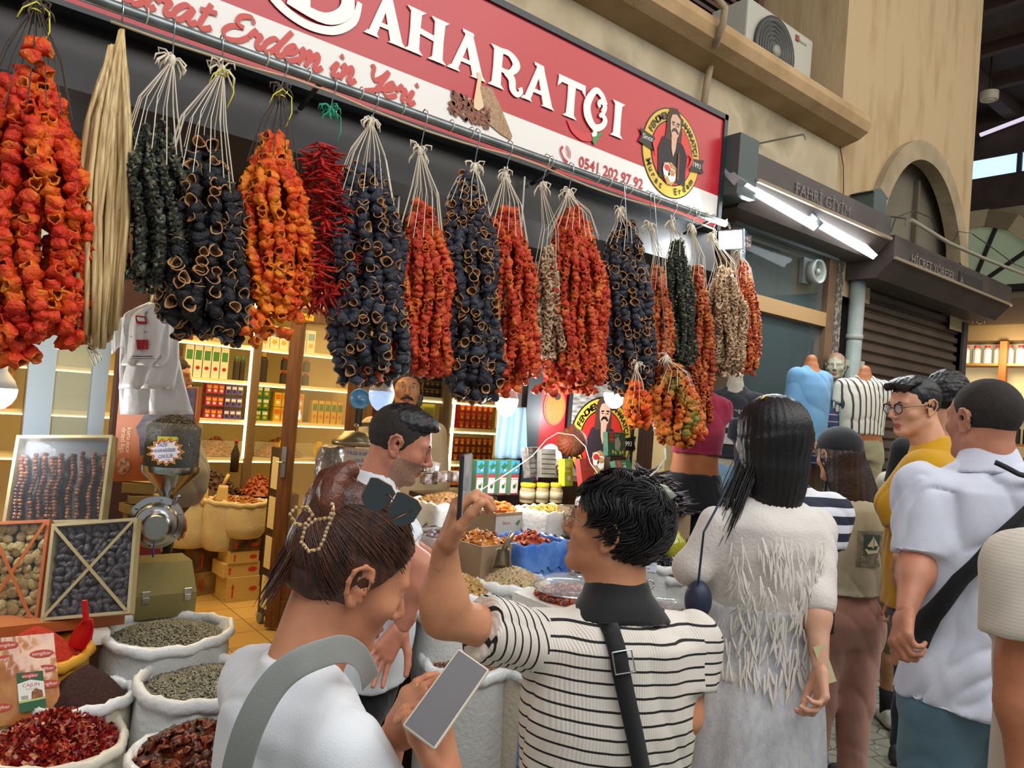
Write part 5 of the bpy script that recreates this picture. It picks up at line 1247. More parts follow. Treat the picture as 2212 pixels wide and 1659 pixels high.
# feathered layer hanging over the back
R_ = np.random.RandomState(2); mb = MB()
for i in range(300):
    x = R_.uniform(-.155, .155); z = R_.uniform(.10, .46)**1.0; pr = np.array(TORSO_F); 
    def sfc(x, z, l=.02):
        w_ = np.interp(z, pr[:, 0], pr[:, 1])*1.02+.02; d_ = np.interp(z, pr[:, 0], pr[:, 2])*1.02+.014; return B(x, -d_*math.sqrt(max(.05, 1-(x/w_)**2))+.008-l, -z)
    ln = R_.uniform(.04, .085); dx = R_.uniform(-.012, .012); w = R_.uniform(.002, .0055); lf = .012+R_.uniform(0, .004)
    a, b, c = sfc(x, z, lf), sfc(x+dx, z+ln*.6, lf+.003), sfc(x+dx*2, z+ln, lf+.001)
    mb.add([a-B.r*w*.4, a+B.r*w*.4, b+B.r*w, c, b-B.r*w, (a+b)/2-B.f*.0015], [(0, 5, 4), (0, 1, 5), (1, 2, 5), (2, 3, 5), (5, 3, 4)])
mb.build('feathered_layer', M('feather_linen', '#d4cec6', .85), K['t'])
F = K['H']
g = SDF(F.o-[.25, .25, .36], F.o+[.25, .25, .16], .006)
g.ell(F(0, -.014, .03), np.array([.095, .108, .102]), F.M, 0)
g.stack(F(0, -.02, .0), F(0.005, -.045, -.25), F.r, [(0, .097, .09, 0), (.08, .098, .085, 0), (.15, .085, .065, .0), (.2, .068, .045, .0), (.25, .04, .025, .0)], .03)
P0 = np.stack(np.meshgrid(*g.ax, indexing='ij'), -1); q = (P0-F.o)@F.M.T
g.D = np.maximum(g.D, (np.minimum(q[..., 1]-.038, .9*(q[..., 1]-.07)-.5*(q[..., 2]-.07))).astype(np.float32))
V, Fa = g.mesh(); Nn = vnorm(V, Fa); q = (V-F.o)@F.M.T; an = np.arctan2(q[:, 0], -q[:, 1])
V = V+Nn*((np.sin(an*34+3*np.sin(q[:, 2]*9))+.6*np.sin(an*61))*.0011)[:, None]; mk('hair', V, Fa, HAIR['black'], K['t'])
R_ = np.random.RandomState(8)
def flow_long(p, R): return np.stack([-.12*np.sign(p[:, 0]+.03)+0*p[:, 0], 0*p[:, 0]-.02, -np.ones(len(p))], 1)
v0 = np.stack([R_.uniform(-.1, -.07, 90), R_.uniform(-.05, .03, 90), R_.uniform(-.10, -.05, 90)], 1)
strands(K['t'], 'loose_hair', F, (0, 0, 0), (.1, .1, .1), 90, lambda p, R: np.tile([-.42, -.12, -.8], (len(p), 1)), .2, .0013, HAIR['black'], 3, V0=v0, proj=False)
mb = MB(); mb.tube([F(x, -.02+.02*math.cos(x*30), .128-.0*abs(x)-3.2*x*x) for x in np.linspace(-.065, .065, 9)], .004, 6)
mb.build('headband', gold, K['t'], smooth=True)
tagb = thing('shoulder_bag', 'dark navy bag hanging in front of the woman in the white dress', 'bag', P(1492, 1290, 1.85))
g = SDF(P(1492, 1290, 1.85)-.16, P(1492, 1290, 1.85)+.16, .008); g.ell(P(1508, 1296, 1.96), (.036, .036, .052), None, 0); V, Fa = g.mesh(); mk('bag_body', V, Fa, M('navy_leather', '#232a42', .5), tagb)
mb = MB(); mb.tube([P(1508, 1262, 1.94), P(1520, 1150, 1.9), P(1560, 1075, 1.93)], .003, 6); mb.build('strap', M('navy_leather'), tagb)
bk = thing('paper_fan', 'folded pale yellow paper held low by the woman in the white dress', 'paper', P(1778, 1440, 1.9))
mb = MB()
for i in range(5): mb.bar(P(1768+2*i, 1395, 1.9+.01*i), P(1795-3*i, 1475, 1.88+.012*i), .003, .03, up=VR)
mb.build('sheets', M('pale_paper', '#b9b48a', .8), bk)
# ---- shopkeeper in the white polo
wp = fabric('white_polo', '#d5dae0', '#cdd3da')
N = P(806, 1040, 2.38)
K = person('shopkeeper in a white polo shirt with short dark hair looking down to the right', N, 78, headf=unit(hdir(84)-Z_*.28), head_off=(0, .075, .125), s=1., hs=1.02, fem=0, skin=('#bd7f66', '#a96a54'), topm=wp, top=dict(name='polo_shirt', sl=1.25), hem=.60, sleeve=.7, build=1.16, lean=.14, hh=.0042, seed=21,
    botm=fabric('black_jeans', '#15161b'), nose=1.02, beard=lambda x, y, z: (z < -.035) & (y > -.0) & (z > -.125) | ((z < -.048) & (z > -.057) & (y > .07) & (np.abs(x) < .028)),
    Rr=dict(el=P(905, 1225, 2.18), wr=P(868, 1352, 2.16), hd=unit(P(815, 1430, 2.12)-P(868, 1352, 2.16)), hn=unit(VR*-.6+VF*.6-Z_*.5), side=VR, curl=(.2, .25, .3, .35), spread=.25, thumb=((.9, .2), (.3, 0), (.2, 0))), L=dict(el=P(900, 1200, 2.75), wr=P(960, 1240, 2.8)))
F = K['H']
cap_hair(K, 'short', r=(.081, .100, .094), c=(0, -.012, .034), front=(.08, .062), ear=.012, temple=.035, nape=-.05, side=-.02, amp=.0012, mat=HAIR['short'])
g = SDF(F.o-.17, F.o+.17, .005); g.ell(F(0, .0, .062), (.078, .098, .07), F.M, 0); g.ell(F(0, .065, .085), (.055, .035, .03), F.M, .02); g.half(F(0, .0, .05), unit(F.u+F.f*-.25)); V, Fa = g.mesh(); Nn = vnorm(V, Fa)
mk('hair_top', V+Nn*(noise3(V, 60, 2, 2)*.003)[:, None], Fa, HAIR['black'], K['t']); eyes(K['t'], F)
mb = MB(); mb.tube([F(-.024, .094, -.056), F(0, .100, -.053), F(.024, .094, -.056)], [.002, .005, .002], 6); mb.build('moustache', HAIR['black'], K['t'], smooth=True)
def collar(K, mat, z=.0, r=1.):
    B = K['B']; g = SDF(B.o-.17, B.o+.17, .006); g.stack(B(0, .02, .03+z), B(0, .008, -.05), B.r, [(0, .062*r, .064*r, 0), (.03, .074*r, .07*r, 0), (.08, .1*r, .082*r, 0)], 0); g.cap(B(0, .03, .12), B(0, .03, -.05), .058*r, .056*r, .003, 's'); g.cap(B(0, .13, .1), B(0, .15, -.15), .03, .045, .01, 's')
    V, Fa = g.mesh(); mk('collar', smoothv(V, Fa, 1), Fa, mat, K['t'])
collar(K, wp, r=1.03)
# ---- moustached man inside the shop
N = P(874, 896, 4.3)
K = person(
    'man with a black moustache in a cream shirt standing inside the lit shop', N, 172, headf=hdir(168), head_off=(0, .03, .155), s=1.02, hs=1.0, fem=0, skin=('#c08a62', '#ab744e'), topm=fabric('cream_shirt', '#cdb58c'), hem=.6, sleeve=1.6, build=1.1, th=.011, hh=.005, seed=30, nose=1.0, botm=fabric('dark_trousers', '#2a2624'))
F = K['H']; eyes(K['t'], F, brow='#2a1a12')
cap_hair(K, 'dkbrown', r=(.088, .104, .1), c=(0, -.014, .035), front=(.085, .06), ear=-.01, temple=.02, nape=-.11, side=.0, amp=.003, extra=[((.075, -.02, -.05), (.022, .04, .06)), ((-.075, -.02, -.05), (.022, .04, .06))])
mb = MB(); mb.tube([F(-.036, .083, -.07), F(-.02, .094, -.058), F(0, .1, -.053), F(.02, .094, -.058), F(.036, .083, -.07)], [.003, .008, .008, .008, .003], 8); mb.build('moustache', HAIR['black'], K['t'], smooth=True)
# ---- large man in grey behind the grinder
N = P(352, 868, 4.3)
K = person('man in a tight grey t-shirt and black trousers standing behind the pepper grinder', N, 82, s=1.05, build=1.25, skin=('#b57f60', '#a06c50'), topm=fabric('grey_tee', '#7f7a70'), hem=.56, sleeve=.7, th=.012, hh=.006, seed=31, botm=fabric('black_slacks', '#17181c'),
    torso=[(0, .05, .05, 0), (.03, .075, .062, .0), (.055, .13, .082, .0), (.085, .168, .098, .0), (.16, .18, .112, .01), (.25, .182, .14, .03), (.36, .18, .165, .05), (.47, .175, .165, .05), (.56, .178, .145, .03), (.66, .185, .128, 0)])
cap_hair(K, 'short')
# ---- woman in a cap with pink trousers
N = P(1836, 1058, 3.32)
K = person('woman in a black cap, beige printed t-shirt and pink trousers walking away', N, -6, headf=hdir(-14), head_off=(-.05, .03, .145), s=.96, hs=1.02, fem=1, skin=('#cf9c80', '#bd8468'), topm=fabric('beige_tee', '#b5ab94', '#aca38c'), top=dict(name='t_shirt', sl=1.35), hem=.47, sleeve=.7, build=1.14, seed=41, wr=.006,
    botm=fabric('pink_trousers', '#b98878', '#b07f70'), bottom=dict(r=(.105, .085, .066)), Rr=dict(el=P(1940, 1180, 3.3), wr=P(1938, 1280, 3.2)), L=dict(el=P(1745, 1190, 3.3), wr=P(1750, 1290, 3.2)))
F = K['H']; B = K['B']
g = SDF(F.o-[.25, .25, .42], F.o+[.25, .25, .16], .007)
g.ell(F(0, -.01, .03), (.085, .1, .09), F.M, 0); g.stack(F(0, -.02, .02), F(.13, -.085, -.36), F.r, [(0, .085, .08, 0), (.1, .105, .075, 0), (.2, .11, .065, 0), (.32, .085, .05, 0), (.4, .03, .025, 0)], .03)
P0 = np.stack(np.meshgrid(*g.ax, indexing='ij'), -1); q = (P0-F.o)@F.M.T; g.D = np.maximum(g.D, (q[..., 1]-.03).astype(np.float32))
V, Fa = g.mesh(); Nn = vnorm(V, Fa); q = (V-F.o)@F.M.T; an = np.arctan2(q[:, 0], -q[:, 1]); V = V+Nn*(np.sin(an*26+2*np.sin(q[:, 2]*8))*.0018)[:, None]; mk('hair', V, Fa, HAIR['dkbrown'], K['t'])
g = SDF(F.o-.22, F.o+.22, .006); g.ell(F(0, -.005, .055), (.092, .11, .088), F.M, 0); g.half(F(0, 0, .035), F.u); g.ell(F(0, .13, .04), (.065, .06, .012), F.M, .012); V, Fa = g.mesh(); mk('cap', V, Fa, fabric('black_cap', '#1d2025', '#23262c'), K['t'])
def torso_print(K, mat, x0, x1, z0, z1, torso, build, name, s=1., lift=.02, nx=8, nz=8, back=True, idx=None):
    B = K['B']; pr = np.array(torso); mb = MB()
    def S_(u, v, l=0):
        x = x0+(x1-x0)*u; z = z0+(z1-z0)*v; wd = np.interp(z, pr[:, 0], pr[:, 1])*build+.012; dp = np.interp(z, pr[:, 0], pr[:, 2])*(1+(build-1)*1.2)+.012; o = np.interp(z, pr[:, 0], pr[:, 3])
        y = dp*math.sqrt(max(.05, 1-(x/wd)**2))+lift+l; return B(x, o-y if back else o+y, -z)
    return S_
S_ = torso_print(K, None, -.02, .125, .17, .33, TORSO_F, 1.14, 'print', lift=.004)
mb = MB(); mb.grid(lambda u, v: S_(u, v), 8, 8, 0)
for a0, a1 in ((0, 1),):
    mb.grid(lambda u, v: S_(.2+.6*u, .1+.42*v, .002), 6, 6, 1)
    mb.add([S_(.22, .5, .004), S_(.8, .42, .004), S_(.72, .6, .004), S_(.35, .64, .004)], [(0, 1, 2, 3)], 2)
    mb.add([S_(.5, .48, .004), S_(.54, .48, .004), S_(.54, .14, .004), S_(.5, .14, .004)], [(0, 1, 2, 3)], 2); mb.add([S_(.52, .16, .004), S_(.3, .42, .004), S_(.5, .44, .004)], [(0, 1, 2)], 2); mb.add([S_(.56, .18, .004), S_(.75, .4, .004), S_(.56, .42, .004)], [(0, 1, 2)], 2)
text(mb, 'Timberland', S_(.12, .82, .005), unit(S_(1, .82)-S_(0, .82)), B.u, w=.11, m=2, center=False)
mb.build('chest_print', [M('print_taupe', '#8f8672', .8, col2='#5a5f58', cs=40), M('print_green', '#2f4a42', .8), M('print_cream', '#c9c1aa', .8)], K['t'])
# ---- person in the navy and white striped top between them
N = P(1706, 1045, 2.62)
nv = stripes('navy_stripes', (0, 0, 1), .058, .5, '#d3d6de', '#1b2236', .1)
K = person('person in a wide-striped navy and white t-shirt half hidden by the white dress', N, 0, s=.93, fem=0, skin=('#c89878', '#b08060'), topm=nv, top=dict(name='t_shirt', sl=1.25), hem=.55, sleeve=.65, seed=44, botm=fabric('navy_shorts', '#20242e'), th=.010, hh=.006,
    Rr=dict(el=P(1775, 1215, 2.6), wr=P(1760, 1320, 2.5)))
cap_hair(K, 'black')
pb = tag(MB().box((0, 0, 0), (.02, .045, .12)).build('small_black_bag', M('black_leather', '#1c1b1c', .45), None, bevel=.006), 'small black leather case at the hip behind the white dress', 'bag'); pb.location = P(1803, 1372, 2.5); pb.rotation_euler = (0, .06, yaw)
# ---- man in the yellow shirt with glasses
yl = fabric('yellow_shirt', '#b8860c', '#c49413')
N = P(2020, 962, 2.84)
K = person('man with black-rimmed glasses in a mustard yellow shirt looking back to the left', N, -52, headf=unit(hdir(-100)-Z_*.14), head_off=(-.05, .07, .14), s=1.0, hs=.94, fem=0, skin=('#d7a283', '#c48e70'), topm=yl, top=dict(name='shirt', sl=1.3), hem=.62, sleeve=1.5, build=1.05, lean=.2, seed=51, botm=fabric('grey_trousers', '#4a4d52'), L=dict(el=P(1940, 1090, 2.75), wr=P(1950, 1190, 2.7)))
F = K['H']; cap_hair(K, 'black', r=(.080, .099, .095), c=(0, -.012, .035), front=(.084, .058), ear=.022, temple=.04, nape=.012, side=-.01, amp=.002)
cap_hair(K, 'short', name='cropped_sides', r=(.0785, .0975, .09), c=(0, -.012, .033), front=(.082, .05), ear=.01, temple=.038, nape=-.045, side=-.02, amp=.0005, mat=HAIR['short'])
g = SDF(F.o-.17, F.o+.17, .005)
for i in range(9): a = -1+i/4; g.cap(F(.05*a, .02, .108), F(.055*a, .078, .10-.012*abs(a)), .018, .015, .01)
V, Fa = g.mesh(); Nn = vnorm(V, Fa); mk('quiff', V+Nn*(noise3(V, 70, 5, 2)*.003)[:, None], Fa, HAIR['black'], K['t'])
eyes(K['t'], F); glasses(K, 'glasses', '', M('black_frame', '#15130f', .35), gl, .019, halfrim=True); collar(K, yl, r=1.05)
strap(K, [(.14, .08), (.03, .2), (-.06, .34), (-.15, .5)], .03, blk_f, build=1.05, lift=.014)
# ---- man in black behind, with glasses
N = P(2040, 935, 3.6)
K = person('man in a black t-shirt and thin glasses with thick black hair facing away', N, 45, headf=hdir(62), head_off=(0, .035, .15), s=1.02, hs=1.08, skin=('#c2906f', '#ad7b5c'), topm=fabric('black_tee', '#17181b'), hem=.6, sleeve=.6, seed=61, botm=fabric('dark_jeans', '#252a33'), th=.011, hh=.005)
cap_hair(K, 'black', r=(.088, .108, .105), c=(0, -.012, .04), front=(.088, .05), ear=.01, temple=.04, nape=-.045, amp=.005)
glasses(K, 'glasses', '', M('black_frame'), gl, .018)
strap(K, [(-.10, .07), (-.10, .2), (-.11, .4)], .035, fabric('white_strap', '#c9ccd0'), lift=.016)
# ---- man in the white shirt at the right
ws = fabric('white_cotton', '#cfd3e2', '#c8cddd')
N = P(2143, 992, 2.08)
K = person('broad man in white rolled-sleeve shirt and light jeans with black cross strap', N, 4, headf=hdir(-14), head_off=(-.012, .03, .102), s=1.03, hs=.96, skin=('#c08468', '#ad7258'), topm=ws, top=dict(name='shirt', sl=1.08), hem=.66, sleeve=.92, build=1.1, seed=71, wr=.009, botm=fabric('light_jeans', '#5f7d8c', '#54707f'), bottom=dict(name='jeans', r=(.1, .078, .06)), hh=.0045,
    L=dict(el=P(1985, 1210, 2.05), wr=P(1958, 1318, 1.95), hn=-VR-VF*.3, curl=(.9, 1.0, 1.0, 1.0)), Rr=dict(el=P(2330, 1260, 2.0), wr=P(2330, 1400, 1.9)))
F = K['H']; cap_hair(K, 'short', r=(.0795, .098, .09), c=(0, -.012, .034), front=(.084, .06), ear=.012, temple=.035, nape=-.058, side=-.02, amp=.0005, mat=HAIR['short'])
collar(K, ws, r=1.08)
strap(K, [(.10, .035), (.03, .1), (-.06, .2), (-.13, .31), (-.175, .42), (-.195, .5)], .034, blk_f, build=1.1, lift=.024)
strap(K, [(-.045, .005), (.0, .03), (.09, .045)], .014, blk_f, 'lanyard', build=1.14, lift=.035)
S_ = torso_print(K, None, .045, .1, .175, .205, TORSO_M, 1.14, 'logo', lift=.016)
mb = MB(); mb.add([S_(0, 0), S_(1, 0), S_(.5, 1)], [(0, 1, 2)], 0)
for v in (.12, .32, .52): mb.add([S_(.1+v*.5, v, .001), S_(.9-v*.5, v, .001), S_(.85-v*.5, v+.1, .001), S_(.15+v*.5, v+.1, .001)], [(0, 1, 2, 3)], 1)
mb.build('triangle_badge', [M('badge_grey', '#4d5d6a', .6), M('badge_pale', '#b9c3cc', .6)], K['t'])
# ---- person at the right edge, only sleeve and arm
N = P(2452, 1130, 1.28)
K = person('person at the right edge of the picture, only a cream sleeve and bare forearm showing', N, 0, s=1.02, skin=('#c07e5c', '#a96a48'), topm=stripes('cream_waffle', (0, 0, 1), .006, .2, '#d2cabc', '#c2baac', .1), top=dict(name='t_shirt', sl=1.15), hem=.6, sleeve=.72, build=1.05, seed=81, botm=fabric('beige_chinos', '#8c8270'), hh=.006,
    L=dict(el=P(2215, 1440, 1.25), wr=P(2222, 1740, 1.2)))
cap_hair(K, 'short')
# ---- person in shorts, black socks and trainers ahead of the crowd
N = P(1992, 1012, 4.1)
K = person('person in shorts with black socks and grey trainers, seen between the walkers', N, 8, s=1.0, skin=('#c99676', '#b38060'), topm=M('floral_shirt', '#c9bfa8', .8, col2='#8f5a40', cs=14, pos=(.55, .65)), hem=.62, sleeve=.6, seed=91, botm=fabric('khaki_shorts', '#8a7d68'), kneepant=True, shoes='#b9b4a8', th=.012, hh=.007)
cap_hair(K, 'black')
# ================================================================ lamps
def bulb(px, py, D, label, r=.052, glow=True, drop=.5, pw=14):
    c = P(px, py, D); t = thing('hanging_bulb', label, 'lamp', c)
    mb = MB(); mb.lathe([(r*.98, .0), (r, -.012), (r*.93, -.035), (r*.7, -.06), (r*.35, -.078), (0, -.083)], 28, c)
    mb.build('glass_dome', lampw if glow else M('lamp_blue', '#bcd4f2', .2, emis='#a9c8ee', es=.9), t, smooth=True)
    mb = MB(); mb.lathe([(r*.98, 0), (r*.8, .03), (r*.5, .055), (.02, .07), (.018, .11), (0, .11)], 24, c); mb.build('socket', white_p, t, smooth=True)
    mb = MB(); mb.tube([c+[0, 0, .1], c+[.01, 0, .3], (c[0], c[1], max(c[2]+.3, 2.62))], .004, 6); mb.build('cord', M('cord_white', '#d5d5d0', .6), t)
    if glow: point('bulb_light', c-[0, .0, .16], pw, (.95, .98, 1), .05)
bulb(1095, 860, 3.3, 'brightly lit white bulb hanging under the pink-tinged red garland')
bulb(825, 845, 3.0, 'bluish hanging bulb seen left of the moustached man', glow=False)
bulb(1328, 850, 4.05, 'lit bulb half hidden beside the round spice poster', r=.06, pw=9)
bulb(0, 838, 2.9, 'white lamp cut by the left edge of the picture', r=.06)
c = P(1578, 518, 4.05); t = thing('floodlight', 'square white floodlight glaring at the right end of the garland rod', 'floodlight', c)
M3 = np.stack(frame(unit(-VF*.75-VR*.5-Z_*.25), Z_), 1)
mb = MB(); mb.frame(M3, c); mb.box((-.07, -.055, -.03), (.07, .055, 0)); mb.build('housing', M('flood_body', '#3b4246', .5), t)
mb = MB(); mb.frame(M3, c); mb.box((-.063, -.048, .001), (.063, .048, .004)); mb.build('lit_panel', lampw, t)
mb = MB(); mb.tube([c+[-.01, .0, .06], c+[-.05, 0, .1], (3.28, 2.4, 2.65)], .006, 6); mb.build('bracket', steel, t)
area('flood_spill', c+unit(-VF*.75-VR*.5-Z_*.25)*.03, c+unit(-VF*.75-VR*.5-Z_*.25), .12, .1, 9, (.88, .96, 1))
for k, (a, b) in enumerate((((1600, 392), (1752, 482)), ((1765, 478), (1880, 545)))):
    p = onY(*a, 2.49); q = onY(*b, 2.49); t = thing('tube_light', ['left of the two lit tube lights under the clothes shop hood', 'right of the two lit tube lights under the clothes shop hood'][k], 'tube light', (p+q)/2)
    mb = MB(); mb.bar(p-[.02, 0, 0], q+[.0, 0, 0], .11, .04, up=(0, .7, -.7)); mb.build('lit_diffuser', lampw, t)
    mb = MB(); mb.bar(p-[.09, 0, -.01], p-[.02, 0, 0], .12, .05, up=(0, .7, -.7)); mb.bar(p-[.09, -.035, -.035], q+[.02, .035, .035], .12, .02, up=(0, .7, -.7)); mb.build('lamp_housing', M('lamp_grey', '#8d9496', .4), t)
    area('tube_spill', (p+q)/2+[0, -.04, -.05], (p+q)/2+[-.1, -1, -1.4], .7, .08, 12, (.88, .97, 1))
# ================================================================ loose goods
def prot(kind, seed=0):
    r = np.random.RandomState(seed+100)
    mb = MB()
    if kind == 'seed':
        mb.ball((0, 0, 0), (.0092, .0042, .0026), 6)
    elif kind == 'nut': mb.ball((0, 0, 0), (.0085, .0062, .0055), 8)
    elif kind == 'almond': mb.ball((0, 0, 0), (.011, .006, .004), 7)
    elif kind == 'raisin': mb.ball((0, 0, 0), (.007, .005, .004), 6)
    elif kind == 'yraisin': mb.ball((0, 0, 0), (.006, .0035, .0035), 6)
    elif kind == 'walnut': mb.ball((0, 0, 0), (.011, .009, .008), 8)
    elif kind in ('apricot', 'tomato', 'date', 'fig', 'stone'):
        R = {'apricot': (.019, .016, .008), 'tomato': (.021, .017, .006), 'date': (.021, .0115, .011), 'fig': (.024, .020, .011), 'stone': (.02, .016, .012)}[kind]
        mb.ball((0, 0, 0), R, 12)
    elif kind == 'flake':
        l = .022; w = .006; mb.add([(-l, -w, 0), (0, -w*1.3, .004), (l, -w*.6, -.002), (l, w*.6, -.001), (0, w*1.2, .006), (-l, w, .002), (-l*.3, 0, .008)], [(0, 1, 6), (1, 2, 3, 6), (3, 4, 6), (4, 5, 6), (5, 0, 6)])
    elif kind == 'okra': g = chili_geo(seed, .075, .006); return g[0], [tuple(f) for f in g[1]]
    V = np.concatenate(mb.V)
    if kind == 'fig': q = np.hypot(V[:, 0], V[:, 1])/.022; V[:, 2] *= .55+.6*np.abs(q-.25); V += noise3(V, 160, seed, 2)[:, None]*V*.09
    if kind in ('date', 'stone', 'walnut', 'tomato', 'apricot'): V = V*(1+noise3(V, 150, seed, 2)[:, None]*(.12 if kind != 'tomato' else .2))
    if kind == 'apricot': V[:, 2] -= .004*np.exp(-((V[:, 0]**2+V[:, 1]**2)/.00006))*np.sign(V[:, 2])
    if kind == 'tomato': V[:, 2] += .006*np.sin(V[:, 0]*180+seed)+.004*np.cos(V[:, 1]*200)
    return V, mb.F
def frm(c, ax=(1, 0)): ax = unit([*ax, 0]); return np.stack([ax, np.cross(Z_, ax), Z_], 1), np.array(c, float)
def surf_h(u, v, h, sh, pk=(0, 0)):
    q = math.hypot(u-pk[0]*(1-math.hypot(u, v)), v-pk[1]*(1-math.hypot(u, v)))
    if sh == 'rect': q = max(abs(u), abs(v))**1.3*.8+q*.2
    return h*max(0, .45*(1-q)+.55*(1-q*q))
def heap(name, label, c, rx, ry, h, kind, n, mats, sh='round', ax=(1, 0), seed=0, cat=None, base=None, pk=(0, 0), tilt=.5, sc=1., asthings=False, group=None, flatn=0, thname=None):
    T = frm(c, ax); r = np.random.RandomState(seed); mb = MB(); mb.frame(*T)
    nr, na = 7, 28; V = [(0, 0, surf_h(0, 0, h, sh, pk))]; Fa = []
    for i in range(1, nr+1):
        for j in range(na):
            a = 2*PI*j/na; u, v = math.cos(a), math.sin(a)
            if sh == 'rect': m = max(abs(u), abs(v)); u, v = u/m, v/m
            q = i/nr; V.append((u*q*rx, v*q*ry, surf_h(u*q, v*q, h, sh, pk)-.004+r.uniform(-.002, .002)))
    for j in range(na): Fa.append((0, 1+j, 1+(j+1) % na))
    for i in range(nr-1):
        for j in range(na): a = 1+i*na; Fa.append((a+j, a+na+j, a+na+(j+1) % na, a+(j+1) % na))
    mb.add(V, Fa, 0)
    ml = mats if isinstance(mats, (list, tuple)) else [mats]
    its = []
    for i in range(n):
        if sh == 'rect': u, v = r.uniform(-.96, .96, 2)
        else: a = r.rand()*6.28; q = math.sqrt(r.rand())*.97; u, v = q*math.cos(a), q*math.sin(a)
        z = surf_h(u, v, h, sh, pk)+r.uniform(0, .004)*sc+flatn
        rot = rotm(r.normal()*tilt, r.normal()*tilt, r.rand()*6.28); its.append((np.array([u*rx, v*ry, z]), rot, r.randint(4), r.uniform(.82, 1.18)*sc, r.randint(len(ml))))
    G4 = [prot(kind, k) for k in range(4)]
    if not asthings:
        for p, rot, k, s, m in its: mb.add((G4[k][0]*s)@rot.T+p, G4[k][1], m)
        o = mb.build(name, ml, smooth=True); tag(o, label, cat or 'heap', kind='stuff'); return o
    o = mb.build('filling_'+kind, ml[0], smooth=True); o.name = name+'_underneath'; tag(o, label.replace('one of the', 'packed layer below the'), 'heap', kind='stuff')
    ms = [mkmesh(thname, G4[k][0], G4[k][1], ml[k % len(ml)]) for k in range(4)]
    for p, rot, k, s, m in its:
        q = bpy.data.objects.new(thname, ms[(k+m) % 4]); SC.collection.objects.link(q); w = T[0]@p+T[1]
        q.matrix_world = Matrix.Translation(Vector(w))@Matrix(T[0]@rot).to_4x4()@Matrix.Scale(s, 4); tag(q, label, cat, group)
sack_w = M('sack_white', '#c9cbca', .75, col2='#bfc0bd', cs=5, bump=.35, bs=90); plast = M('sack_plastic', '#dfe3e4', .28, bump=.5, bs=35, spec=.7)
sack_c = M('sack_cream', '#cfc3a4', .8, col2='#bfae88', cs=6, bump=.4, bs=70); blue_s = M('blue_stripe', '#3f5f9e', .7, col2='#7f95c0', cs=90)
def sack(label, c, R, H, mat=None, rim=None, seed=0, ry=1., stripes_=None, writing=None, roll=.015, bulge=1.04):
    """woven sack with its mouth rolled back; c is the centre of the mouth"""
    mat = mat or sack_w; rim = rim or plast; r = np.random.RandomState(seed); ph = r.rand(6)*6.28; c = np.array(c, float); z0 = c[2]-H
    t = thing('sack', label, 'sack', (c[0], c[1], z0))
    def wob(a, z, i): return 1+.018*math.sin(3*a+ph[0]+z*6)+.012*math.sin(7*a+ph[1]-z*9)+.008*math.sin(13*a+ph[2]+z*14)
    prof = [(R*.82, 0), (R*.97, .03), (R*bulge, H*.3), (R*(bulge*.5+.52), H*.62), (R*1.02, H*.85), (R*1.0, H-.03), (R*1.0, H), (R*.96, H+.004), (R*.95, H-.06), (0, H-.06)]
    p2 = []
    for (a, b), (d, e) in zip(prof[:-1], prof[1:]):
        k = 4 if abs(e-b) > .08 else 1
        for i in range(k): p2.append((a+(d-a)*i/k, b+(e-b)*i/k))
    p2.append(prof[-1])
    mb = MB(); mb.lathe(p2, 44, (c[0], c[1], z0), ry=ry, wob=wob); mb.build('sack_body', mat, t, smooth=True)
    mb = MB(); n = 52; V = []
    for i in range(n):
        a = 2*PI*i/n; ww = 1+.02*math.sin(3*a+ph[3])+.015*math.sin(8*a+ph[4])
        for j in range(9):
            b = 2*PI*j/9; rr = roll*(1+.22*math.sin(11*a+ph[5]+b)+.12*math.sin(23*a+b*2)); rad = R*1.01*ww+rr*math.cos(b)
            V.append((c[0]+rad*math.cos(a), c[1]+rad*ry*math.sin(a), c[2]+rr*math.sin(b)*1.5+.006*math.sin(2*a+ph[0])-.008))
    mb.add(V, [(i*9+j, ((i+1) % n)*9+j, ((i+1) % n)*9+(j+1) % 9, i*9+(j+1) % 9) for i in range(n) for j in range(9)]); mb.build('rolled_rim', rim, t, smooth=True)
    for k, a in enumerate(stripes_ or []):
        mb = MB(); V = []
        zz = np.linspace(.02, H-.01, 14)
        for z in zz:
            rr = np.interp(z, [b for a_, b in prof[:7]], [a_ for a_, b in prof[:7]])
            for da in (-.035, .035): w = wob(a+da, z, 0); V.append((c[0]+(rr*w+.002)*math.cos(a+da), c[1]+(rr*w+.002)*ry*math.sin(a+da), z0+z))
        mb.add(V, [(2*i, 2*i+1, 2*i+3, 2*i+2) for i in range(13)]); mb.build('blue_band', blue_s, t, solid=.002)
    if writing:
        for txt, zz, h, col, flip in writing:
            mb = MB(); n = len(txt); a0 = math.atan2(-c[1], -c[0]); rr = R*(bulge*.5+.55)+.012; step = h*.72/rr
            for i, ch in enumerate(txt):
                if ch == ' ': continue
                a = a0+(i-n/2)*step*(1 if not flip else -1)
                pos = np.array([c[0]+rr*math.cos(a), c[1]+rr*math.sin(a), z0+zz]); ax = np.array([-math.sin(a), math.cos(a), 0]); ay = Z_
                if flip: ax, ay = -ax, -Z_
                text(mb, ch, pos, ax, ay, h=h)
            mb.build('lettering', M('ink_'+col, col, .7), t)
    return t
sunseed = [M('sunflower_seed', '#6e6a58', .5, col2='#1f1f1c', col3='#a8a48c', cs=240, cd=1), M('sunflower_seed_b', '#8d8974', .5, col2='#4a4a40', cs=240, cd=1)]
W1 = M('sack_bright', '#d9dcdc', .6, bump=.4, bs=60)
sack('white plastic-lined sack of sunflower seeds nearest the shop door', (.88, 3.2, .57), .235, .57, seed=1)
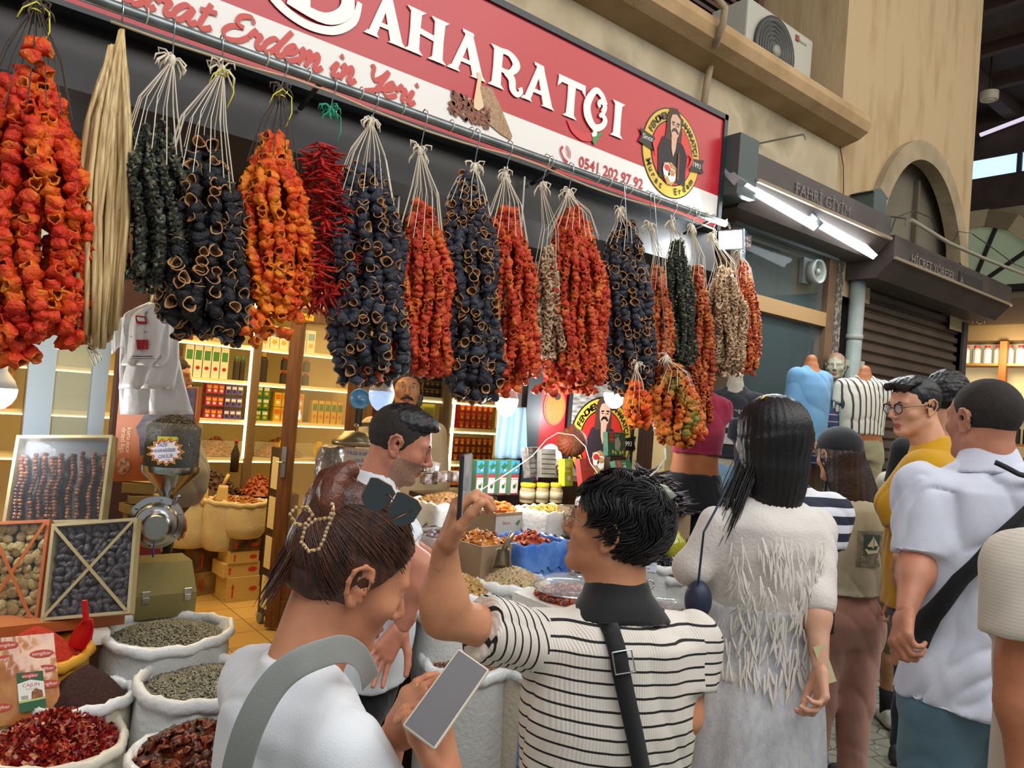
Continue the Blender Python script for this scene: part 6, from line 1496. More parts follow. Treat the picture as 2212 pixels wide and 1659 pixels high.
heap('sunflower_seed_heap', 'heap of striped sunflower seeds in the sack nearest the shop door', (.88, 3.2, .54), .215, .215, .05, 'seed', 2300, sunseed, seed=1, cat='seeds')
sack('white woven sack of sunflower seeds beside the bare-armed woman in white', (.92, 2.83, .49), .225, .49, mat=W1, rim=W1, seed=2, roll=.018)
heap('sunflower_seed_heap', 'heap of sunflower seeds in the front of the two seed sacks', (.92, 2.83, .465), .205, .205, .05, 'seed', 2300, sunseed, seed=2, cat='seeds')
sack('cream sack with two blue bands holding dark purple spice', (.55, 2.96, .455), .155, .455, mat=M('sack_ivory', '#c4bba6', .7, bump=.4, bs=80), seed=3, stripes_=[-1.75, -1.32])
heap('isot_heap', 'heap of dark purple-brown ground pepper in the blue-banded sack', (.55, 2.96, .43), .14, .14, .13, 'raisin', 10, M('isot', '#2c1414', .9, col2='#4a2620', cs=120, cd=6, bump=.9, bs=260), seed=4, sc=.3, cat='ground spice')
sack('yellow plastic-lined sack of red pepper powder with a red scoop', (.42, 3.16, .56), .17, .56, mat=M('sack_yellow', '#c9952c', .4, bump=.4, bs=40), rim=M('sack_orange_film', '#d9a032', .3, bump=.4, bs=30), seed=5)
heap('red_pepper_heap', 'heap of bright orange-red pepper powder under the red scoop', (.41, 3.15, .54), .15, .15, .12, 'raisin', 10, M('paprika', '#a82006', .9, col2='#c9380c', cs=60, cd=6, bump=.8, bs=220), seed=6, sc=.3, cat='ground spice')
t = thing('scoop', 'red plastic scoop stuck upright in the red pepper powder', 'scoop', P(178, 1380, 2.72)); rp = M('red_plastic', '#c8141c', .3)
a, b = P(183, 1296, 2.72), P(186, 1342, 2.72)
MB().bar(a, b, .020, .012, up=VF).build('handle', rp, t, bevel=.003)
mb = MB(); mb.grid(lambda u, v: P(190-30*u, 1340+70*u, 2.72)+VR*(v-.5)*(.03+.045*math.sin(min(1, u*1.3)*PI*.75))+VF*.02*(1-(2*v-1)**2)*1.0, 8, 8); mb.build('scoop_blade', rp, t, smooth=True, solid=.003)
sack('white sack of red pepper flakes in the front left corner', (.44, 2.78, .385), .205, .385, mat=M('sack_front', '#cfc7b6', .6, bump=.4, bs=50), rim=M('rim_front', '#d9d3c4', .4, bump=.4, bs=40), seed=7)
fl = [M('flake_red', '#7a0f10', .35, col2='#b0281e', cs=90), M('flake_dark', '#5c0c10', .35, col2='#8a1c18', cs=90), M('flake_orange', '#b84a2a', .4, col2='#c98a5a', cs=60)]
heap('pepper_flake_heap', 'heap of coarse shiny red pepper flakes in the front left sack', (.44, 2.78, .36), .19, .19, .11, 'flake', 1500, [fl[0], fl[1], fl[0], fl[1], fl[2]], seed=8, tilt=.9, cat='pepper flakes')
tmm = [M('dried_tomato_dark', '#2e130a', .35, col2='#5a2410', cs=50), M('dried_tomato_red', '#4a140a', .3, col2='#702a12', cs=50), M('dried_tomato_orange', '#8a3a10', .3, col2='#4a1c0c', cs=40), M('dried_tomato_brown', '#24110a', .4, col2='#4f2c16', cs=40)]
sack('sack of dried dark tomatoes at the bottom edge beside the woman in white', (.80, 2.46, .40), .20, .40, seed=9, mat=W1)
heap('dried_tomato', 'one of the dark dried tomatoes heaped at the bottom of the picture', (.80, 2.46, .38), .19, .19, .10, 'tomato', 170, tmm, seed=9, tilt=.7, sc=1.15, asthings=True, cat='dried tomato', group='dried tomatoes in the bottom sack', thname='dried_tomato')
# spice packet leaning in front
t = thing('spice_packet', 'transparent orange spice packet with green and white cajun label at far left', 'packet', P(50, 1480, 2.45))
ax_ = unit(P(105, 1390, 2.48)-P(5, 1400, 2.42)); ay_ = unit(P(20, 1380, 2.5)-P(35, 1560, 2.42)); o_ = P(-20, 1572, 2.42)
nz = unit(np.cross(ax_, ay_)); mb = MB()
def pk_(u, v): return o_+ax_*u*.20+ay_*v*.285+nz*(.022*math.sin(PI*u)**.6*math.sin(PI*min(1, v*1.05))**.7+.003*math.sin(u*30+v*20))
mb.grid(pk_, 14, 16, 0); mb.grid(lambda u, v: o_+ax_*u*.20+ay_*v*.285-nz*.004, 2, 2, 0); mb.build('bag', M('packet_film', '#b0662c', .22, col2='#c98a4a', cs=14, spec=.8, coat=.5), t, smooth=True)
mb = MB()
for i, (u, v) in enumerate([(.3, .9), (.78, .93), (.28, .74), (.8, .76), (.3, .56), (.82, .58), (.85, .4), (.8, .2), (.15, .2)]):
    q = pk_(u, v)+nz*.002
    if i in (1, 4, 7): continue
    mb.prism([(.036*math.cos(a), .013*math.sin(a)) for a in np.linspace(0, 6.0, 16)], q, ax_, ay_, .0008, 0); text(mb, 'zengibar', q+nz*.0014-ax_*.028-ay_*.004, ax_, ay_, w=.056, h=.011, m=1)
mb.build('oval_print_pattern', [M('oval_red', '#c03a1c', .4), M('oval_white', '#efe6dc', .4)], t)
lb = pk_(.42, .12)+nz*.012; mb = MB(); w_, h_ = .075, .125
mb.prism([(0, 0), (w_, 0), (w_, h_), (0, h_)], lb, ax_, ay_, .001, 0); mb.prism([(0, .028), (w_, .034), (w_, h_*.72), (w_*.5, h_*.8), (0, h_*.72)], lb+nz*.001, ax_, ay_, .0008, 1)
mb.prism([(w_/2+.026*math.cos(a), h_*.9+.009*math.sin(a)) for a in np.linspace(0, 6, 14)], lb+nz*.001, ax_, ay_, .0008, 3)
text(mb, 'zengibar', lb+nz*.002+ax_*.015+ay_*h_*.87, ax_, ay_, w=.045, m=1); text(mb, 'CAJUN', lb+nz*.002+ax_*.014+ay_*h_*.62, ax_, ay_, w=.048, m=3); text(mb, 'Seasoning Mix', lb+nz*.002+ax_*.022+ay_*h_*.55, ax_, ay_, w=.034, m=4)
mb.prism([(.036, .036), (.07, .04), (.068, .062), (.05, .07), (.038, .06)], lb+nz*.002, ax_, ay_, .0005, 5); mb.prism([(0, .03), (w_, .036), (w_, .040), (0, .034)], lb+nz*.002, ax_, ay_, .0005, 6)
for k in range(9): mb.prism([(.008+k*.0022, .038), (.009+k*.0022, .038), (.009+k*.0022, .05), (.008+k*.0022, .05)], lb+nz*.002, ax_, ay_, .0004, 4)
mb.build('paper_label', [M('lab_green', '#1f5a34', .5), M('lab_white', '#e8e6dc', .5), black, M('lab_red', '#b02a20', .5), M('lab_grey', '#5a5a52', .5), M('lab_spice', '#a8683a', .5, col2='#6b3a1c', cs=150), M('lab_lime', '#b8c840', .5)], t)
# ================================================================ film-wrapped trays leaning on the stand at left
film = M('cling_film', '#dfe8ee', .1, alpha=.035, spec=1, bump=.5, bs=14)
def tray(name, label, c00, c10, c01, D, rimc, deep=.05, rimw=.012, ribbon_=None, filmon=True):
    """c00 bottom left, c10 bottom right, c01 top left given as pixels+depths"""
    o = P(*c00); ax = P(*c10)-o; ay = P(*c01)-o; w = np.linalg.norm(ax); h = np.linalg.norm(ay); ax = unit(ax); ay = unit(ay-ax*(ay@ax)); nz = np.cross(ax, ay); nz = nz if nz@(-o+CAM) > 0 else -nz
    t = thing(name, label, 'tray', o+ax*w/2); M3 = np.stack([ax, ay, nz], 1)
    mb = MB(); mb.frame(M3, o); mb.box((0, 0, -deep), (w, h, -deep+.004), 1)
    mb.box((0, 0, -deep), (rimw, h, .004), 0); mb.box((w-rimw, 0, -deep), (w, h, .004), 0); mb.box((rimw, 0, -deep), (w-rimw, rimw, .004), 0); mb.box((rimw, h-rimw, -deep), (w-rimw, h, .004), 0)
    mb.build('tray_box', [rimc, M('tray_inside', '#2a2a2c', .7)], t)
    if ribbon_:
        mb = MB(); mb.frame(M3, o); mb.bar((rimw, rimw, .010), (w-rimw, h-rimw, .010), .012, .002, up=(0, 0, 1)); mb.bar((w-rimw, rimw, .012), (rimw, h-rimw, .012), .012, .002, up=(0, 0, 1)); mb.build('crossed_band', ribbon_, t)
    if filmon:
        mb = MB(); mb.frame(M3, o); mb.grid(lambda u, v: (u*w, v*h, .006+.003*math.sin(u*14+v*9)*math.sin(v*11)), 14, 14); mb.build('film', film, t, smooth=True)
    return t, M3, o, w, h
def pack(M3, o, w, h, kind, label, cat, group, mats, nx, ny, deep, sc, name, jit=.2, seed=0, stand=0.):
    r = np.random.RandomState(seed); G4 = [prot(kind, k) for k in range(4)]; ms = [mkmesh(name, G4[k][0], G4[k][1], mats[k % len(mats)]) for k in range(4)]
    for i in range(nx):
        for j in range(ny):
            p = np.array([.02+(w-.04)*(i+.5+r.uniform(-jit, jit)+.25*(j % 2))/nx, .015+(h-.03)*(j+.5+r.uniform(-jit, jit))/ny, -deep+r.uniform(-.004, .004)])
            if not (.012 < p[0] < w-.014): continue
            rot = rotm(r.uniform(-.4, .4)+stand, r.uniform(-.4, .4), r.uniform(0, 6.28) if not stand else r.uniform(-.3, .3))
            q = bpy.data.objects.new(name, ms[r.randint(4)]); SC.collection.objects.link(q)
            q.matrix_world = Matrix.Translation(Vector(M3@p+o))@Matrix(M3@rot).to_4x4()@Matrix.Scale(sc*r.uniform(.9, 1.1), 4); tag(q, label, cat, group)
orange_rim = M('orange_card', '#b86430', .5); kraft = M('kraft_card', '#8f8058', .8, col2='#a3946a', cs=12); gold_rim = M('pale_card', '#b9ac82', .6); gband = M('cream_band', '#b3a478', .5)
fm = [M('fig_a', '#a8915c', .6, col2='#8a713c', cs=60, bump=.5, bs=200), M('fig_b', '#b39c64', .6, col2='#94803e', cs=60, bump=.5, bs=200)]
dm = [M('date_a', '#2e2c33', .35, col2='#5a545c', cs=90, bump=.6, bs=220), M('date_b', '#24222a', .35, col2='#4a444c', cs=90, bump=.6, bs=220)]
t, M3, o, w, h = tray('fig_tray', 'orange-edged tray of dried figs under film, crossed with an orange band', (-60, 1362, 2.78), (80, 1352, 2.82), (-60, 1132, 2.9), 0, orange_rim, ribbon_=M('orange_band', '#b8622f', .5))
pack(M3, o, w, h, 'fig', 'pale dried fig packed in the orange-edged tray', 'dried fig', 'dried figs in the orange tray', fm, 5, 12, .022, 1.0, 'dried_fig', seed=1)
t, M3, o, w, h = tray('date_tray', 'tray of dark dates under film crossed with cream bands', (88, 1342, 2.80), (281, 1325, 2.84), (92, 1134, 2.92), 0, gold_rim, ribbon_=gband)
pack(M3, o, w, h, 'date', 'dark wrinkled date packed in the cream-banded tray', 'date', 'dates in the cream-banded tray', dm, 9, 13, .022, 1.15, 'dried_date', seed=2)
t, M3, o, w, h = tray('sausage_tray', 'upright cardboard tray of glossy brown walnut sausage strings wrapped in film', (5, 1132, 2.95), (220, 1128, 3.0), (12, 942, 3.05), 0, kraft, deep=.06)
sm_ = [M('walnut_string_a', '#5a2c1c', .18, col2='#2c1812', cs=40, spec=.9, coat=.4), M('walnut_string_b', '#8a4c2c', .15, col2='#4a2618', cs=40, spec=.9, coat=.4)]
r = np.random.RandomState(3)
for k in range(9):
    mb = MB(); mb.frame(M3, o); x = .035+(w-.07)*k/8; zt = h*.80-.02*r.rand()
    for q in range(2):
        z = zt; xx = x+r.uniform(-.012, .012)
        while z > .02: mb.ball((xx+.005*math.sin(z*40), z, -.03+.01*q+r.uniform(-.005, .005)), (.0105, .009, .0105), 8, r.randint(2)); z -= .014
    tag(mb.build('walnut_sausage', sm_, smooth=True), 'glossy brown walnut sausage string in the upright cardboard tray', 'walnut sausage', 'walnut sausages in the cardboard tray')
# stand below the trays
st = thing('tray_stand', 'dark wooden stand under the leaning fruit trays', 'stand', (.42, 3.5, 0))
mb = MB(); mb.box((-.2, 3.58, .0), (.62, 3.8, .60), 0); mb.box((-.2, 3.24, .60), (.72, 3.8, .64), 1); mb.build('stand_body', [wood_dk, M('orange_board', '#a8602c', .5)], st)
MB().box((.60, 3.18, .55), (.66, 3.235, .60)).build('price_clip', white_p, st)
# ================================================================ pepper grinder
G0 = P(343, 1290, 3.3); gx, gy = G0[0], G0[1]
gt = thing('pepper_grinder', 'stainless steel pepper grinder with a clear hopper full of peppercorns', 'grinder', (gx, gy, .66))
zt = P(345, 905, 3.3)[2]; zr = P(345, 1015, 3.3)[2]; zn = P(345, 1070, 3.3)[2]; zc = P(335, 1125, 3.3)[2]
bd = MB(); bw = .122
bd.box((gx-bw, gy-.11, .0), (gx+bw, gy+.16, .55), 0); bd.build('cabinet', M('olive_cabinet', '#8f8048', .5), gt)
bd = MB(); V = [(gx-bw, gy-.13, .56), (gx+bw, gy-.13, .56), (gx+bw, gy-.13, .66), (gx-bw, gy-.13, .66), (gx+bw, gy-.02, .775), (gx-bw, gy-.02, .775), (gx-bw, gy+.14, .775), (gx+bw, gy+.14, .775), (gx-bw, gy+.14, .56), (gx+bw, gy+.14, .56)]
bd.add(V, [(0, 1, 2, 3), (3, 2, 4, 5), (5, 4, 7, 6), (6, 7, 9, 8), (0, 3, 5, 6, 8), (1, 9, 7, 4, 2), (0, 8, 9, 1)]); bd.build('hinged_box', M('brass_box', '#8a8052', .35, metal=.4), gt)
for s in (-1, 1):
    mb = MB(); mb.box((gx+s*.085-.014, gy-.135, .625), (gx+s*.085+.014, gy-.13, .655)); mb.box((gx+s*.085-.017, gy-.132, .655), (gx+s*.085+.017, gy-.126, .68)); mb.build('hinge', steel, gt, bevel=.002)
gf = unit([-.25, -1, 0]); gc = np.array([gx-.045, gy-.02, zc])
mb = MB(); mb.lathe([(.0, -.03), (.112, -.03), (.116, -.015), (.116, 0), (.092, .006), (.086, .05), (.082, .056), (.082, .085), (.06, .09), (.054, .095), (.054, .125), (.05, .13), (.0, .132)], 40, gc, gf)
mb.build('grinding_head', steel, gt, smooth=True, angle=30)
for k in range(6):
    a = k*PI/3+.4; A_, B_, _ = frame(gf); mb = MB(); mb.lathe([(0, .0), (.007, .0), (.007, .007), (0, .009)], 8, gc+gf*.0+(A_*math.cos(a)+B_*math.sin(a))*.102, gf); mb.build('bolt', steel, gt)
mb = MB(); mb.lathe([(.0, .0), (.05, .0), (.05, .006), (0, .006)], 8, gc+gf*.128, gf); mb.build('end_nut', steel, gt)
mb = MB(); mb.lathe([(.02, zc-.03), (.028, zc+.06), (.033, zc+.062), (.033, zc+.075), (.026, zc+.08), (.026, zn-.002), (.028, zn+.01), (.118, zr-.01), (.121, zr), (.121, zr+.024), (.116, zr+.024), (.114, zr), (.02, zn+.012)], 44, (gx, gy, 0))
mb.build('funnel', steel, gt, smooth=True, angle=35)
mb = MB(); mb.lathe([(.117, zr+.01), (.119, zt-.01), (.1165, zt-.01), (.1145, zr+.01)], 44, (gx, gy, 0)); mb.build('clear_hopper', M('acrylic', '#dfe6e8', .04, alpha=.06, spec=1), gt, smooth=True)
pc = [M('peppercorn', '#15130f', .6, col2='#38322a', cs=200), M('peppercorn_b', '#2c2620', .6, col2='#5c5344', cs=200)]
mb = MB(); mb.lathe([(.111, zr+.012), (.111, zt-.035), (.07, zt-.002), (.03, zt+.02), (0, zt+.028)], 30, (gx, gy, 0)); r = np.random.RandomState(1)
for i in range(1900):
    if i < 900: a = r.rand()*6.28; z = r.uniform(zr+.015, zt-.03); mb.ball((gx+0.112*math.cos(a), gy+0.112*math.sin(a), z), .0032, 5, r.randint(2))
    else: a = r.rand()*6.28; q = math.sqrt(r.rand()); z = np.interp(q, [0, .27, .65, 1], [zt+.028, zt+.02, zt-.002, zt-.035]); mb.ball((gx+0.112*q*math.cos(a), gy+0.112*q*math.sin(a), z+.001), .0033, 5, r.randint(2))
tag(mb.build('peppercorn_fill', pc), 'black peppercorns heaped in the clear grinder hopper', 'peppercorns', kind='stuff')
mb = MB(); mb.lathe([(.004, 0), (.009, .03), (.014, .034), (.006, .05)], 14, gc+VR*.075+Z_*.085, (.2, -.2, .9)); mb.tube([gc+VR*.05+Z_*.075, gc+VR*.08+Z_*.085], .004, 6); mb.build('wing_screw', steel, gt, smooth=True)
mb = MB(); mb.tube([gc+gf*.135-Z_*.05, gc+gf*.14-Z_*.085], .002, 5); mb.lathe([(0, -.003), (.011, -.003), (.012, 0), (.011, .003), (0, .003)], 18, gc+gf*.14-Z_*.105, (.9, -.3, 0), ry=1.5); mb.build('blue_charm', M('charm_blue', '#1c2f9c', .25), gt, smooth=True)
# price star on the hopper
def star(mb, c, ax, ay, R, n, inner, m, lay=0., sx=1.2, seed=0):
    rr = np.random.RandomState(seed); pts = []
    for i in range(2*n): a = PI*i/n; q = R*(1 if i % 2 == 0 else inner)*(1+rr.uniform(-.08, .08)); pts.append((q*math.cos(a)*sx, q*math.sin(a)))
    nz = unit(np.cross(ax, ay)); c = np.array(c)+nz*lay
    V = [c]+[c+np.array(ax)*x+np.array(ay)*y for x, y in pts]; mb.add(V, [(0, 1+i, 1+(i+1) % (2*n)) for i in range(2*n)], m)
stc = P(358, 975, 3.16); ax_ = unit(VR*1.-VF*.0); ax_ = unit(ax_+Z_*.05); ay_ = Z_
t = thing('price_sticker', 'star-shaped red and yellow price card stuck on the grinder hopper', 'price card', stc)
mb = MB()
mb.prism([(-.02, .02), (.065, .02), (.065, .062), (-.02, .062)], stc+gf*-.002-VR*.02, ax_, ay_, .001, 0)
star(mb, stc, ax_, ay_, .066, 13, .72, 1, .0015, 1.25, 3); star(mb, stc, ax_, ay_, .061, 13, .72, 2, .002, 1.25, 3); star(mb, stc, ax_, ay_, .054, 13, .72, 3, .0025, 1.25, 3)
nz = unit(np.cross(ax_, ay_)); sgn = 1 if nz@(-stc+CAM) > 0 else -1
text(mb, 'ÖZEL FİYAT', stc+nz*.004-ax_*.036+ay_*.036, ax_, ay_, w=.066, h=.010, m=2)
for tx, x, y, w_ in (('TAZE', -.038, .018, .045), ('KARABİBER', -.046, -.006, .088), ('ÇEKİLİR', -.028, -.030, .060)): text(mb, tx, stc+nz*.004+ax_*x+ay_*y, unit(ax_+ay_*.08), ay_, w=w_, h=.015, m=4, shear=.2)
mb.bar(stc+nz*.004+ax_*0-ay_*.036, stc+nz*.004+ax_*.02-ay_*.034, .0015, .001, 4)
mb.build('card', [M('lime_paper', '#b9bd1c', .6), M('card_yellow', '#e0b41c', .5), M('card_red', '#b8301c', .5), M('card_white', '#e6e2e6', .5), M('pen_blue', '#23409a', .5)], t)
# bags hanging behind the grinder
t = thing('carrier_bags', 'bunch of white printed plastic carrier bags hanging above the grinder', 'carrier bags', P(330, 890, 2.95))
bagm = M('bag_white', '#e6e6e4', .4, bump=.35, bs=22, spec=.6); hkp = P(332, 655, 2.92)
def bagsheet(pts, off, n=12, amp=.008, seed=0):
    """pts: rows of (left px, right px, y)"""
    rows = np.array(pts, float); ph = np.random.RandomState(seed).rand(4)*6.28
    def f(u, v):
        i = v*(len(rows)-1); l, r_, y = [np.interp(i, range(len(rows)), rows[:, k]) for k in range(3)]
        return P(l+(r_-l)*u, y, 2.95+off)+VF*(-.03*math.sin(PI*u)*min(1, v*3)+amp*math.sin(u*17+ph[0]+v*4)+amp*.6*math.sin(u*31+v*9+ph[1]))
    return f
for k, (pts, off) in enumerate([([(322, 342, 662), (285, 352, 690), (268, 372, 720), (262, 395, 800), (258, 408, 850), (262, 418, 895)], .03), ([(325, 340, 660), (283, 350, 688), (270, 385, 715), (262, 390, 790), (258, 378, 840)], .0), ([(325, 340, 658), (276, 352, 680), (270, 370, 705), (272, 368, 770), (266, 350, 790)], -.03)]):
    mb = MB(); f = bagsheet(pts, off, seed=k); mb.grid(f, 16, 18, 0); ob = mb.build('bag_stack', bagm, t, smooth=True, solid=.012)
    if k == 2:
        mb = MB(); 
        def pt(u, v): return f(u, v)-VF*.022
        for (u0, u1, v0, v1, m) in ((.42, .62, .30, .48, 0), (.40, .64, .62, .70, 0), (.3, .75, .76, .78, 1), (.25, .85, .82, .83, 1)): mb.grid(lambda u, v: pt(u0+(u1-u0)*u, v0+(v1-v0)*v), 5, 4, m)
        mb.grid(lambda u, v: pt(.46+.12*u, .34+.08*v)-VF*.002, 3, 3, 2); q = pt(.26, .585)
        text(mb, 'FENOMEN', pt(.2, .60), unit(pt(.5, .6)-pt(.2, .6)), Z_, w=.045, m=1); text(mb, 'BAHARATÇI', pt(.52, .56), unit(pt(.85, .58)-pt(.5, .56)), Z_, w=.055, m=1)
        mb.build('bag_print', [M('print_red', '#b02a2e', .5), M('print_dark', '#2a2622', .5), white_p], t)
for a in ((262, 700, 240, 720), (372, 720, 385, 760)):
    mb = MB(); mb.grid(lambda u, v: P(a[0]+(a[2]-a[0])*u, a[1]-15+60*v+(a[3]-a[1])*u, 2.97)+VF*.004*math.sin(u*9), 6, 6); mb.build('bag_handle', bagm, t, smooth=True, solid=.006)
mb = MB(); mb.tube([(hkp[0], 3.075, 2.25), hkp+[0, 0, .03], hkp, hkp+[.01, 0, -.02]], .003, 6); mb.build('wire_hook', steel, t)
# orange carton of dried figs behind
t = thing('fig_carton', 'orange printed dried fig carton standing behind the grinder', 'carton', P(310, 1035, 3.1))
ax_ = unit(P(400, 1040, 3.47)-P(246, 1042, 3.45)); q = P(240, 1040, 3.45); w_ = .36; h_ = P(246, 835, 3.45)[2]-q[2]; nb = np.cross(ax_, Z_)
mb = MB(); M3 = np.stack([ax_, np.cross(Z_, ax_), Z_], 1); mb.frame(M3, q); mb.box((0, 0, 0), (w_, .05, h_), 0); mb.frame()
mb.build('carton_box', M('fig_orange', '#b8622a', .5), t)
mb = MB(); fo = q-np.cross(Z_, ax_)*.002
mb.prism([(.07, h_*.98), (w_-.01, h_*.98), (w_-.01, .14), (.12, .12), (.11, .2), (.09, .25), (.13, .32), (.05, .36)], fo, ax_, Z_, .001, 0)
text(mb, 'kuru incir', fo-np.cross(Z_, ax_)*.003+ax_*.055+Z_*.25, -Z_, ax_, w=.12, m=1); text(mb, 'dried figs', fo-np.cross(Z_, ax_)*.003+ax_*.03+Z_*.25, -Z_, ax_, w=.115, m=1)
mb.prism([(.05+.03*math.cos(a), .07+.04*math.sin(a)) for a in np.linspace(0, 6, 16)], fo, ax_, Z_, .001, 2)
mb.build('carton_print', [M('print_dark_figs', '#2a2230', .5, col2='#5a4a58', cs=40), M('print_cream_txt', '#e6d2a0', .5), M('print_fig_cut', '#8a4030', .5, col2='#d8b890', cs=60)], t)
# aluminium-framed glass panel and brown post at the left
S('window_6', MB().box((.41, 4.18, 0), (.52, 4.24, 2.4), 0).box((.68, 4.18, 0), (.75, 4.24, 2.4), 0).box((.52, 4.2, 0), (.68, 4.21, 2.4), 1), [M('aluminium_white', '#a9bcca', .35), M('greenish_glass', '#a8c4bc', .05, alpha=.35, spec=1)])
S('trim_11', MB().box((.77, 4.09, 0), (.88, 4.17, 2.6), 0).box((.89, 4.07, .8), (.93, 4.15, 2.4), 1).box((.15, 4.2, 0), (.24, 4.28, 2.5), 0).box((.89, 4.07, 0), (1.04, 4.12, .8), 2), [M('post_maroon', '#4a2c22', .5), M('worn_white', '#bdb8a8', .8, col2='#6b665c', cs=60, pos=(.55, .6)), M('post_red', '#7a2228', .5)])
S('trim_12', MB().box((.93, 4.12, 1.8), (1.12, 4.14, 2.15)), M('red_panel', '#8e2a26', .5))
# bundle of papers hanging behind the garlands? -> stacked yellow boxes by the grinder
for k, (px, py, D, w_, h_, d_) in enumerate([(300, 1062, 3.5, .14, .045, .1), (310, 1085, 3.5, .13, .035, .1), (300, 1105, 3.5, .15, .04, .1), (308, 1128, 3.5, .14, .04, .1)]):
    q = P(px, py, D); b = MB(); b.box((-w_/2, -d_/2, 0), (w_/2, d_/2, h_)); o = tag(b.build('cardboard_box', M('yellow_card', '#a88d4c', .7), bevel=.002), ['uppermost', 'second from top', 'third from top', 'lowest'][k]+' of the small yellowish boxes stacked left of the grinder head', 'box'); o.location = q; o.rotation_euler = (0, 0, .2*k-.3)
# ================================================================ centre display: steps, bins and sacks
S_d = thing('display_steps', 'stepped display bench carrying the bins of nuts and dried fruit', 'display bench', (2.2, 2.5, 0))
mb = MB(); mb.box((1.66, 1.76, 0), (2.7, 2.35, .62)); mb.box((1.66, 2.35, 0), (2.85, 2.68, .88)); mb.box((1.62, 2.68, 0), (2.9, 3.1, 1.0)); mb.build('steps', wood_dk, S_d)
def bin_(label, c, w, d, h, mat, ax=(1, .12), liner=None, thick=.006, front=None):
    T = frm(c, ax); t = thing('bin', label, 'crate', c); mb = MB(); mb.frame(*T)
    for a, b in (((-w/2, -d/2, -h), (w/2, -d/2+thick, 0)), ((-w/2, d/2-thick, -h), (w/2, d/2, 0)), ((-w/2, -d/2+thick, -h), (-w/2+thick, d/2-thick, 0)), ((w/2-thick, -d/2+thick, -h), (w/2, d/2-thick, 0)), ((-w/2, -d/2, -h), (w/2, d/2, -h+thick))): mb.box(a, b)
    mb.build('crate_walls', mat, t)
    if liner is not None:
        mb = MB(); mb.frame(*T); n = 56; V = []; r = np.random.RandomState(int(abs(c[0])*99))
        for i in range(n):
            a = 2*PI*i/n; u, v = math.cos(a), math.sin(a); m = max(abs(u), abs(v)); u, v = u/m, v/m
            for k, (s, z) in enumerate(((.92, -.04), (.98, .0), (1.0, .008), (1.03, 0), (1.045, -.03), (1.05, -.08-.03*r.rand()))): V.append((u*w/2*s, v*d/2*s, z+.005*math.sin(i*1.7+k)))
        mb.add(V, [(i*6+j, ((i+1) % n)*6+j, ((i+1) % n)*6+j+1, i*6+j+1) for i in range(n) for j in range(5)]); mb.build('liner', liner, t, smooth=True)
    return t, T
wfilm = M('white_film', '#d5d3cc', .25, bump=.5, bs=25, spec=.7); bfilm = M('blue_film', '#2f62b8', .25, col2='#5a8ad0', cs=12, bump=.5, bs=25, spec=.7)
tanc = M('tan_card', '#9c8468', .8, col2='#8c765c', cs=4)
def at(px, py, D): return P(px, py, D)
aprm = [M('apricot_a', '#b8621c', .35, col2='#d08838', cs=50), M('apricot_b', '#a8501a', .35, col2='#c4762c', cs=50)]
c = at(965, 1082, 3.45); bin_('film-lined bin of small brown walnut pieces behind the shopkeeper', c, .30, .22, .12, wfilm, liner=wfilm); heap('walnut_piece_heap', 'heap of golden brown walnut pieces in the rear left bin', c-[0, 0, .02], .14, .1, .05, 'walnut', 700, [M('walnut_a', '#8a6030', .6, col2='#a87c44', cs=80), M('walnut_b', '#75502a', .6, col2='#94683a', cs=80)], 'rect', (1, .12), 11, cat='nuts')
c = at(1080, 1098, 3.35); t, T = bin_('open carton of dried apricots with a leaf printed on its side', c, .26, .22, .12, tanc); heap('dried_apricot', 'one of the orange dried apricots in the open carton', c-[.01, 0, .035], .115, .1, .055, 'apricot', 110, aprm, 'rect', (1, .12), 12, asthings=True, cat='dried apricot', group='dried apricots in the open carton', thname='dried_apricot', tilt=.6)
mb = MB(); mb.frame(*T); mb.box((-.13, -.1115, -.09), (.13, -.110, -.015), 0); text(mb, 'Ekstra', (-.09, -.112, -.05), X_, Z_, w=.05, m=1); mb.prism([(0, 0), (.02, .016), (.03, .012), (.018, -.008)], (-.01, -.112, -.05), X_, Z_, .001, 2); mb.prism([(0, 0), (.02, .016), (.03, .012), (.018, -.008)], (.085, -.112, -.06), X_, Z_, .001, 2); mb.build('printed_side', [M('print_pale', '#b9b4ac', .6), M('print_red', '#b02a2e'), M('print_leafg', '#3c7a3c', .5)], t)
c = at(1190, 1100, 3.35); bin_('lined bin of small yellow raisins beside the apricots', c, .25, .2, .12, tanc, liner=wfilm); heap('yellow_raisin_heap', 'heap of small bright yellow raisins', c-[0, 0, .015], .115, .09, .03, 'yraisin', 900, [M('yraisin_a', '#b89a2c', .5, col2='#cfb44c', cs=90), M('yraisin_b', '#a88a24', .5)], 'rect', (1, .12), 13, cat='raisins')
c = at(1140, 1165, 2.95); bin_('bin lined with blue plastic holding dried tomato halves', c, .27, .22, .16, bfilm, liner=bfilm); heap('dried_tomato_half', 'one of the red-brown dried tomato halves in the blue-lined bin', c+[.03, .01, -.04], .08, .07, .06, 'tomato', 60, [M('tomato_h_a', '#8a2a18', .35, col2='#b8542c', cs=50), M('tomato_h_b', '#7a2412', .35, col2='#c8642c', cs=50)], 'rect', (1, .12), 14, asthings=True, cat='dried tomato', group='dried tomatoes in the blue bin', thname='dried_tomato', tilt=.8, sc=.85)
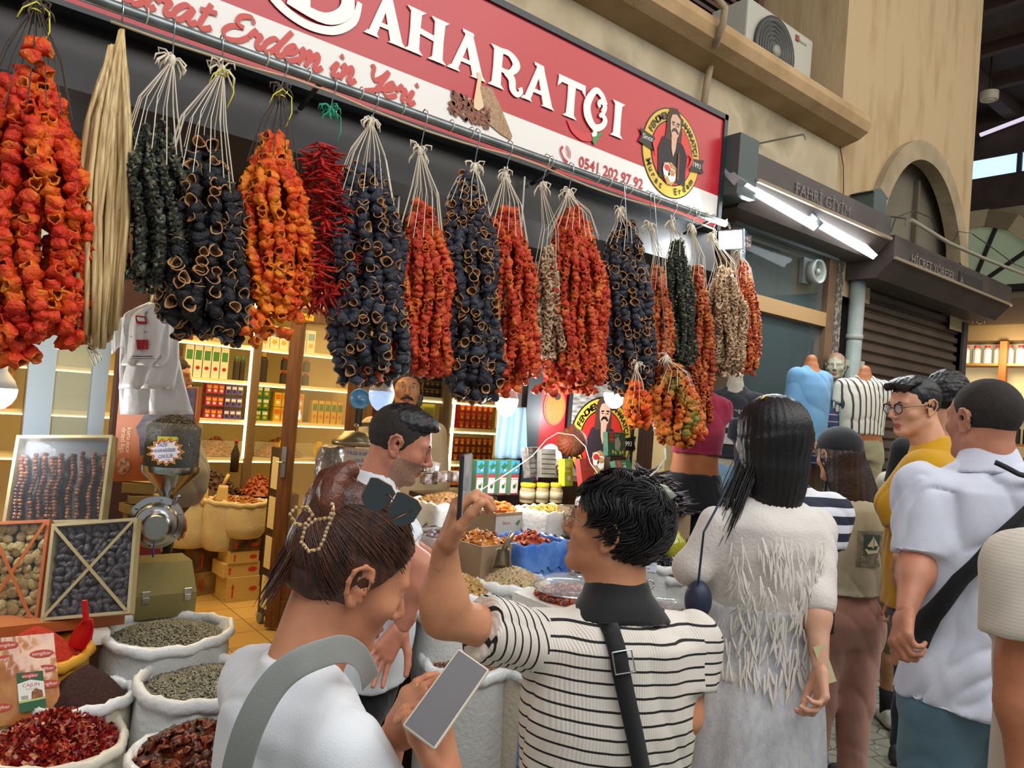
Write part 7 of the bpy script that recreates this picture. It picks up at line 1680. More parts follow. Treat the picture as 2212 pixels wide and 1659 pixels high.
c = at(1040, 1165, 2.85); bin_('brown cardboard bin of orange dried fruit with a metal scoop', c, .20, .22, .20, tanc); heap('dried_persimmon', 'one of the crinkled orange-brown dried fruits in the brown bin', c-[0, 0, .02], .09, .1, .045, 'tomato', 75, [M('persim_a', '#a8601c', .35, col2='#c8863c', cs=50), M('persim_b', '#8a4a20', .4, col2='#b0703a', cs=50)], 'rect', (1, .12), 15, asthings=True, cat='dried fruit', group='dried orange fruits in the brown bin', thname='dried_fruit', tilt=.8, sc=.8)
c = at(950, 1150, 2.9); bin_('shallow clear tray of grey-purple dried plums beside the raised phone hand', c, .22, .2, .09, M('clear_tray', '#c9ccd0', .08, alpha=.45, spec=1)); heap('dried_plum', 'one of the grey-purple dried plums in the clear tray', c-[0, 0, .04], .1, .09, .04, 'stone', 70, [M('plum_a', '#5a4c54', .45, col2='#7c6c74', cs=60), M('plum_b', '#4a3c46', .45)], 'rect', (1, .12), 16, asthings=True, cat='dried plum', group='dried plums in the clear tray', thname='dried_plum')
t = thing('metal_scoop', 'metal scoop with a tube handle hooked on the brown cardboard bin', 'scoop', at(1088, 1190, 2.72))
mb = MB(); mb.tube([at(1108, 1150, 2.70), at(1088, 1188, 2.70)], [.0095, .011], 12); mb.build('handle', M('brass_steel', '#9c9482', .3, metal=.9), t, smooth=True)
mb = MB(); mb.grid(lambda u, v: at(1088-5*u, 1186+45*u, 2.70)+VR*(v-.5)*.075*(.6+.4*u)*(1-.0*u)+VF*.03*(1-(2*v-1)**2), 6, 8); mb.build('scoop_blade', M('brass_steel'), t, smooth=True, solid=.002)
# sacks of pistachios
pm_ = [M('pistachio_a', '#b8a07c', .55, col2='#9c8460', cs=70), M('pistachio_b', '#c4ae88', .55, col2='#8c9058', cs=70), M('pistachio_c', '#a88c6c', .55)]
c = at(1110, 1258, 2.70); sack('white sack of pale pistachios piled beside the metal scoop', c, .125, .32, seed=21, rim=W1, roll=.014); heap('pistachio_heap', 'heap of pale roasted pistachios beside the metal scoop', c-[0, 0, .008], .115, .115, .06, 'nut', 1100, pm_, seed=21, cat='pistachios')
c = at(1000, 1275, 2.62); sack('white sack of golden roasted nuts behind the raised bare elbow', c, .10, .32, seed=22, rim=W1, roll=.014); heap('nut_heap', 'heap of golden roasted nuts behind the raised bare elbow', c-[0, 0, .008], .095, .095, .06, 'nut', 700, [M('nut_gold', '#b08a50', .5, col2='#c9a468', cs=70), M('nut_gold_b', '#9c7840', .5)], seed=22, cat='nuts')
c = at(1010, 1425, 2.42); sack('tall white sack of reddish pistachios with upside-down blue lettering', c, .145, .74, seed=23, mat=M('sack_grey_white', '#bdbfbd', .6, bump=.4, bs=60), roll=.014, writing=[('Türkşeker', .16, .032, '#3f5348', True), ('TOZ ŞEKER', .36, .014, '#3c4048', True), ('NET 50 KG', .32, .014, '#3c4048', True), ('GIDA SANAYİ', .28, .012, '#3c4048', True), ('ANKARA', .24, .012, '#3c4048', True)])
heap('red_pistachio_heap', 'heap of reddish-brown pistachios above the upside-down lettering', c-[0, 0, .02], .135, .135, .045, 'nut', 1300, [M('rpist_a', '#6b3c34', .5, col2='#8c5a44', cs=70), M('rpist_b', '#7c5040', .5, col2='#94784c', cs=70), M('rpist_c', '#56302c', .5)], seed=23, cat='pistachios', sc=1.1)
c = at(1150, 1430, 2.45); sack('sack with a broad blue band half hidden by the striped shirt', c, .13, .72, seed=24, mat=M('sack_beige', '#b5ab98', .7, bump=.4, bs=70), stripes_=[-2.45, -2.38], roll=.014); heap('pistachio_heap', 'heap of green-beige pistachios in the blue-banded sack behind the striped shirt', c-[0, 0, .02], .12, .12, .04, 'nut', 800, pm_, seed=24, cat='pistachios')
c = at(985, 1318, 2.5); sack('flat white sack of pale seeds just under the raised elbow', c, .13, .3, seed=26, roll=.016, rim=W1)
# right side of the bench
c = at(1418, 1215, 2.8); sack('white bag of black raisins with a handwritten note', c, .085, .28, seed=31, rim=W1, roll=.01); heap('black_raisin_heap', 'heap of glossy black raisins', c, .075, .075, .04, 'raisin', 420, [M('raisin_black', '#101014', .3, col2='#24242c', cs=90)], seed=31, cat='raisins')
nt = MB(); q = at(1385, 1232, 2.66); nt.prism([(0, 0), (.055, -.004), (.055, .03), (0, .034)], q, VR, Z_, .001, 0); text(nt, '100 GR 50 TL', q+[0, 0, .02]-VF*.002, VR, Z_, w=.045, m=1); text(nt, 'ÜZÜM', q+[0, 0, .004]-VF*.002, VR, Z_, w=.03, m=1)
tag(nt.build('price_note', [M('note_paper', '#c9d2dc', .7), M('pen_blue')]), 'small handwritten price note on the bag of black raisins', 'note')
c = at(1475, 1245, 2.75); sack('white bag of brown raisins beside the white dress', c, .07, .28, seed=32, rim=W1, roll=.01); heap('brown_raisin_heap', 'heap of brown raisins beside the white dress', c, .06, .06, .03, 'raisin', 260, [M('raisin_brown', '#6b3c24', .5, col2='#8c5a38', cs=90)], seed=32, cat='raisins')
c = at(1455, 1180, 2.9); t = thing('oil_jug', 'round clear jug of yellow liquid beside the white dress', 'jug', c)
mb = MB(); mb.lathe([(0, -.045), (.04, -.043), (.05, -.02), (.052, 0), (.045, .03), (.025, .045), (.02, .06)], 20, c); mb.build('jug_body', M('yellow_oil', '#b4b01e', .08, alpha=.8, spec=1), t, smooth=True)
c = at(1235, 1270, 2.5); t = thing('dish_cover', 'round glass lid with a steel knob over red sweets', 'lid', c); gg = M('lid_glass', '#c9d4d8', .04, alpha=.28, spec=1)
mb = MB(); mb.lathe([(.13, 0), (.12, .018), (.08, .035), (.03, .044), (0, .045)], 32, c); mb.build('glass_dome', gg, t, smooth=True); mb = MB(); mb.tube([c+[.13*math.cos(a), .13*math.sin(a), 0] for a in np.linspace(0, 2*PI, 33)], .003, 6); mb.build('rim_band', steel, t)
mb = MB(); mb.lathe([(.012, .045), (.006, .055), (.008, .06)], 12, c); mb.tube([c+[.016*math.cos(a), 0, .078+.016*math.sin(a)] for a in np.linspace(0, 2*PI, 13)], .003, 6); mb.build('knob', steel, t, smooth=True)
heap('red_sweet_heap', 'red sweets under the round glass lid behind the man in stripes', c-[0, 0, .03], .12, .12, .035, 'walnut', 260, [M('sweet_red', '#a8442c', .4, col2='#c87850', cs=40), M('sweet_dark', '#6b2a20', .4)], seed=33, cat='sweets')
bx_ = MB(); bx_.box((c[0]-.14, c[1]-.14, .62), (c[0]+.14, c[1]+.14, c[2]-.034)); tag(bx_.build('wrapped_box', wfilm), 'white-wrapped box under the round glass lid', 'box')
c = at(1400, 1300, 2.35); t = thing('dish_cover', 'wide glass lid over red spice behind the striped shoulder', 'lid', c)
mb = MB(); mb.lathe([(.13, 0), (.12, .02), (.07, .035), (0, .04)], 32, c); mb.build('glass_dome', gg, t, smooth=True); mb = MB(); mb.tube([c+[.014*math.cos(a)*VR[0], .014*math.cos(a)*VR[1], .055+.014*math.sin(a)] for a in np.linspace(0, 2*PI, 13)], .003, 6); mb.build('knob', steel, t, smooth=True)
tb_ = MB(); tb_.box((c[0]-.14, c[1]-.14, .62), (c[0]+.14, c[1]+.14, c[2]-.04)); tag(tb_.build('wrapped_box', wfilm), 'white-wrapped box under the wide glass lid', 'box')
heap('red_spice_heap', 'red spice mix under the wide glass lid', c-[0, 0, .038], .12, .12, .03, 'flake', 200, [M('sweet_red'), M('flake_red')], seed=34, cat='spice')
c = at(1475, 1345, 2.3); sack('white sack of pale shelled beans beside the white dress', c, .15, .40, seed=35, rim=W1, roll=.016); heap('pale_bean_heap', 'heap of pale shelled beans beside the white dress', c, .14, .14, .04, 'almond', 650, [M('bean_pale', '#c4bcb0', .5, col2='#aaa294', cs=50)], seed=35, cat='beans')
c = at(1395, 1100, 3.05); t, T = bin_('carton full of dark dried okra pods below the hanging aubergines', c, .26, .26, .1, tanc, ax=(1, -.3)); heap('dried_bean_pod_heap', 'tangle of black-purple dried bean pods spilling from the carton', c, .17, .17, .16, 'okra', 420, [M('pod_a', '#1c181c', .4, col2='#3c343a', cs=60), M('pod_b', '#2c262c', .4, col2='#4a4044', cs=60)], seed=36, cat='dried pods', pk=(.2, .2), tilt=.22)
# packets, jars and boxes at the back of the bench
def box_thing(name, label, cat, c, w, h, d, mats, pr=None, rz=0., tilt=0., group=None, bevel=.002):
    t = thing(name, label, cat, c, 0, group); M3 = np.array(Matrix.Rotation(rz, 3, 'Z')@Matrix.Rotation(tilt, 3, 'X')); c = np.array(c, float)
    mb = MB(); mb.frame(M3, c); mb.box((-w/2, -d/2, 0), (w/2, d/2, h), 0); mb.build('carton', mats[0], t, bevel=bevel)
    if pr:
        mb = MB(); mb.frame(M3, c); pr(mb, w, h, d); mb.build('print', mats[1:], t)
    return t
def rect(mb, x0, z0, x1, z1, y, m): mb.prism([(x0, z0), (x1, z0), (x1, z1), (x0, z1)], (0, y, 0), X_, Z_, .0006, m)
def pr_coco(mb, w, h, d):
    y = -d/2-.0006; rect(mb, -w*.48, h*.02, w*.48, h*.6, y, 0); rect(mb, -w*.4, h*.06, w*.4, h*.5, y-.0006, 1); rect(mb, -w*.48, h*.64, w*.48, h*.99, y, 2)
    mb.prism([(-w*.1, h*.72), (w*.15, h*.78), (w*.4, h*.9), (w*.1, h*.88), (-.0, h*.96), (-w*.2, h*.86), (-w*.42, h*.84)], (0, y-.0006, 0), X_, Z_, .0006, 3)
    mb.prism([(w*.12*math.cos(a)+w*.08, h*.72+w*.1*math.sin(a)) for a in np.linspace(0, 6, 12)], (0, y-.001, 0), X_, Z_, .0006, 4); mb.prism([(w*.18*math.cos(a), h*.25+w*.2*math.sin(a)) for a in np.linspace(0, 6, 10)], (0, y-.0012, 0), X_, Z_, .0006, 3); mb.prism([(w*.1*math.cos(a)+w*.15, h*.32+w*.12*math.sin(a)) for a in np.linspace(0, 6, 10)], (0, y-.0018, 0), X_, Z_, .0006, 5)
    text(mb, 'GÜLHATMİ', (-w*.4, y-.002, h*.44), X_, Z_, w=w*.8, m=6)
cc = [M('coco_green', '#4a7a58', .5), M('coco_red', '#a83a44', .5), M('coco_white', '#dedbd0', .5), M('coco_blue', '#3f94c4', .5), M('coco_leaf', '#2f6a3a', .5), M('coco_nut', '#e9e6de', .5), M('coco_flower', '#d8843c', .5), M('coco_text', '#8a1c24', .5)]
for k, px in enumerate((1028, 1053, 1078, 1102)):
    c = at(px, 1068, 3.65); box_thing('coconut_tea_box', ['leftmost', 'second from left', 'third from left', 'rightmost'][k]+' of the four tea boxes with a palm beach print', 'box', c, .053, .17, .05, cc, pr_coco, group='tea boxes on the bench')
S('trim_13', MB().box((2.2, 2.9, 1.0), (2.62, 3.06, 1.14)), wood_dk)
for k, px in enumerate((1138, 1170, 1200)):
    c = at(px, 1085, 3.55); t = thing('jar', ['leftmost', 'middle', 'rightmost'][k]+' of three glass jars of beige paste with yellow lids', 'jar', c, group='jars of beige paste'); r_ = .037 if k == 0 else .031; h_ = .075
    mb = MB(); mb.lathe([(0, 0), (r_*.95, 0), (r_, .006), (r_, h_*.82), (r_*.9, h_*.92), (r_*.9, h_)], 26, c); mb.build('glass_body', M('jar_paste', '#a89468', .15, coat=.6), t, smooth=True, angle=40)
    mb = MB(); mb.lathe([(r_*.97, h_), (r_, h_+.003), (r_, h_+.014), (r_*.95, h_+.017), (0, h_+.017)], 26, c); mb.build('lid', M('lid_yellow', '#c4b41c', .35), t, smooth=True, angle=40)
    mb = MB(); mb.lathe([(r_+.0008, h_*.2), (r_+.0008, h_*.7)], 26, c); o = mb.build('label', M('jar_label', '#b5a888', .6), t, smooth=True)
fq = M('foil_pack', '#a5a6a8', .2, metal=.5, col2='#6b5a4a', cs=25)
for k, (px, py, D, w_, h_, rz, tl, lab) in enumerate([(1150, 1032, 3.65, .10, .15, .3, -.2, 'film-wrapped pack of dark sweets leaning left of the grey-white pack'), (1180, 1032, 3.65, .085, .14, -.2, -.15, 'film-wrapped pack of pale grey slabs behind the yellow-lidded jars')]):
    t = box_thing('wrapped_pack', lab, 'packet', at(px, py, D), w_, h_, .04, [fq if k == 0 else M('grey_slab', '#a8a69c', .35, col2='#8a8478', cs=12), M('pack_line', '#4a3a30', .4)], (lambda mb, w, h, d: [rect(mb, -w*.45, h*(.12+.17*i), w*.45, h*(.15+.17*i), -d/2-.0006, 0) for i in range(5)]), rz, tl)
def pr_serbet(mb, w, h, d): rect(mb, -w*.45, h*.5, w*.1, h*.9, -d/2-.0006, 0); text(mb, 'Şerbeti', (-w*.4, -d/2-.002, h*.62), X_, Z_, w=w*.7, m=1); mb.prism([(w*.2*math.cos(a), h*.3+w*.2*math.sin(a)) for a in np.linspace(0, 6, 10)], (0, -d/2-.0006, 0), X_, Z_, .0006, 2)
box_thing('sherbet_box', 'lime-yellow sherbet box standing left of the red carton', 'box', at(1222, 1050, 3.55), .062, .13, .04, [M('lime_card', '#a8b828', .5), M('lime_pale', '#c9cc50', .5), M('deep_green', '#2c5a2c', .5), M('cup_white', '#d8dcd0', .4)], pr_serbet, .1, -.1)
box_thing('red_carton', 'flat red carton with faint gold lettering leaning below the poster', 'box', at(1268, 1050, 3.5), .105, .13, .03, [M('dull_red', '#a83428', .5), M('gold_ink', '#b0683c', .5)], (lambda mb, w, h, d: (text(mb, 'Medine', (-w*.35, -d/2-.002, h*.55), X_, Z_, w=w*.65, m=0), text(mb, 'hurma', (0, -d/2-.002, h*.15), X_, Z_, w=w*.3, m=0))), .15, -.25)
def pr_green(mb, w, h, d):
    y = -d/2-.0006; rect(mb, -w*.42, h*.55, -w*.2, h*.98, y, 0); text(mb, 'Hazerbaba', (-w*.41, y-.001, h*.66), X_, Z_, w=w*.2, m=1)
    mb.prism([(w*.02+w*.16*math.cos(a)*(1+.12*math.cos(5*a)), h*.5+h*.3*math.sin(a)*(1+.12*math.cos(5*a))) for a in np.linspace(0, 6.1, 20)], (0, y, 0), X_, Z_, .0006, 2); text(mb, 'SULTAN', (-w*.12, y-.001, h*.84), X_, Z_, w=w*.24, m=1)
    for x, z in ((-.3, .1), (-.15, .07), (.1, .06), (.25, .09)): rect(mb, w*x, h*z, w*(x+.1), h*(z+.14), y-.0006, 3)
    for zz in (.3, .55): mb.prism([(w*.38, h*zz), (w*.48, h*(zz-.07)), (w*.44, h*zz), (w*.48, h*(zz+.08))], (0, y-.0006, 0), X_, Z_, .0006, 0); mb.prism([(w*.38, h*zz), (w*.28, h*(zz+.08)), (w*.32, h*zz), (w*.28, h*(zz-.07))], (0, y-.0006, 0), X_, Z_, .0006, 0)
gm = [M('delight_green', '#1f5a3c', .45, col2='#2c6a48', cs=60), M('delight_red', '#b0402c', .5), M('delight_cream', '#d8cca8', .5), M('delight_silver', '#8f9a8c', .5, col2='#aab4a4', cs=90), M('delight_yellow', '#c4b45c', .5)]
c = at(1328, 985, 3.6); S('trim_19', MB().box((c[0]-.05, c[1]-.02, .9), (c[0]+.06, c[1]+.02, c[2])), wood_dk)
box_thing('turkish_delight_box', 'green gift box with red ribbons standing higher, against the round poster', 'box', at(1328, 985, 3.6), .145, .115, .03, gm, pr_green, .12, -.12)
box_thing('turkish_delight_box', 'green gift box with red ribbons leaning lower, above the dried pods', 'box', at(1352, 1050, 3.45), .15, .12, .03, gm, pr_green, .25, -.35)
S('trim_14', MB().box((2.72, 2.68, 1.0), (2.95, 3.1, 1.22)), wood_dk)
c = at(1312, 1060, 3.45); t = thing('jar', 'tall glass jar of brown paste with a yellow lid between the green boxes', 'jar', c); mb = MB(); mb.lathe([(0, 0), (.033, 0), (.035, .06), (.03, .075)], 22, c); mb.build('glass_body', M('jar_brown', '#6b3424', .12, coat=.6), t, smooth=True); mb = MB(); mb.lathe([(.033, .075), (.033, .09), (0, .092)], 22, c); mb.build('lid', M('lid_yellow'), t, smooth=True)
c = at(1262, 1075, 3.4); 
for k in range(4):
    q = at(1250+10*k, 1088-4*(k % 2), 3.35); o = MB().ball(q, (.02, .016, .04), 10).build('foil_sweet', M('foil_sweet', '#b5b3a8', .15, metal=.6, bump=.5, bs=60), smooth=True); tag(o, 'crumpled foil-wrapped sweet packet in the carton by the short dark hair', 'sweet packet', 'foil sweet packets')
bin_('cardboard carton with brown printed letters behind the dark hair', at(1262, 1095, 3.3), .2, .12, .1, tanc, ax=(1, -.2))
mb = MB(); q = at(1232, 1108, 3.2); text(mb, 'JISIL', q-VF*.01, VR, Z_, w=.05, h=.022); o = mb.build('carton_lettering', M('brown_ink', '#4a3420', .6)); o.parent = bpy.data.objects[[x.name for x in bpy.data.objects if x.name.startswith('bin')][-1]]; o.matrix_parent_inverse = Matrix.Translation(-o.parent.location)
# clear sweets packs beside the shopkeeper's chin
for k, (px, py) in enumerate([(930, 1010), (952, 1030), (985, 1030), (925, 1035)]):
    box_thing('sweet_pack', 'clear pack of brown sweets beside the shopkeeper\'s chin, '+['topmost', 'middle of the lower row', 'right of the lower row', 'left of the lower row'][k], 'packet', at(px, py+10, 3.6), .075, .05, .05, [M('pack_brown', '#5a3a30', .3, col2='#b0a8a4', cs=40), M('pack_white', '#c9c9cc', .3)], (lambda mb, w, h, d: rect(mb, w*.1, h*.2, w*.4, h*.7, -d/2-.0006, 0)))
S('trim_15', MB().box((1.9, 2.85, 1.0), (2.25, 3.1, 1.14)), wood_dk)
# pumpkin-shaped bag of seeds hanging with a white cord
c = at(1235, 955, 3.75); t = thing('seed_gourd', 'round terracotta gourd half covered with seeds below the spice poster', 'gourd', c)
g = SDF(c-.12, c+.12, .006); g.ell(c, (.085, .07, .075), None, 0); g.ell(c+[0, 0, .075], (.012, .012, .02), None, .02); V, Fa = g.mesh(); C = V[Fa].mean(1); I = ((C-c)@VR > .0).astype(int); a = np.arctan2((V-c)@VR, -(V-c)[:, 2]); V = V+vnorm(V, Fa)*(.0025*np.sin(a*18))[:, None]*(((V-c)@VR) < 0)[:, None]
mk('gourd', V, Fa, [M('terracotta', '#9c4c2c', .6), M('seed_cover', '#b0744c', .7, col2='#7a3c24', cs=160, bump=.8, bs=200)], t, I)
mb = MB(); mb.tube([at(x, y, D) for x, y, D in ((1000, 1065, 3.4), (1040, 1058, 3.4), (1100, 1020, 3.45), (1150, 985, 3.5), (1180, 950, 3.6), (1205, 935, 3.62), (1240, 940, 3.62), (1265, 965, 3.55), (1275, 1000, 3.5), (1300, 1035, 3.4))], .0026, 6)
tag(mb.build('white_cable', M('cord_white'), smooth=True), 'white cable looping over the gourd and across the tea boxes', 'cable')
mb = MB(); mb.tube([at(x, y, 2.9) for x, y in ((1436, 968), (1438, 990), (1420, 1015), (1402, 1030), (1395, 1048))], .0035, 6)
tag(mb.build('white_cable', M('cord_white'), smooth=True), 'white cable dropping from the lowest hanging peppers', 'cable')
c = at(1400, 1045, 3.0)
for k, (x, y) in enumerate(((1397, 1035), (1418, 1045))):
    q = at(x, y, 2.98); t = thing('bottle', ['left of two green-capped bottles lying on the dark pods', 'right of two green-capped bottles lying on the dark pods'][k], 'bottle', q); d = unit(VR*.6-Z_*.5-VF*.3)
    mb = MB(); mb.lathe([(.011, 0), (.012, .015), (.022, .03), (.023, .09), (0, .09)], 14, q, d); mb.build('glass_body', M('bottle_clear', '#a8b4a0', .08, alpha=.6, spec=1), t, smooth=True); mb = MB(); mb.lathe([(0, -.012), (.013, -.01), (.013, .004), (0, .004)], 14, q, d); mb.build('cap', M('cap_green', '#1c5a44', .4), t, smooth=True)
# ---- posters on the shop front
t = thing('spice_poster', 'tall red spice poster with a bowl of yellow powder and a plate of peppercorns', 'poster', (2.82, 3.15, 1.0))
x0, x1, z0, z1 = 2.735, 2.93, 1.12, 1.78; mb = MB(); mb.box((x0, 3.14, z0), (x1, 3.155, z1), 0); mb.build('panel', M('poster_red', '#b81c20', .35), t)
mb = MB(); cx_ = (x0+x1)/2; y_ = 3.138
def disc(mb, cx, cz, rx, rz, y, m, n=28): mb.prism([(rx*math.cos(a), rz*math.sin(a)) for a in np.linspace(0, 2*PI, n+1)[:-1]], (cx, y, cz), X_, Z_, .0006, m)
disc(mb, cx_+.005, 1.60, .085, .105, y_, 0); disc(mb, cx_+.005, 1.595, .07, .09, y_-.001, 1); disc(mb, cx_+.02, 1.66, .025, .02, y_-.002, 2)
disc(mb, cx_, 1.26, .105, .13, y_, 3)
rr_ = np.random.RandomState(4)
for i in range(90): a = rr_.rand()*6.28; q = math.sqrt(rr_.rand())*.075; disc(mb, cx_+q*math.cos(a), 1.25+q*1.1*math.sin(a), .008, .008, y_-.001-.0002*(i % 5), [4, 5, 2, 6][i % 4], 8)
mb.build('printed_food', [M('pp_bowl', '#a8683c', .5), M('pp_yellow', '#c98a1c', .5, col2='#b0701c', cs=80), M('pp_dark', '#3c1c14', .5), M('pp_plate', '#d8d4d0', .4), M('pp_pepper_red', '#9c3428', .5), M('pp_pepper_white', '#c9b890', .5), M('pp_pepper_green', '#4a4c2c', .5)], t)
MB().box((x1, 3.12, 1.0), (x1+.03, 3.16, 1.85)).build('edge_strip', black, t)
t = thing('round_logo_poster', 'poster with the round shop emblem and a portrait, behind the green boxes', 'poster', (3.2, 3.15, 1.0))
mb = MB(); mb.box((2.965, 3.14, 1.12), (3.5, 3.155, 1.85), 0); mb.build('panel', M('poster_backdrop', '#6b6660', .5, col2='#b5b0a8', cs=18, stretch=(1, 1, 4)), t)
emblem(t, (3.235, 3.136, 1.42), X_, Z_, .262, 'printed_emblem')
# ================================================================ inside the spice shop
shelf_m = M('shelf_white', '#e3d6ac', .45); upr = M('upright_brown', '#6b5640', .5); back_m = M('shelf_back', '#d9c791', .6)
def unit_(name, label, x0, x1, yf, yb, zs, ups, z1=2.5, leds=()):
    t = thing(name, label, 'shelving', ((x0+x1)/2, yf, 0))
    MB().box((x0, yb-.02, 0), (x1, yb, z1)).build('back_panel', back_m, t)
    for z in zs: MB().box((x0, yf, z-.025), (x1, yb-.02, z)).build('shelf', shelf_m, t)
    for x in ups: MB().box((x-.035, yf-.02, 0), (x+.035, yf+.02, z1)).build('upright', upr, t)
    mb = MB()
    for z in zs: mb.box((x0, yf-.004, z-.036), (x1, yf+.004, z-.026))
    for x in leds: mb.box((x-.010, yf-.03, .98), (x+.010, yf-.022, z1))
    mb.build('led_strips', led, t); return t
ZS = (.98, 1.29, 1.61, 1.90, 2.2)
unit_('shelving_unit', 'lit cream wall shelving full of packets at the back left of the shop', -.6, 3.05, 6.08, 6.45, ZS, (-.6, .62, 2.16, 3.05), leds=(2.11, .66))
unit_('shelving_unit', 'lit cream shelving with yellow gift boxes near the moustached man', 2.30, 3.5, 4.25, 4.56, (.98, 1.17, 1.40, 1.60, 1.85), (2.30, 2.84, 3.5), leds=(2.89,))
def pkt(kind, w, h, d, m1, m2, m3, extra=None):
    mb = MB(); mb.box((0, 0, 0), (w, d, h), 0); rect(mb, w*.12, h*.55, w*.88, h*.85, -.0006, 1)
    mb.prism([(w/2+w*.28*math.cos(a), h*.3+w*.26*math.sin(a)) for a in np.linspace(0, 6, 9)], (0, -.0006, 0), X_, Z_, .0006, 2)
    V = np.concatenate(mb.V); return (V, mb.F, mb.I, [m1, m2, m3])
def jar_(r, h, m1, m2):
    mb = MB(); mb.lathe([(0, 0), (r, 0), (r, h*.75), (r*.6, h*.85), (r*.6, h*.88)], 12, (r, r, 0), m=0); mb.lathe([(r*.65, h*.86), (r*.65, h), (0, h)], 12, (r, r, 0), m=1); return (np.concatenate(mb.V), mb.F, mb.I, [m1, m2])
c_ = lambda n, c: M('pk_'+n, c, .5)
ORD = 'first second third fourth fifth sixth seventh eighth ninth tenth eleventh twelfth thirteenth fourteenth fifteenth sixteenth seventeenth eighteenth nineteenth twentieth'.split()+['one more']*30
def row(kind, nm, label, group, x0, x1, y, z, g, step, nz_=1, dz=0, cat='box'):
    me = mkmesh(nm, g[0], g[1], g[3], g[2], smooth=False)
    for k in range(nz_):
        x = x0
        while x+step*.6 < x1:
            i = int(round((x-x0)/step)); o = bpy.data.objects.new(nm, me); SC.collection.objects.link(o); o.location = (x, y, z+k*dz+.0005)
            tag(o, ORD[i]+' '+nm.replace('_', ' ')+' from the left '+group[min(q for q in (group.find(w) for w in ('on the', 'right of', 'at the', 'behind the')) if q > 0):]+(', '+('bottom', 'second', 'third', 'top')[min(k, 3)]+' tier' if nz_ > 1 else ''), cat, group); x += step
yl_, or_, pk2, pu_, gr_, wh_, bk_, br_ = c_('yellow', '#c9a02c'), c_('orange', '#c0641c'), c_('pink', '#b02458'), c_('purple', '#5a4a9c'), c_('green', '#3c7a34'), c_('white', '#d9d2bc'), c_('dark', '#2a221c'), c_('red', '#a81c24')
Yf = 6.12
row(0, 'tall_box', 'tall white and green printed box on the second shelf from the top, back left', 'tall boxes on the upper shelf', 1.62, 2.0, Yf, 1.61, pkt(0, .06, .25, .1, wh_, gr_, br_), .068)
row(0, 'honey_jar', 'amber jar at the left end of the upper shelf', 'amber jars on the upper shelf', 1.28, 1.6, Yf, 1.61, jar_(.035, .11, c_('amber', '#a8601c'), yl_), .078, 2, .115, 'jar')
row(0, 'dark_bottle', 'dark bottle at the end of the upper shelf beside the lit strip', 'dark bottles on the upper shelf', 2.0, 2.1, Yf, 1.61, jar_(.022, .2, bk_, gr_), .05, 1, 0, 'bottle')
row(0, 'pink_box', 'pink soap box in the stacked rows on the middle shelf', 'pink boxes on the middle shelf', 1.80, 1.94, Yf, 1.29, pkt(0, .045, .075, .08, pk2, yl_, wh_), .048, 3, .1)
row(0, 'violet_box', 'violet soap box in the stacked rows on the middle shelf', 'violet boxes on the middle shelf', 1.95, 2.09, Yf, 1.29, pkt(0, .045, .075, .08, pu_, wh_, bk_), .048, 3, .1)
row(0, 'cream_box', 'cream box with a leaf print left of the pink soap boxes', 'cream boxes on the middle shelf', 1.56, 1.68, Yf, 1.29, pkt(0, .06, .13, .08, wh_, c_('leaf', '#b89a6c'), wh_), .066, 2, .14)
row(0, 'green_box', 'small dark green box between the cream and pink boxes', 'dark green boxes on the middle shelf', 1.70, 1.79, Yf, 1.29, pkt(0, .05, .06, .08, c_('dgreen', '#2a4a28'), gr_, yl_), .07, 4, .064)
row(0, 'tea_box', 'bright green tea box right of the brown upright', 'green tea boxes right of the upright', 2.2, 2.32, Yf, 1.29, pkt(0, .055, .09, .08, gr_, wh_, yl_), .06, 3, .1)
row(0, 'orange_box', 'yellow-orange box right of the green tea boxes', 'orange boxes right of the upright', 2.36, 2.62, Yf, 1.29, pkt(0, .06, .12, .08, yl_, or_, wh_), .066, 2, .125)
row(0, 'syrup_bottle', 'large dark syrup bottle with yellow cap right of the brown upright', 'syrup bottles right of the upright', 2.2, 2.32, Yf, 1.61, jar_(.045, .25, bk_, yl_), .1, 1, 0, 'bottle')
row(0, 'dark_jar', 'small dark labelled jar right of the syrup bottles', 'dark jars right of the upright', 2.4, 2.66, Yf, 1.61, jar_(.03, .11, bk_, br_), .066, 2, .118, 'jar')
row(0, 'biscuit_box', 'white and blue box with a yellow picture on the top shelf', 'white boxes on the top shelf', 2.2, 2.7, Yf, 1.90, pkt(0, .075, .19, .08, wh_, c_('sky', '#6c9cb8'), yl_), .08)
row(0, 'snack_box', 'yellow boxed snack on the shelf at the far left behind the aluminium frame', 'snack boxes at the far left', -.1, .55, Yf, 1.29, pkt(0, .08, .12, .08, or_, yl_, br_), .09, 2, .125)
row(0, 'snack_jar', 'orange jar on the upper shelf at the far left', 'jars at the far left', -.1, .58, Yf, 1.61, jar_(.035, .13, or_, wh_), .08, 1, 0, 'jar')
row(0, 'small_box', 'yellow tall packet seen through the door glass', 'yellow packets behind the door', 2.7, 3.0, Yf, 1.29, pkt(0, .05, .2, .08, yl_, gr_, or_), .06)
row(0, 'gift_box', 'yellow gift box with a dark window behind the shopkeeper', 'yellow gift boxes behind the shopkeeper', 2.36, 2.78, 4.28, 1.40, pkt(0, .10, .15, .08, c_('gift', '#b8b040'), c_('gift2', '#8f8f38'), c_('gift3', '#6b4030')), .104)
row(0, 'scrollwork_box', 'pale yellow gift box with scrollwork on the lower shelf behind the shopkeeper', 'scrollwork boxes behind the shopkeeper', 2.36, 2.78, 4.28, 1.17, pkt(0, .13, .16, .08, c_('gift4', '#c4ba5c'), c_('gift5', '#a89c3c'), c_('gift4', '#c4ba5c')), .134)
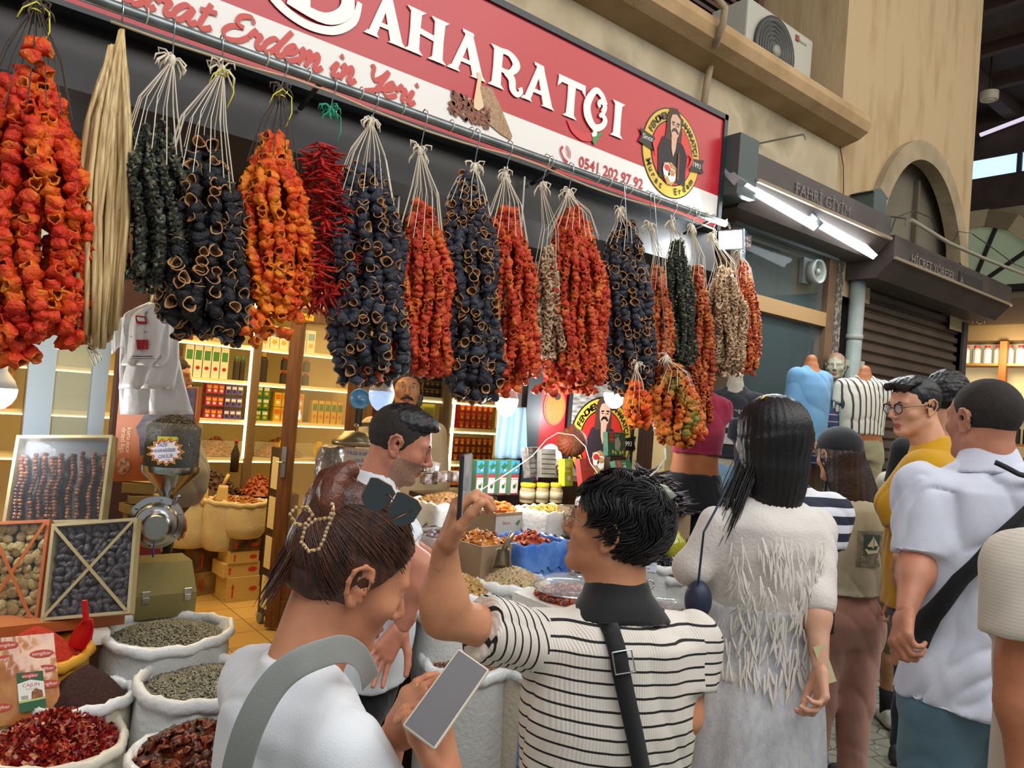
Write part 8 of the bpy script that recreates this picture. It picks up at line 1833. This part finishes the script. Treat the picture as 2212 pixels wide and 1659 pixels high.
row(0, 'black_box', 'slim black spice tin in the dark row above the moustached man', 'black tins on the upper right shelf', 2.4, 3.4, 4.28, 1.60, pkt(0, .035, .05, .06, bk_, c_('gold', '#8a7040'), bk_), .04, 3, .054)
row(0, 'red_tea_box', 'small red tea carton stacked beside the blue cloth', 'red tea cartons on the right shelf', 2.98, 3.3, 4.28, 1.40, pkt(0, .045, .055, .06, br_, or_, yl_), .05, 3, .06)
row(0, 'dark_red_carton', 'dark red carton in the lower stack beside the blue cloth', 'dark red cartons on the right shelf', 2.9, 3.3, 4.28, 1.17, pkt(0, .045, .05, .06, c_('dred', '#7a2418'), or_, yl_), .05, 3, .056)
# heaps in glass-fronted bins
def pile(name, label, c, rx, ry, h, m, kind='nut', n=160, **k): return heap(name, label, c, rx, ry, h, kind, n, m, cat='heap', **k)
pile('turmeric_heap', 'heap of yellow turmeric powder behind glass on the lowest back shelf', (1.55, 6.25, .99), .2, .13, .2, M('turmeric', '#a89018', .9, bump=.5, bs=90), n=6, sc=.3)
pile('corn_heap', 'heap of brown nuts behind glass right of the turmeric', (1.95, 6.25, .99), .16, .13, .14, M('brown_nut', '#a8683c', .6, col2='#7c4424', cs=50), sc=1.6)
pile('spice_heap', 'heap of orange-brown spice right of the brown upright', (2.48, 6.25, .99), .22, .13, .15, M('orange_nut', '#a86428', .6, col2='#8a4a1c', cs=50), sc=1.6)
pile('orange_slice_heap', 'heap of bright orange dried strips on the shelf by the blue cloth', (3.1, 4.36, 1.0), .2, .08, .12, M('orange_strip', '#d8761c', .5, col2='#b8560c', cs=30), kind='okra', n=150, tilt=.7)
pile('red_slice_heap', 'heap of red-brown dried fruit behind the shopkeeper\'s chin', (2.62, 4.38, 1.0), .17, .1, .12, M('redbrown', '#8a3a18', .5, col2='#a8501c', cs=50), kind='tomato', n=90)
gt_ = MB(); gt_.box((1.3, 6.05, .99), (2.12, 6.056, 1.12)); gt_.box((2.2, 6.05, .99), (3.0, 6.056, 1.12)); tag(gt_.build('sneeze_guard', M('bin_glass', '#dfe6d0', .05, alpha=.14)), 'low glass front before the spice heaps on the back shelf', 'glass panel')
ycard = M('card_yellow'); scr = M('pen_brown', '#6b3a1c')
def pstar(label, c, R=.06):
    mb = MB(); mb.prism([(-.02, .03), (.025, .03), (.025, .08), (-.02, .08)], c, X_, Z_, .001, 0); star(mb, np.array(c)-[0, .004, 0], X_, Z_, R, 12, .75, 0, 0, 1, 2)
    for k in (-.018, 0, .018): mb.bar(np.array(c)+[-.025, -.006, k], np.array(c)+[.025, -.006, k+.004], .003, .001, 1)
    tag(mb.build('price_star', [ycard, scr]), label, 'price card')
pstar('yellow star price card before the turmeric heap', (1.66, 6.03, 1.06)); pstar('left yellow star price card right of the upright', (2.42, 6.03, 1.06)); pstar('right yellow star price card right of the upright', (2.75, 6.03, 1.06))
# dark date table, scoops, almond sacks, boxes on the floor
S('trim_16', MB().box((1.2, 5.78, 0), (2.5, 6.05, .72)), wood_dk)
pile('date_heap', 'heap of dark brown dates on the inner table', (1.72, 5.88, .72), .34, .16, .22, [M('date_brown', '#2e1a12', .45, col2='#4a2c1c', cs=40), M('date_brown_b', '#3c2418', .45)], kind='date', n=380)
pile('red_fruit_heap', 'heap of reddish dried fruit beside the dates', (2.2, 5.88, .72), .15, .15, .14, M('redbrown'), kind='tomato', n=100)
for k, (px, py, lab) in enumerate(((505, 975, 'tall dark syrup bottle with a red cap standing among the dates'),)):
    c = at(px, py+45, 5.75); c[2] = .9; mb = MB(); mb.lathe([(0, 0), (.032, 0), (.033, .14), (.012, .2), (.012, .23)], 14, c, m=0); mb.lathe([(.014, .225), (.014, .25), (0, .25)], 12, c, m=1); tag(mb.build('bottle', [bk_, br_], smooth=True), lab, 'bottle')
for k, (px, py) in enumerate(((415, 1085), (488, 1085), (530, 1070))):
    c = at(px, py, 5.5); R_ = .155; c[2] = .72; sack(['cream sack of almonds at the left of the three inside the shop', 'cream sack of almonds in the middle inside the shop', 'cream sack of nuts behind the shop door'][k], c, R_, (.36, .36, .26)[k], mat=sack_c, rim=sack_c, seed=40+k, roll=.012)
    pile('almond_heap', ['almonds heaped in the left inner sack', 'almonds heaped in the middle inner sack', 'pale nuts heaped in the inner sack by the door'][k], c-[0, 0, .02], .14, .14, .05, M('almond', '#b0743c', .5, col2='#94582c', cs=60), kind='almond', n=240, sc=1.3)
cream_pl = M('cream_scoop', '#d9b878', .4)
for k, (px, py, q) in enumerate(((437, 1075, (448, 1040)), (480, 1070, (494, 1025)))):
    t = thing('scoop', ['left', 'right'][k]+' cream plastic scoop standing in the almonds', 'scoop', at(px, py, 4.7)); MB().tube([at(px, py-18, 5.4), at(*q, 5.4)], .012, 8).build('handle', cream_pl, t, smooth=True)
    mb = MB(); mb.grid(lambda u, v: at(px+3-6*u, py-22+38*u, 5.4)+VR*(v-.5)*.10*(.7+.3*u)-VF*.015*(1-(2*v-1)**2), 5, 6); mb.build('scoop_blade', cream_pl, t, smooth=True, solid=.003)
crate = M('cream_carton', '#c9ac6c', .7); dcar = M('dark_carton', '#3a2c22', .6, col2='#7a5a34', cs=9)
for (px, py, D, w_, h_, m, lab, cat_) in ((440, 1262, 5.45, .30, .17, M('print_carton', '#b09660', .6, col2='#6b4a2c', cs=8), 'printed carton on the shop floor under the dark carton', 'carton'), (440, 1213, 5.45, .30, .19, dcar, 'dark printed carton stacked on the light one on the shop floor', 'carton'), (512, 1272, 5.5, .24, .18, crate, 'cream carton with a red arrow on the shop floor', 'carton'), (510, 1220, 5.5, .27, .10, crate, 'cream carton with a red oval, middle of its stack', 'carton'), (516, 1192, 5.5, .22, .09, crate, 'plain cream carton under the dark open box', 'carton'), (520, 1160, 5.5, .22, .09, dcar, 'dark open box holding brown fruit on the carton stack', 'box')):
    c = at(px, py, 5.62 if px < 500 else 5.5); c[2] = {1262: 0, 1213: .17, 1272: 0, 1220: .18, 1192: .28, 1160: .37}[py]; o = box_thing('carton', lab, cat_, c, w_, h_, .22, [m, M('arrow_red', '#c0381c'), M('oval_dark', '#3a1c14')], (lambda mb, w, h, d: (rect(mb, -w*.35, h*.2, -w*.3, h*.6, -d/2-.0006, 0), mb.prism([(-w*.38, h*.58), (-w*.27, h*.58), (-w*.325, h*.75)], (0, -d/2-.0006, 0), X_, Z_, .0006, 0), mb.prism([(w*.3+w*.13*math.cos(a), h*.5+w*.07*math.sin(a)) for a in np.linspace(0, 6, 12)], (0, -d/2-.0006, 0), X_, Z_, .0006, 0))), rz=.35 if px < 500 else .05)
# rolling shutter panels (cart) and the glazed door leaf
t = thing('display_cart', 'narrow wooden cart side with four cream panels and a caster beside the door', 'cart', at(560, 1330, 5.1))
q0 = onZ(556, 1322, .06); q1 = onZ(592, 1345, .06); d_ = unit([q1[0]-q0[0], q1[1]-q0[1], 0]); w_ = .24; n_ = np.cross(d_, Z_)
mb = MB(); M3 = np.stack([d_, np.cross(Z_, d_), Z_], 1); mb.frame(M3, q0); mb.box((0, 0, 0), (w_, .05, 1.12), 0); mb.build('side_board', wood_dk, t)
for k in range(4):
    mb = MB(); mb.frame(M3, q0); mb.box((.04, -.006, .05+k*.265), (w_-.05, .0, .26+k*.265)); mb.build('panel', cream, t)
mb = MB(); mb.lathe([(0, -.012), (.035, -.012), (.035, .012), (0, .012)], 16, q0+d_*.05-Z_*.025, n_); mb.build('caster', M('caster_grey', '#77787a', .4), t)
t = thing('shop_door', 'open wooden door leaf with a tall glass pane and a brass hinge', 'door', (1.95, 4.6, 0))
a = onZ(570, 1362, .0); b = a+[.50, -.42, 0]; d_ = unit(b-a); L_ = .50; M3 = np.stack([d_, np.cross(Z_, d_), Z_], 1)
mb = MB(); mb.frame(M3, a)
for x in (0, L_-.09): mb.box((x, 0, .02), (x+.09, .045, 2.12))
for z0_, z1_ in ((.02, .2), (.52, .60), (2.02, 2.12)): mb.box((.09, 0, z0_), (L_-.09, .045, z1_))
mb.build('door_frame', wood, t, bevel=.003)
mb = MB(); mb.frame(M3, a); mb.box((.09, .02, .6), (L_-.09, .026, 2.02)); mb.build('door_glass', M('door_pane', '#e8e2c8', .04, alpha=.12, spec=1), t)
mb = MB(); mb.frame(M3, a); mb.box((.09, .01, .2), (L_-.09, .035, .52)); mb.build('lower_panel', wood, t)
mb = MB(); mb.frame(M3, a); mb.box((.02, -.012, 1.0), (.05, 0, 1.2)); mb.tube([(.035, -.012, 1.1), (.035, -.04, 1.1), (.0, -.04, 1.1)], .007, 6); mb.build('door_handle', steel, t)
S('trim_17', MB().box((2.32, 4.05, 0), (2.42, 4.16, 2.7), 0).box((2.2, 4.1, 0), (2.32, 4.18, 2.7), 1), [M('plum_post', '#4c4048', .4), wood])
ty = MB(); q = at(640, 688, 4.6); ty.prism([(0, 0), (.11, -.01), (.11, .03), (0, .04)], q, VR, Z_, .002, 0); text(ty, 'Cips Tarhana', q+[0, 0, .012]-VF*.003, VR, Z_, w=.095, m=1); tag(ty.build('yellow_label', [ycard, black]), 'yellow printed label at the top of the shop door', 'label')
ba = MB(); ba.box((.0, -.01, 0), (.09, .01, 1.35)); o = ba.build('cream_board', cream); tag(o, 'tall narrow cream board standing behind the door glass', 'board'); o.location = (2.52, 4.9, .9)
S('trim_18', MB().box((2.42, 4.6, 0), (3.0, 5.2, .9)), wood_dk)
# jar of spice with a domed lid beside the shopkeeper
c = at(762, 1010, 3.1); t = thing('glass_canister', 'large clear canister of ground spice with a domed metal lid beside the shopkeeper', 'canister', (c[0], c[1], 0))
mb = MB(); z1 = at(762, 958, 3.1)[2]; zb = z1-.36; mb.lathe([(.0, zb), (.09, zb), (.093, z1-.01), (.09, z1)], 30, (c[0], c[1], 0)); mb.build('clear_body', M('acrylic'), t, smooth=True, angle=40)
mb = MB(); mb.lathe([(.096, z1-.006), (.098, z1+.014), (.06, z1+.035), (.05, z1+.05), (0, z1+.055)], 30, (c[0], c[1], 0)); mb.lathe([(.006, z1+.05), (.005, z1+.07), (.012, z1+.078), (0, z1+.085)], 10, (c[0], c[1], 0)); mb.build('domed_lid', M('tin_lid', '#9a8a68', .3, metal=.8), t, smooth=True)
mb = MB(); mb.box((c[0]-.1, c[1]-.1, 0), (c[0]+.1, c[1]+.1, zb)); mb.build('pedestal', wood_dk, t)
mb = MB(); mb.prism([(-.045, 0), (.065, 0), (.065, .065), (-.045, .065)], at(768, 1003, 2.98), VR, Z_, .001, 0); text(mb, 'TAZE KARA', at(768, 1003, 2.98)-VR*.04+Z_*.038-VF*.002, VR, Z_, w=.1, m=1); text(mb, 'ÇEKİLİR', at(768, 1003, 2.98)-VR*.01+Z_*.01-VF*.002, VR, Z_, w=.065, m=1); mb.build('paper_note', [M('note_cream', '#b8a890', .7), M('pen_blue')], t)
heap('ground_spice_fill', 'brown ground spice inside the domed canister', (c[0], c[1], z1-.12), .085, .085, .05, 'raisin', 900, M('ground_brown', '#5c4030', .8, col2='#8a6c50', cs=150), seed=3, cat='spice', sc=.7)
fb = MB(); fb.lathe([(0, zb+.01), (.085, zb+.01), (.085, z1-.12), (0, z1-.12)], 26, (c[0], c[1], 0)); tag(fb.build('spice_column', M('ground_brown')), 'lower part of the spice fill inside the domed canister', 'spice', kind='stuff')
c = at(712, 1030, 3.15); g = SDF(c-[.1, .1, .22], c+[.1, .1, .16], .008); g.stack(c+[0, 0, .13], c-[0, 0, .2], VR, [(0, .05, .05, 0), (.05, .062, .055, 0), (.33, .07, .06, 0)], 0); V, Fa = g.mesh()
o = mk('seed_bag', V+vnorm(V, Fa)*(noise3(V, 30, 2)*.005)[:, None], Fa, M('bag_of_seed', '#6b5a4c', .3, col2='#8f7c6c', cs=140, spec=.8)); tag(o, 'clear plastic bag full of brown seeds standing left of the canister', 'bag')
pb_ = MB(); pb_.box((c[0]-.08, c[1]-.07, 0), (c[0]+.08, c[1]+.07, c[2]-.2)); tag(pb_.build('pedestal_box', wood_dk), 'dark box carrying the bag of brown seeds', 'box')
# little blue fan and blue garment on the right
c = at(778, 862, 4.0); t = thing('clip_fan', 'small blue clip-on fan left of the moustached man', 'fan', c); mb = MB(); mb.lathe([(0, -.01), (.05, -.01), (.058, .004), (.052, .018), (.046, .006), (.02, .004), (.016, .014), (0, .016)], 22, c, unit(-VF)); mb.build('fan_head', M('fan_blue', '#4a7ea8', .3), t, smooth=True); mb = MB(); mb.tube([c-[0, 0, .05], c-[0, 0, .14]], .02, 8); mb.build('fan_base', black, t)
mb = MB(); mb.bar(c-[0, 0, .14]+VF*.02, np.array([2.32, 4.1, c[2]-.14]), .02, .02); mb.build('arm', black, t)
x0_ = at(1105, 905, 3.7); t = thing('blue_apron', 'pale blue cloth hanging beside the lit bulb', 'cloth', x0_)
mb = MB(); mb.grid(lambda u, v: at(1075+62*u+(-8+10*u)*v, 880+110*v, 3.72)+VF*.02*math.sin(u*15+v*2), 20, 12); mb.build('folded_cloth', fabric('apron_blue', '#8fb4cc', '#a5c4d4'), t, smooth=True, solid=.004)
mb = MB(); mb.tube([at(1105, 880, 3.72), at(1105, 820, 3.72), (at(1105, 820, 3.72)[0], 3.2, 2.55)], .004, 5); mb.build('hanging_cord', steel, t)
# ================================================================ mannequins before the clothes shop
def mann(label, px, py, D, s, face, topm, tname, hem, sleeve, fem=0, head=False, bot=None, skin=('#a8683c', '#9c5c34'), build=.95, bname='trousers', torso=None, L=None, R=None, **k):
    N = P(px, py, D); dn = .29*s
    none = dict(none=1)
    K = person(label, N, face, head_off=(0, .03, .15), s=s, hs=1.0*s*1.05, fem=fem, skin=skin, topm=topm, top=dict(name=tname, sl=k.get('sl', 1.1)), hem=hem, sleeve=sleeve, build=build, headless=not head, hands=False, legs=False, botm=None, th=.009, hh=.0055, seed=int(px), nm='mannequin', cat='mannequin', L=L or none, Rr=R or none)
    t = K['t']; B = K['B']
    g = SDF(N-[.3, .3, 1.05*s], N+[.3, .3, .1], .01); g.stack(N, B(0, 0, -.72), B.r, [(a*s, max(.02, b*s*build-.004), max(.02, c*s-.004), o*s) for a, b, c, o in (TORSO_F if fem else TORSO_M)], 0)
    g.cap(B(0, .0, .045), B(0, 0, -.06), .045*s, .06*s, .03)
    V, Fa = g.mesh(); mk('torso', V, Fa, skinmat('skin_'+skin[0], *skin), t)
    if bot is not None:
        g = SDF(N-[.35, .35, 1.2*s], N-[-.35, -.35, .4*s], .01); g.stack(B(0, 0, -.49), B(0, 0, -.7), B.r, [(0, .158*s, .118*s, 0), (.1*s, .18*s, .13*s, 0), (.22*s, .18*s, .13*s, 0)], 0)
        for q in (-1, 1): g.cap(B(q*.09, 0, -.66), B(q*.095, .02, -1.12), .092*s, .07*s, .03)
        V, Fa = g.mesh(); mk(bname, cloth(V, Fa, .003, 12, 3), Fa, bot, t)
    mb = MB(); b0 = B(0, 0, -.68 if bot is None else -1.1); mb.tube([b0, (b0[0], b0[1], .02)], .018, 10); mb.lathe([(.0, .0), (.16, .0), (.16, .015), (.02, .025)], 24, (b0[0], b0[1], 0)); mb.build('stand', M('stand_black', '#222222', .4), t, smooth=True)
    return K
K = mann('headless mannequin in a black t-shirt printed NEW YORK FASHION with light blue jeans', 1588, 832, 4.3, .92, 193, fabric('black_print_tee', '#1d1f23'), 't_shirt', .46, .35, fem=1, bot=fabric('pale_denim', '#7f9cb0', '#6b88a0'), skin=('#a8a090', '#9c9484'), bname='jeans')
S_ = torso_print(K, None, -.10, .12, .12, .44, TORSO_F, .95, 'p', lift=.004, back=False)
mb = MB(); rt = unit(S_(1, .5)-S_(0, .5)); up_ = Z_
B = K['B']
def lay(u, v, l=.004): return S_(1-u, v, l)
rt = unit(lay(1, .5)-lay(0, .5))
text(mb, 'NEWYORK', lay(.08, .22, .006), rt, Z_, w=.15, h=.035, m=0); text(mb, 'FASHION', lay(.02, .93, .006), rt, Z_, w=.16, h=.038, m=0)
mb.grid(lambda u, v: lay(.05+.85*u, .27+.2*v), 6, 3, 0); mb.grid(lambda u, v: lay(.0+.85*u, .58+.2*v), 6, 3, 0)
text(mb, 'Soul', lay(.2, .42, .008), rt, Z_, w=.1, h=.03, m=1, shear=.3); text(mb, 'Future', lay(.12, .74, .008), rt, Z_, w=.11, h=.03, m=1, shear=.3)
mb.build('chest_print', [M('tee_print', '#b5aeac', .7), M('tee_ink', '#2a2828', .7)], K['t'])
mann('mannequin in a short crimson top and black trousers beside the post', 1512, 840, 4.0, .92, 180, fabric('crimson_top', '#8a1c3c'), 'crop_top', .38, .3, fem=1, bot=fabric('black_leggings', '#191b20'), skin=('#a8683c', '#9c5c34'))
mann('headless mannequin torso in a light blue long-sleeved shirt facing the window', 1752, 790, 4.75, .80, 150, fabric('sky_shirt', '#5f8db4', '#6b98bc'), 'shirt', .60, .9, sl=1.2)
K = mann('mannequin with a moulded head in a dark plaid shirt', 1803, 832, 5.3, .88, 207, stripes('plaid', (0, 0, 1), .05, .14, '#2a3456', '#b08c94', .05, check=((.9, .4, 0), .05, .14, '#8c9cb8')), 'plaid_shirt', .66, .9, head=True, skin=('#a5a08a', '#8f8a76'), build=.9)
cap_hair(K, 'short', r=(.079, .098, .09), front=(.084, .058), ear=.012, temple=.035, nape=-.04, amp=.002, mat=M('plastic_hair', '#8c6c54', .5, bump=.5, bs=90))
K = mann('headless mannequin in a white shirt with black pinstripes and khaki trousers', 1868, 812, 4.7, .75, 203, stripes('pinstripe', (1, -.35, 0), .024, .28, '#cfc8b4', '#3a3c44', .05), 'shirt', .50, .5, bot=fabric('khaki_cotton', '#8f8768'), sl=1.15)
mb = MB(); q = K['B'](.05, .17, -.62); mb.box(q-[.02, .004, .07], q+[.02, 0, .0], 0); mb.tube([q, q+[0, 0, .06]], .0015, 4, 0); mb.ball(q-[0, .004, .03], (.011, .003, .011), 10, 1); mb.build('swing_tag', [black, M('tag_gold', '#8a7348', .5)], K['t'])
mann('mannequin in folded blue denim jeans half hidden behind the long black hair', 1640, 892, 3.75, .80, 170, fabric('dark_denim_top', '#23262c'), 'top', .5, .3, fem=1, bot=fabric('deep_denim', '#24406c', '#1c3458'), bname='jeans')
# things seen through the clothes shop glass
for k, (x, c1, lab) in enumerate(((4.15, '#3c4c5c', 'dark blue garment hanging behind the upper shop window, leftmost'), (4.5, '#6b6064', 'mauve garment hanging behind the upper shop window'), (4.78, '#5c7c70', 'green garment hanging behind the upper shop window'))):
    g = SDF((x-.22, 3.15, 2.1), (x+.22, 3.45, 2.85), .014); g.stack((x, 3.3, 2.8), (x, 3.3, 2.15), X_, [(0, .03, .03, 0), (.06, .14, .05, 0), (.3, .15, .06, 0), (.65, .17, .06, 0)], 0); V, Fa = g.mesh(); tag(mk('hanging_garment', cloth(V, Fa, .01, 14, k), Fa, fabric('garment_%d' % k, c1)), lab, 'garment')
mb = MB(); mb.tube([(3.98, 3.3, 2.83), (5.02, 3.3, 2.83)], .012, 8); tag(mb.build('clothes_rail', steel), 'steel clothes rail behind the upper shop window', 'rail')
c = onY(1752, 588, 2.75); t = thing('wall_fan', 'round grey extractor fan set in the upper window of the clothes shop', 'fan', c)
mb = MB(); mb.box(c-[.10, 0, .09], c+[.02, .03, .09]); mb.build('square_plate', M('fan_plate', '#5f6660', .5), t)
mb = MB(); mb.lathe([(.075, 0), (.085, .05), (.08, .07), (.07, .05), (.066, .0)], 26, c, (0, -1, 0)); mb.lathe([(.0, .045), (.022, .045), (.018, .06), (0, .062)], 14, c, (0, -1, 0)); mb.build('fan_ring', M('fan_ring', '#9aa098', .4), t, smooth=True)
mb = MB()
for k in range(4): a = k*PI/2; mb.tube([c-[0, .03, 0], c+[.07*math.cos(a), -.03, .07*math.sin(a)]], .005, 5)
mb.build('spokes', M('fan_ring'), t)
mb = MB(); mb.box((3.957, 2.74, 2.43), (3.985, 2.75, 2.8), 0); tx = (3.94, 2.735, 2.74); text(mb, 'HRİ', (3.96, 2.735, 2.74), X_, Z_, w=.06, m=1); text(mb, 'YİM', (3.96, 2.735, 2.70), X_, Z_, w=.065, m=1); mb.box((3.95, 2.738, 2.69), (4.04, 2.742, 2.78), 2); tag(mb.build('sticker', [M('sticker_blue', '#3c6ca0', .5), white_p, M('sticker_brown', '#5a2c28', .5)]), 'small shop sticker at the top left of the clothes shop window', 'sticker')
# lit shop at the far right end
fy0, fy1 = 2.5, 3.98
S('wall_far_shop', MB().box((fx-.02, fy0, .0), (fx-.01, fy1, 2.88)), M('far_wall_glow', '#c9b890', emis='#e8cf9c', es=.35))  # wall itself glows: the lit shop's brightness is put into its material
t = thing('far_shelves', 'bright shelves of small bottles in the lit shop at the far right', 'shelving', (fx-.15, fy1-.5, 0))
for k, z in enumerate((1.2, 1.6, 2.0, 2.6)): MB().box((fx-.35, fy0, z-.03), (fx-.03, fy1, z)).build('shelf', M('far_shelf', '#a8743c', .5), t)
for y in (fy1-.02, fy1-.55, fy0+.05): MB().box((fx-.38, y-.04, 0), (fx-.30, y+.04, 2.88)).build('upright', M('far_wood', '#8a4f20', .5), t)
for z, nm, cols, lab in ((1.6, 'far_bottle', (bk_, pu_), 'small dark bottle on the shelf of the far lit shop'), (2.0, 'far_cup', (wh_, c_('silver', '#a8acb0')), 'pale cup on the shelf of the far lit shop'), (1.2, 'far_jar', (or_, yl_), 'orange jar low on the shelf of the far lit shop'), (2.6, 'far_tin', (c_('silver', '#a8acb0'), br_), 'silver tin on the top shelf of the far lit shop')):
    g = jar_(.05, .24, *cols); me = mkmesh(nm, g[0], g[1], g[3], g[2], False)
    for y in np.arange(fy0+.1, fy1-.1, .125):
        o = bpy.data.objects.new(nm, me); SC.collection.objects.link(o); o.location = (fx-.3, y, z); tag(o, lab+', %s along the shelf' % ORD[int(round((y-fy0-.1)/.125))], 'container', nm.replace('_', ' ')+'s in the far lit shop')
point('far_shop_lamp', (fx-.7, 3.3, 2.7), 40, (1, .82, .5), .1)
t = thing('brass_vase', 'shiny brass vase before the far lit shop at the right edge', 'vase', fa(2190, 1100, 9.5)); c = fa(2190, 1090, 9.5)
mb = MB(); mb.lathe([(.09, -.2), (.03, -.12), (.1, .0), (.14, .08), (.04, .18), (.06, .26), (.12, .3)], 20, c); mb.build('vase_body', gold, t, smooth=True); mb = MB(); mb.tube([c-[0, 0, .2], (c[0], c[1], 0)], .03, 8); mb.build('stem_stand', wood_dk, t)
S('wall_side_far', MB().box((fx-.01, fy1+.04, 0), (fx+.0, 7, 2.88)), M('far_dark', '#241c18', .7))
S('floor', MB().box((3.6, 2.9, -.1), (12, 7, 0.0005)), M('inner_floor', '#4a4640', .7))
for k, (px, py, c1) in enumerate(((1835, 1585, '#8a5a5c'), (1880, 1500, '#b8b060'), (1860, 1640, '#8f8f8a'), (1895, 1620, '#a5a59c'))):
    c = onZ(px, py, .002); mb = MB(); mb.prism([(0, 0), (.03, .006), (.045, .02), (.01, .018)], c, X_, Y_, .002); tag(mb.build('litter_scrap', M('scrap_%d' % k, c1)), ['mauve', 'yellow', 'grey', 'pale grey'][k]+' scrap of litter on the paving between the walkers', 'litter')
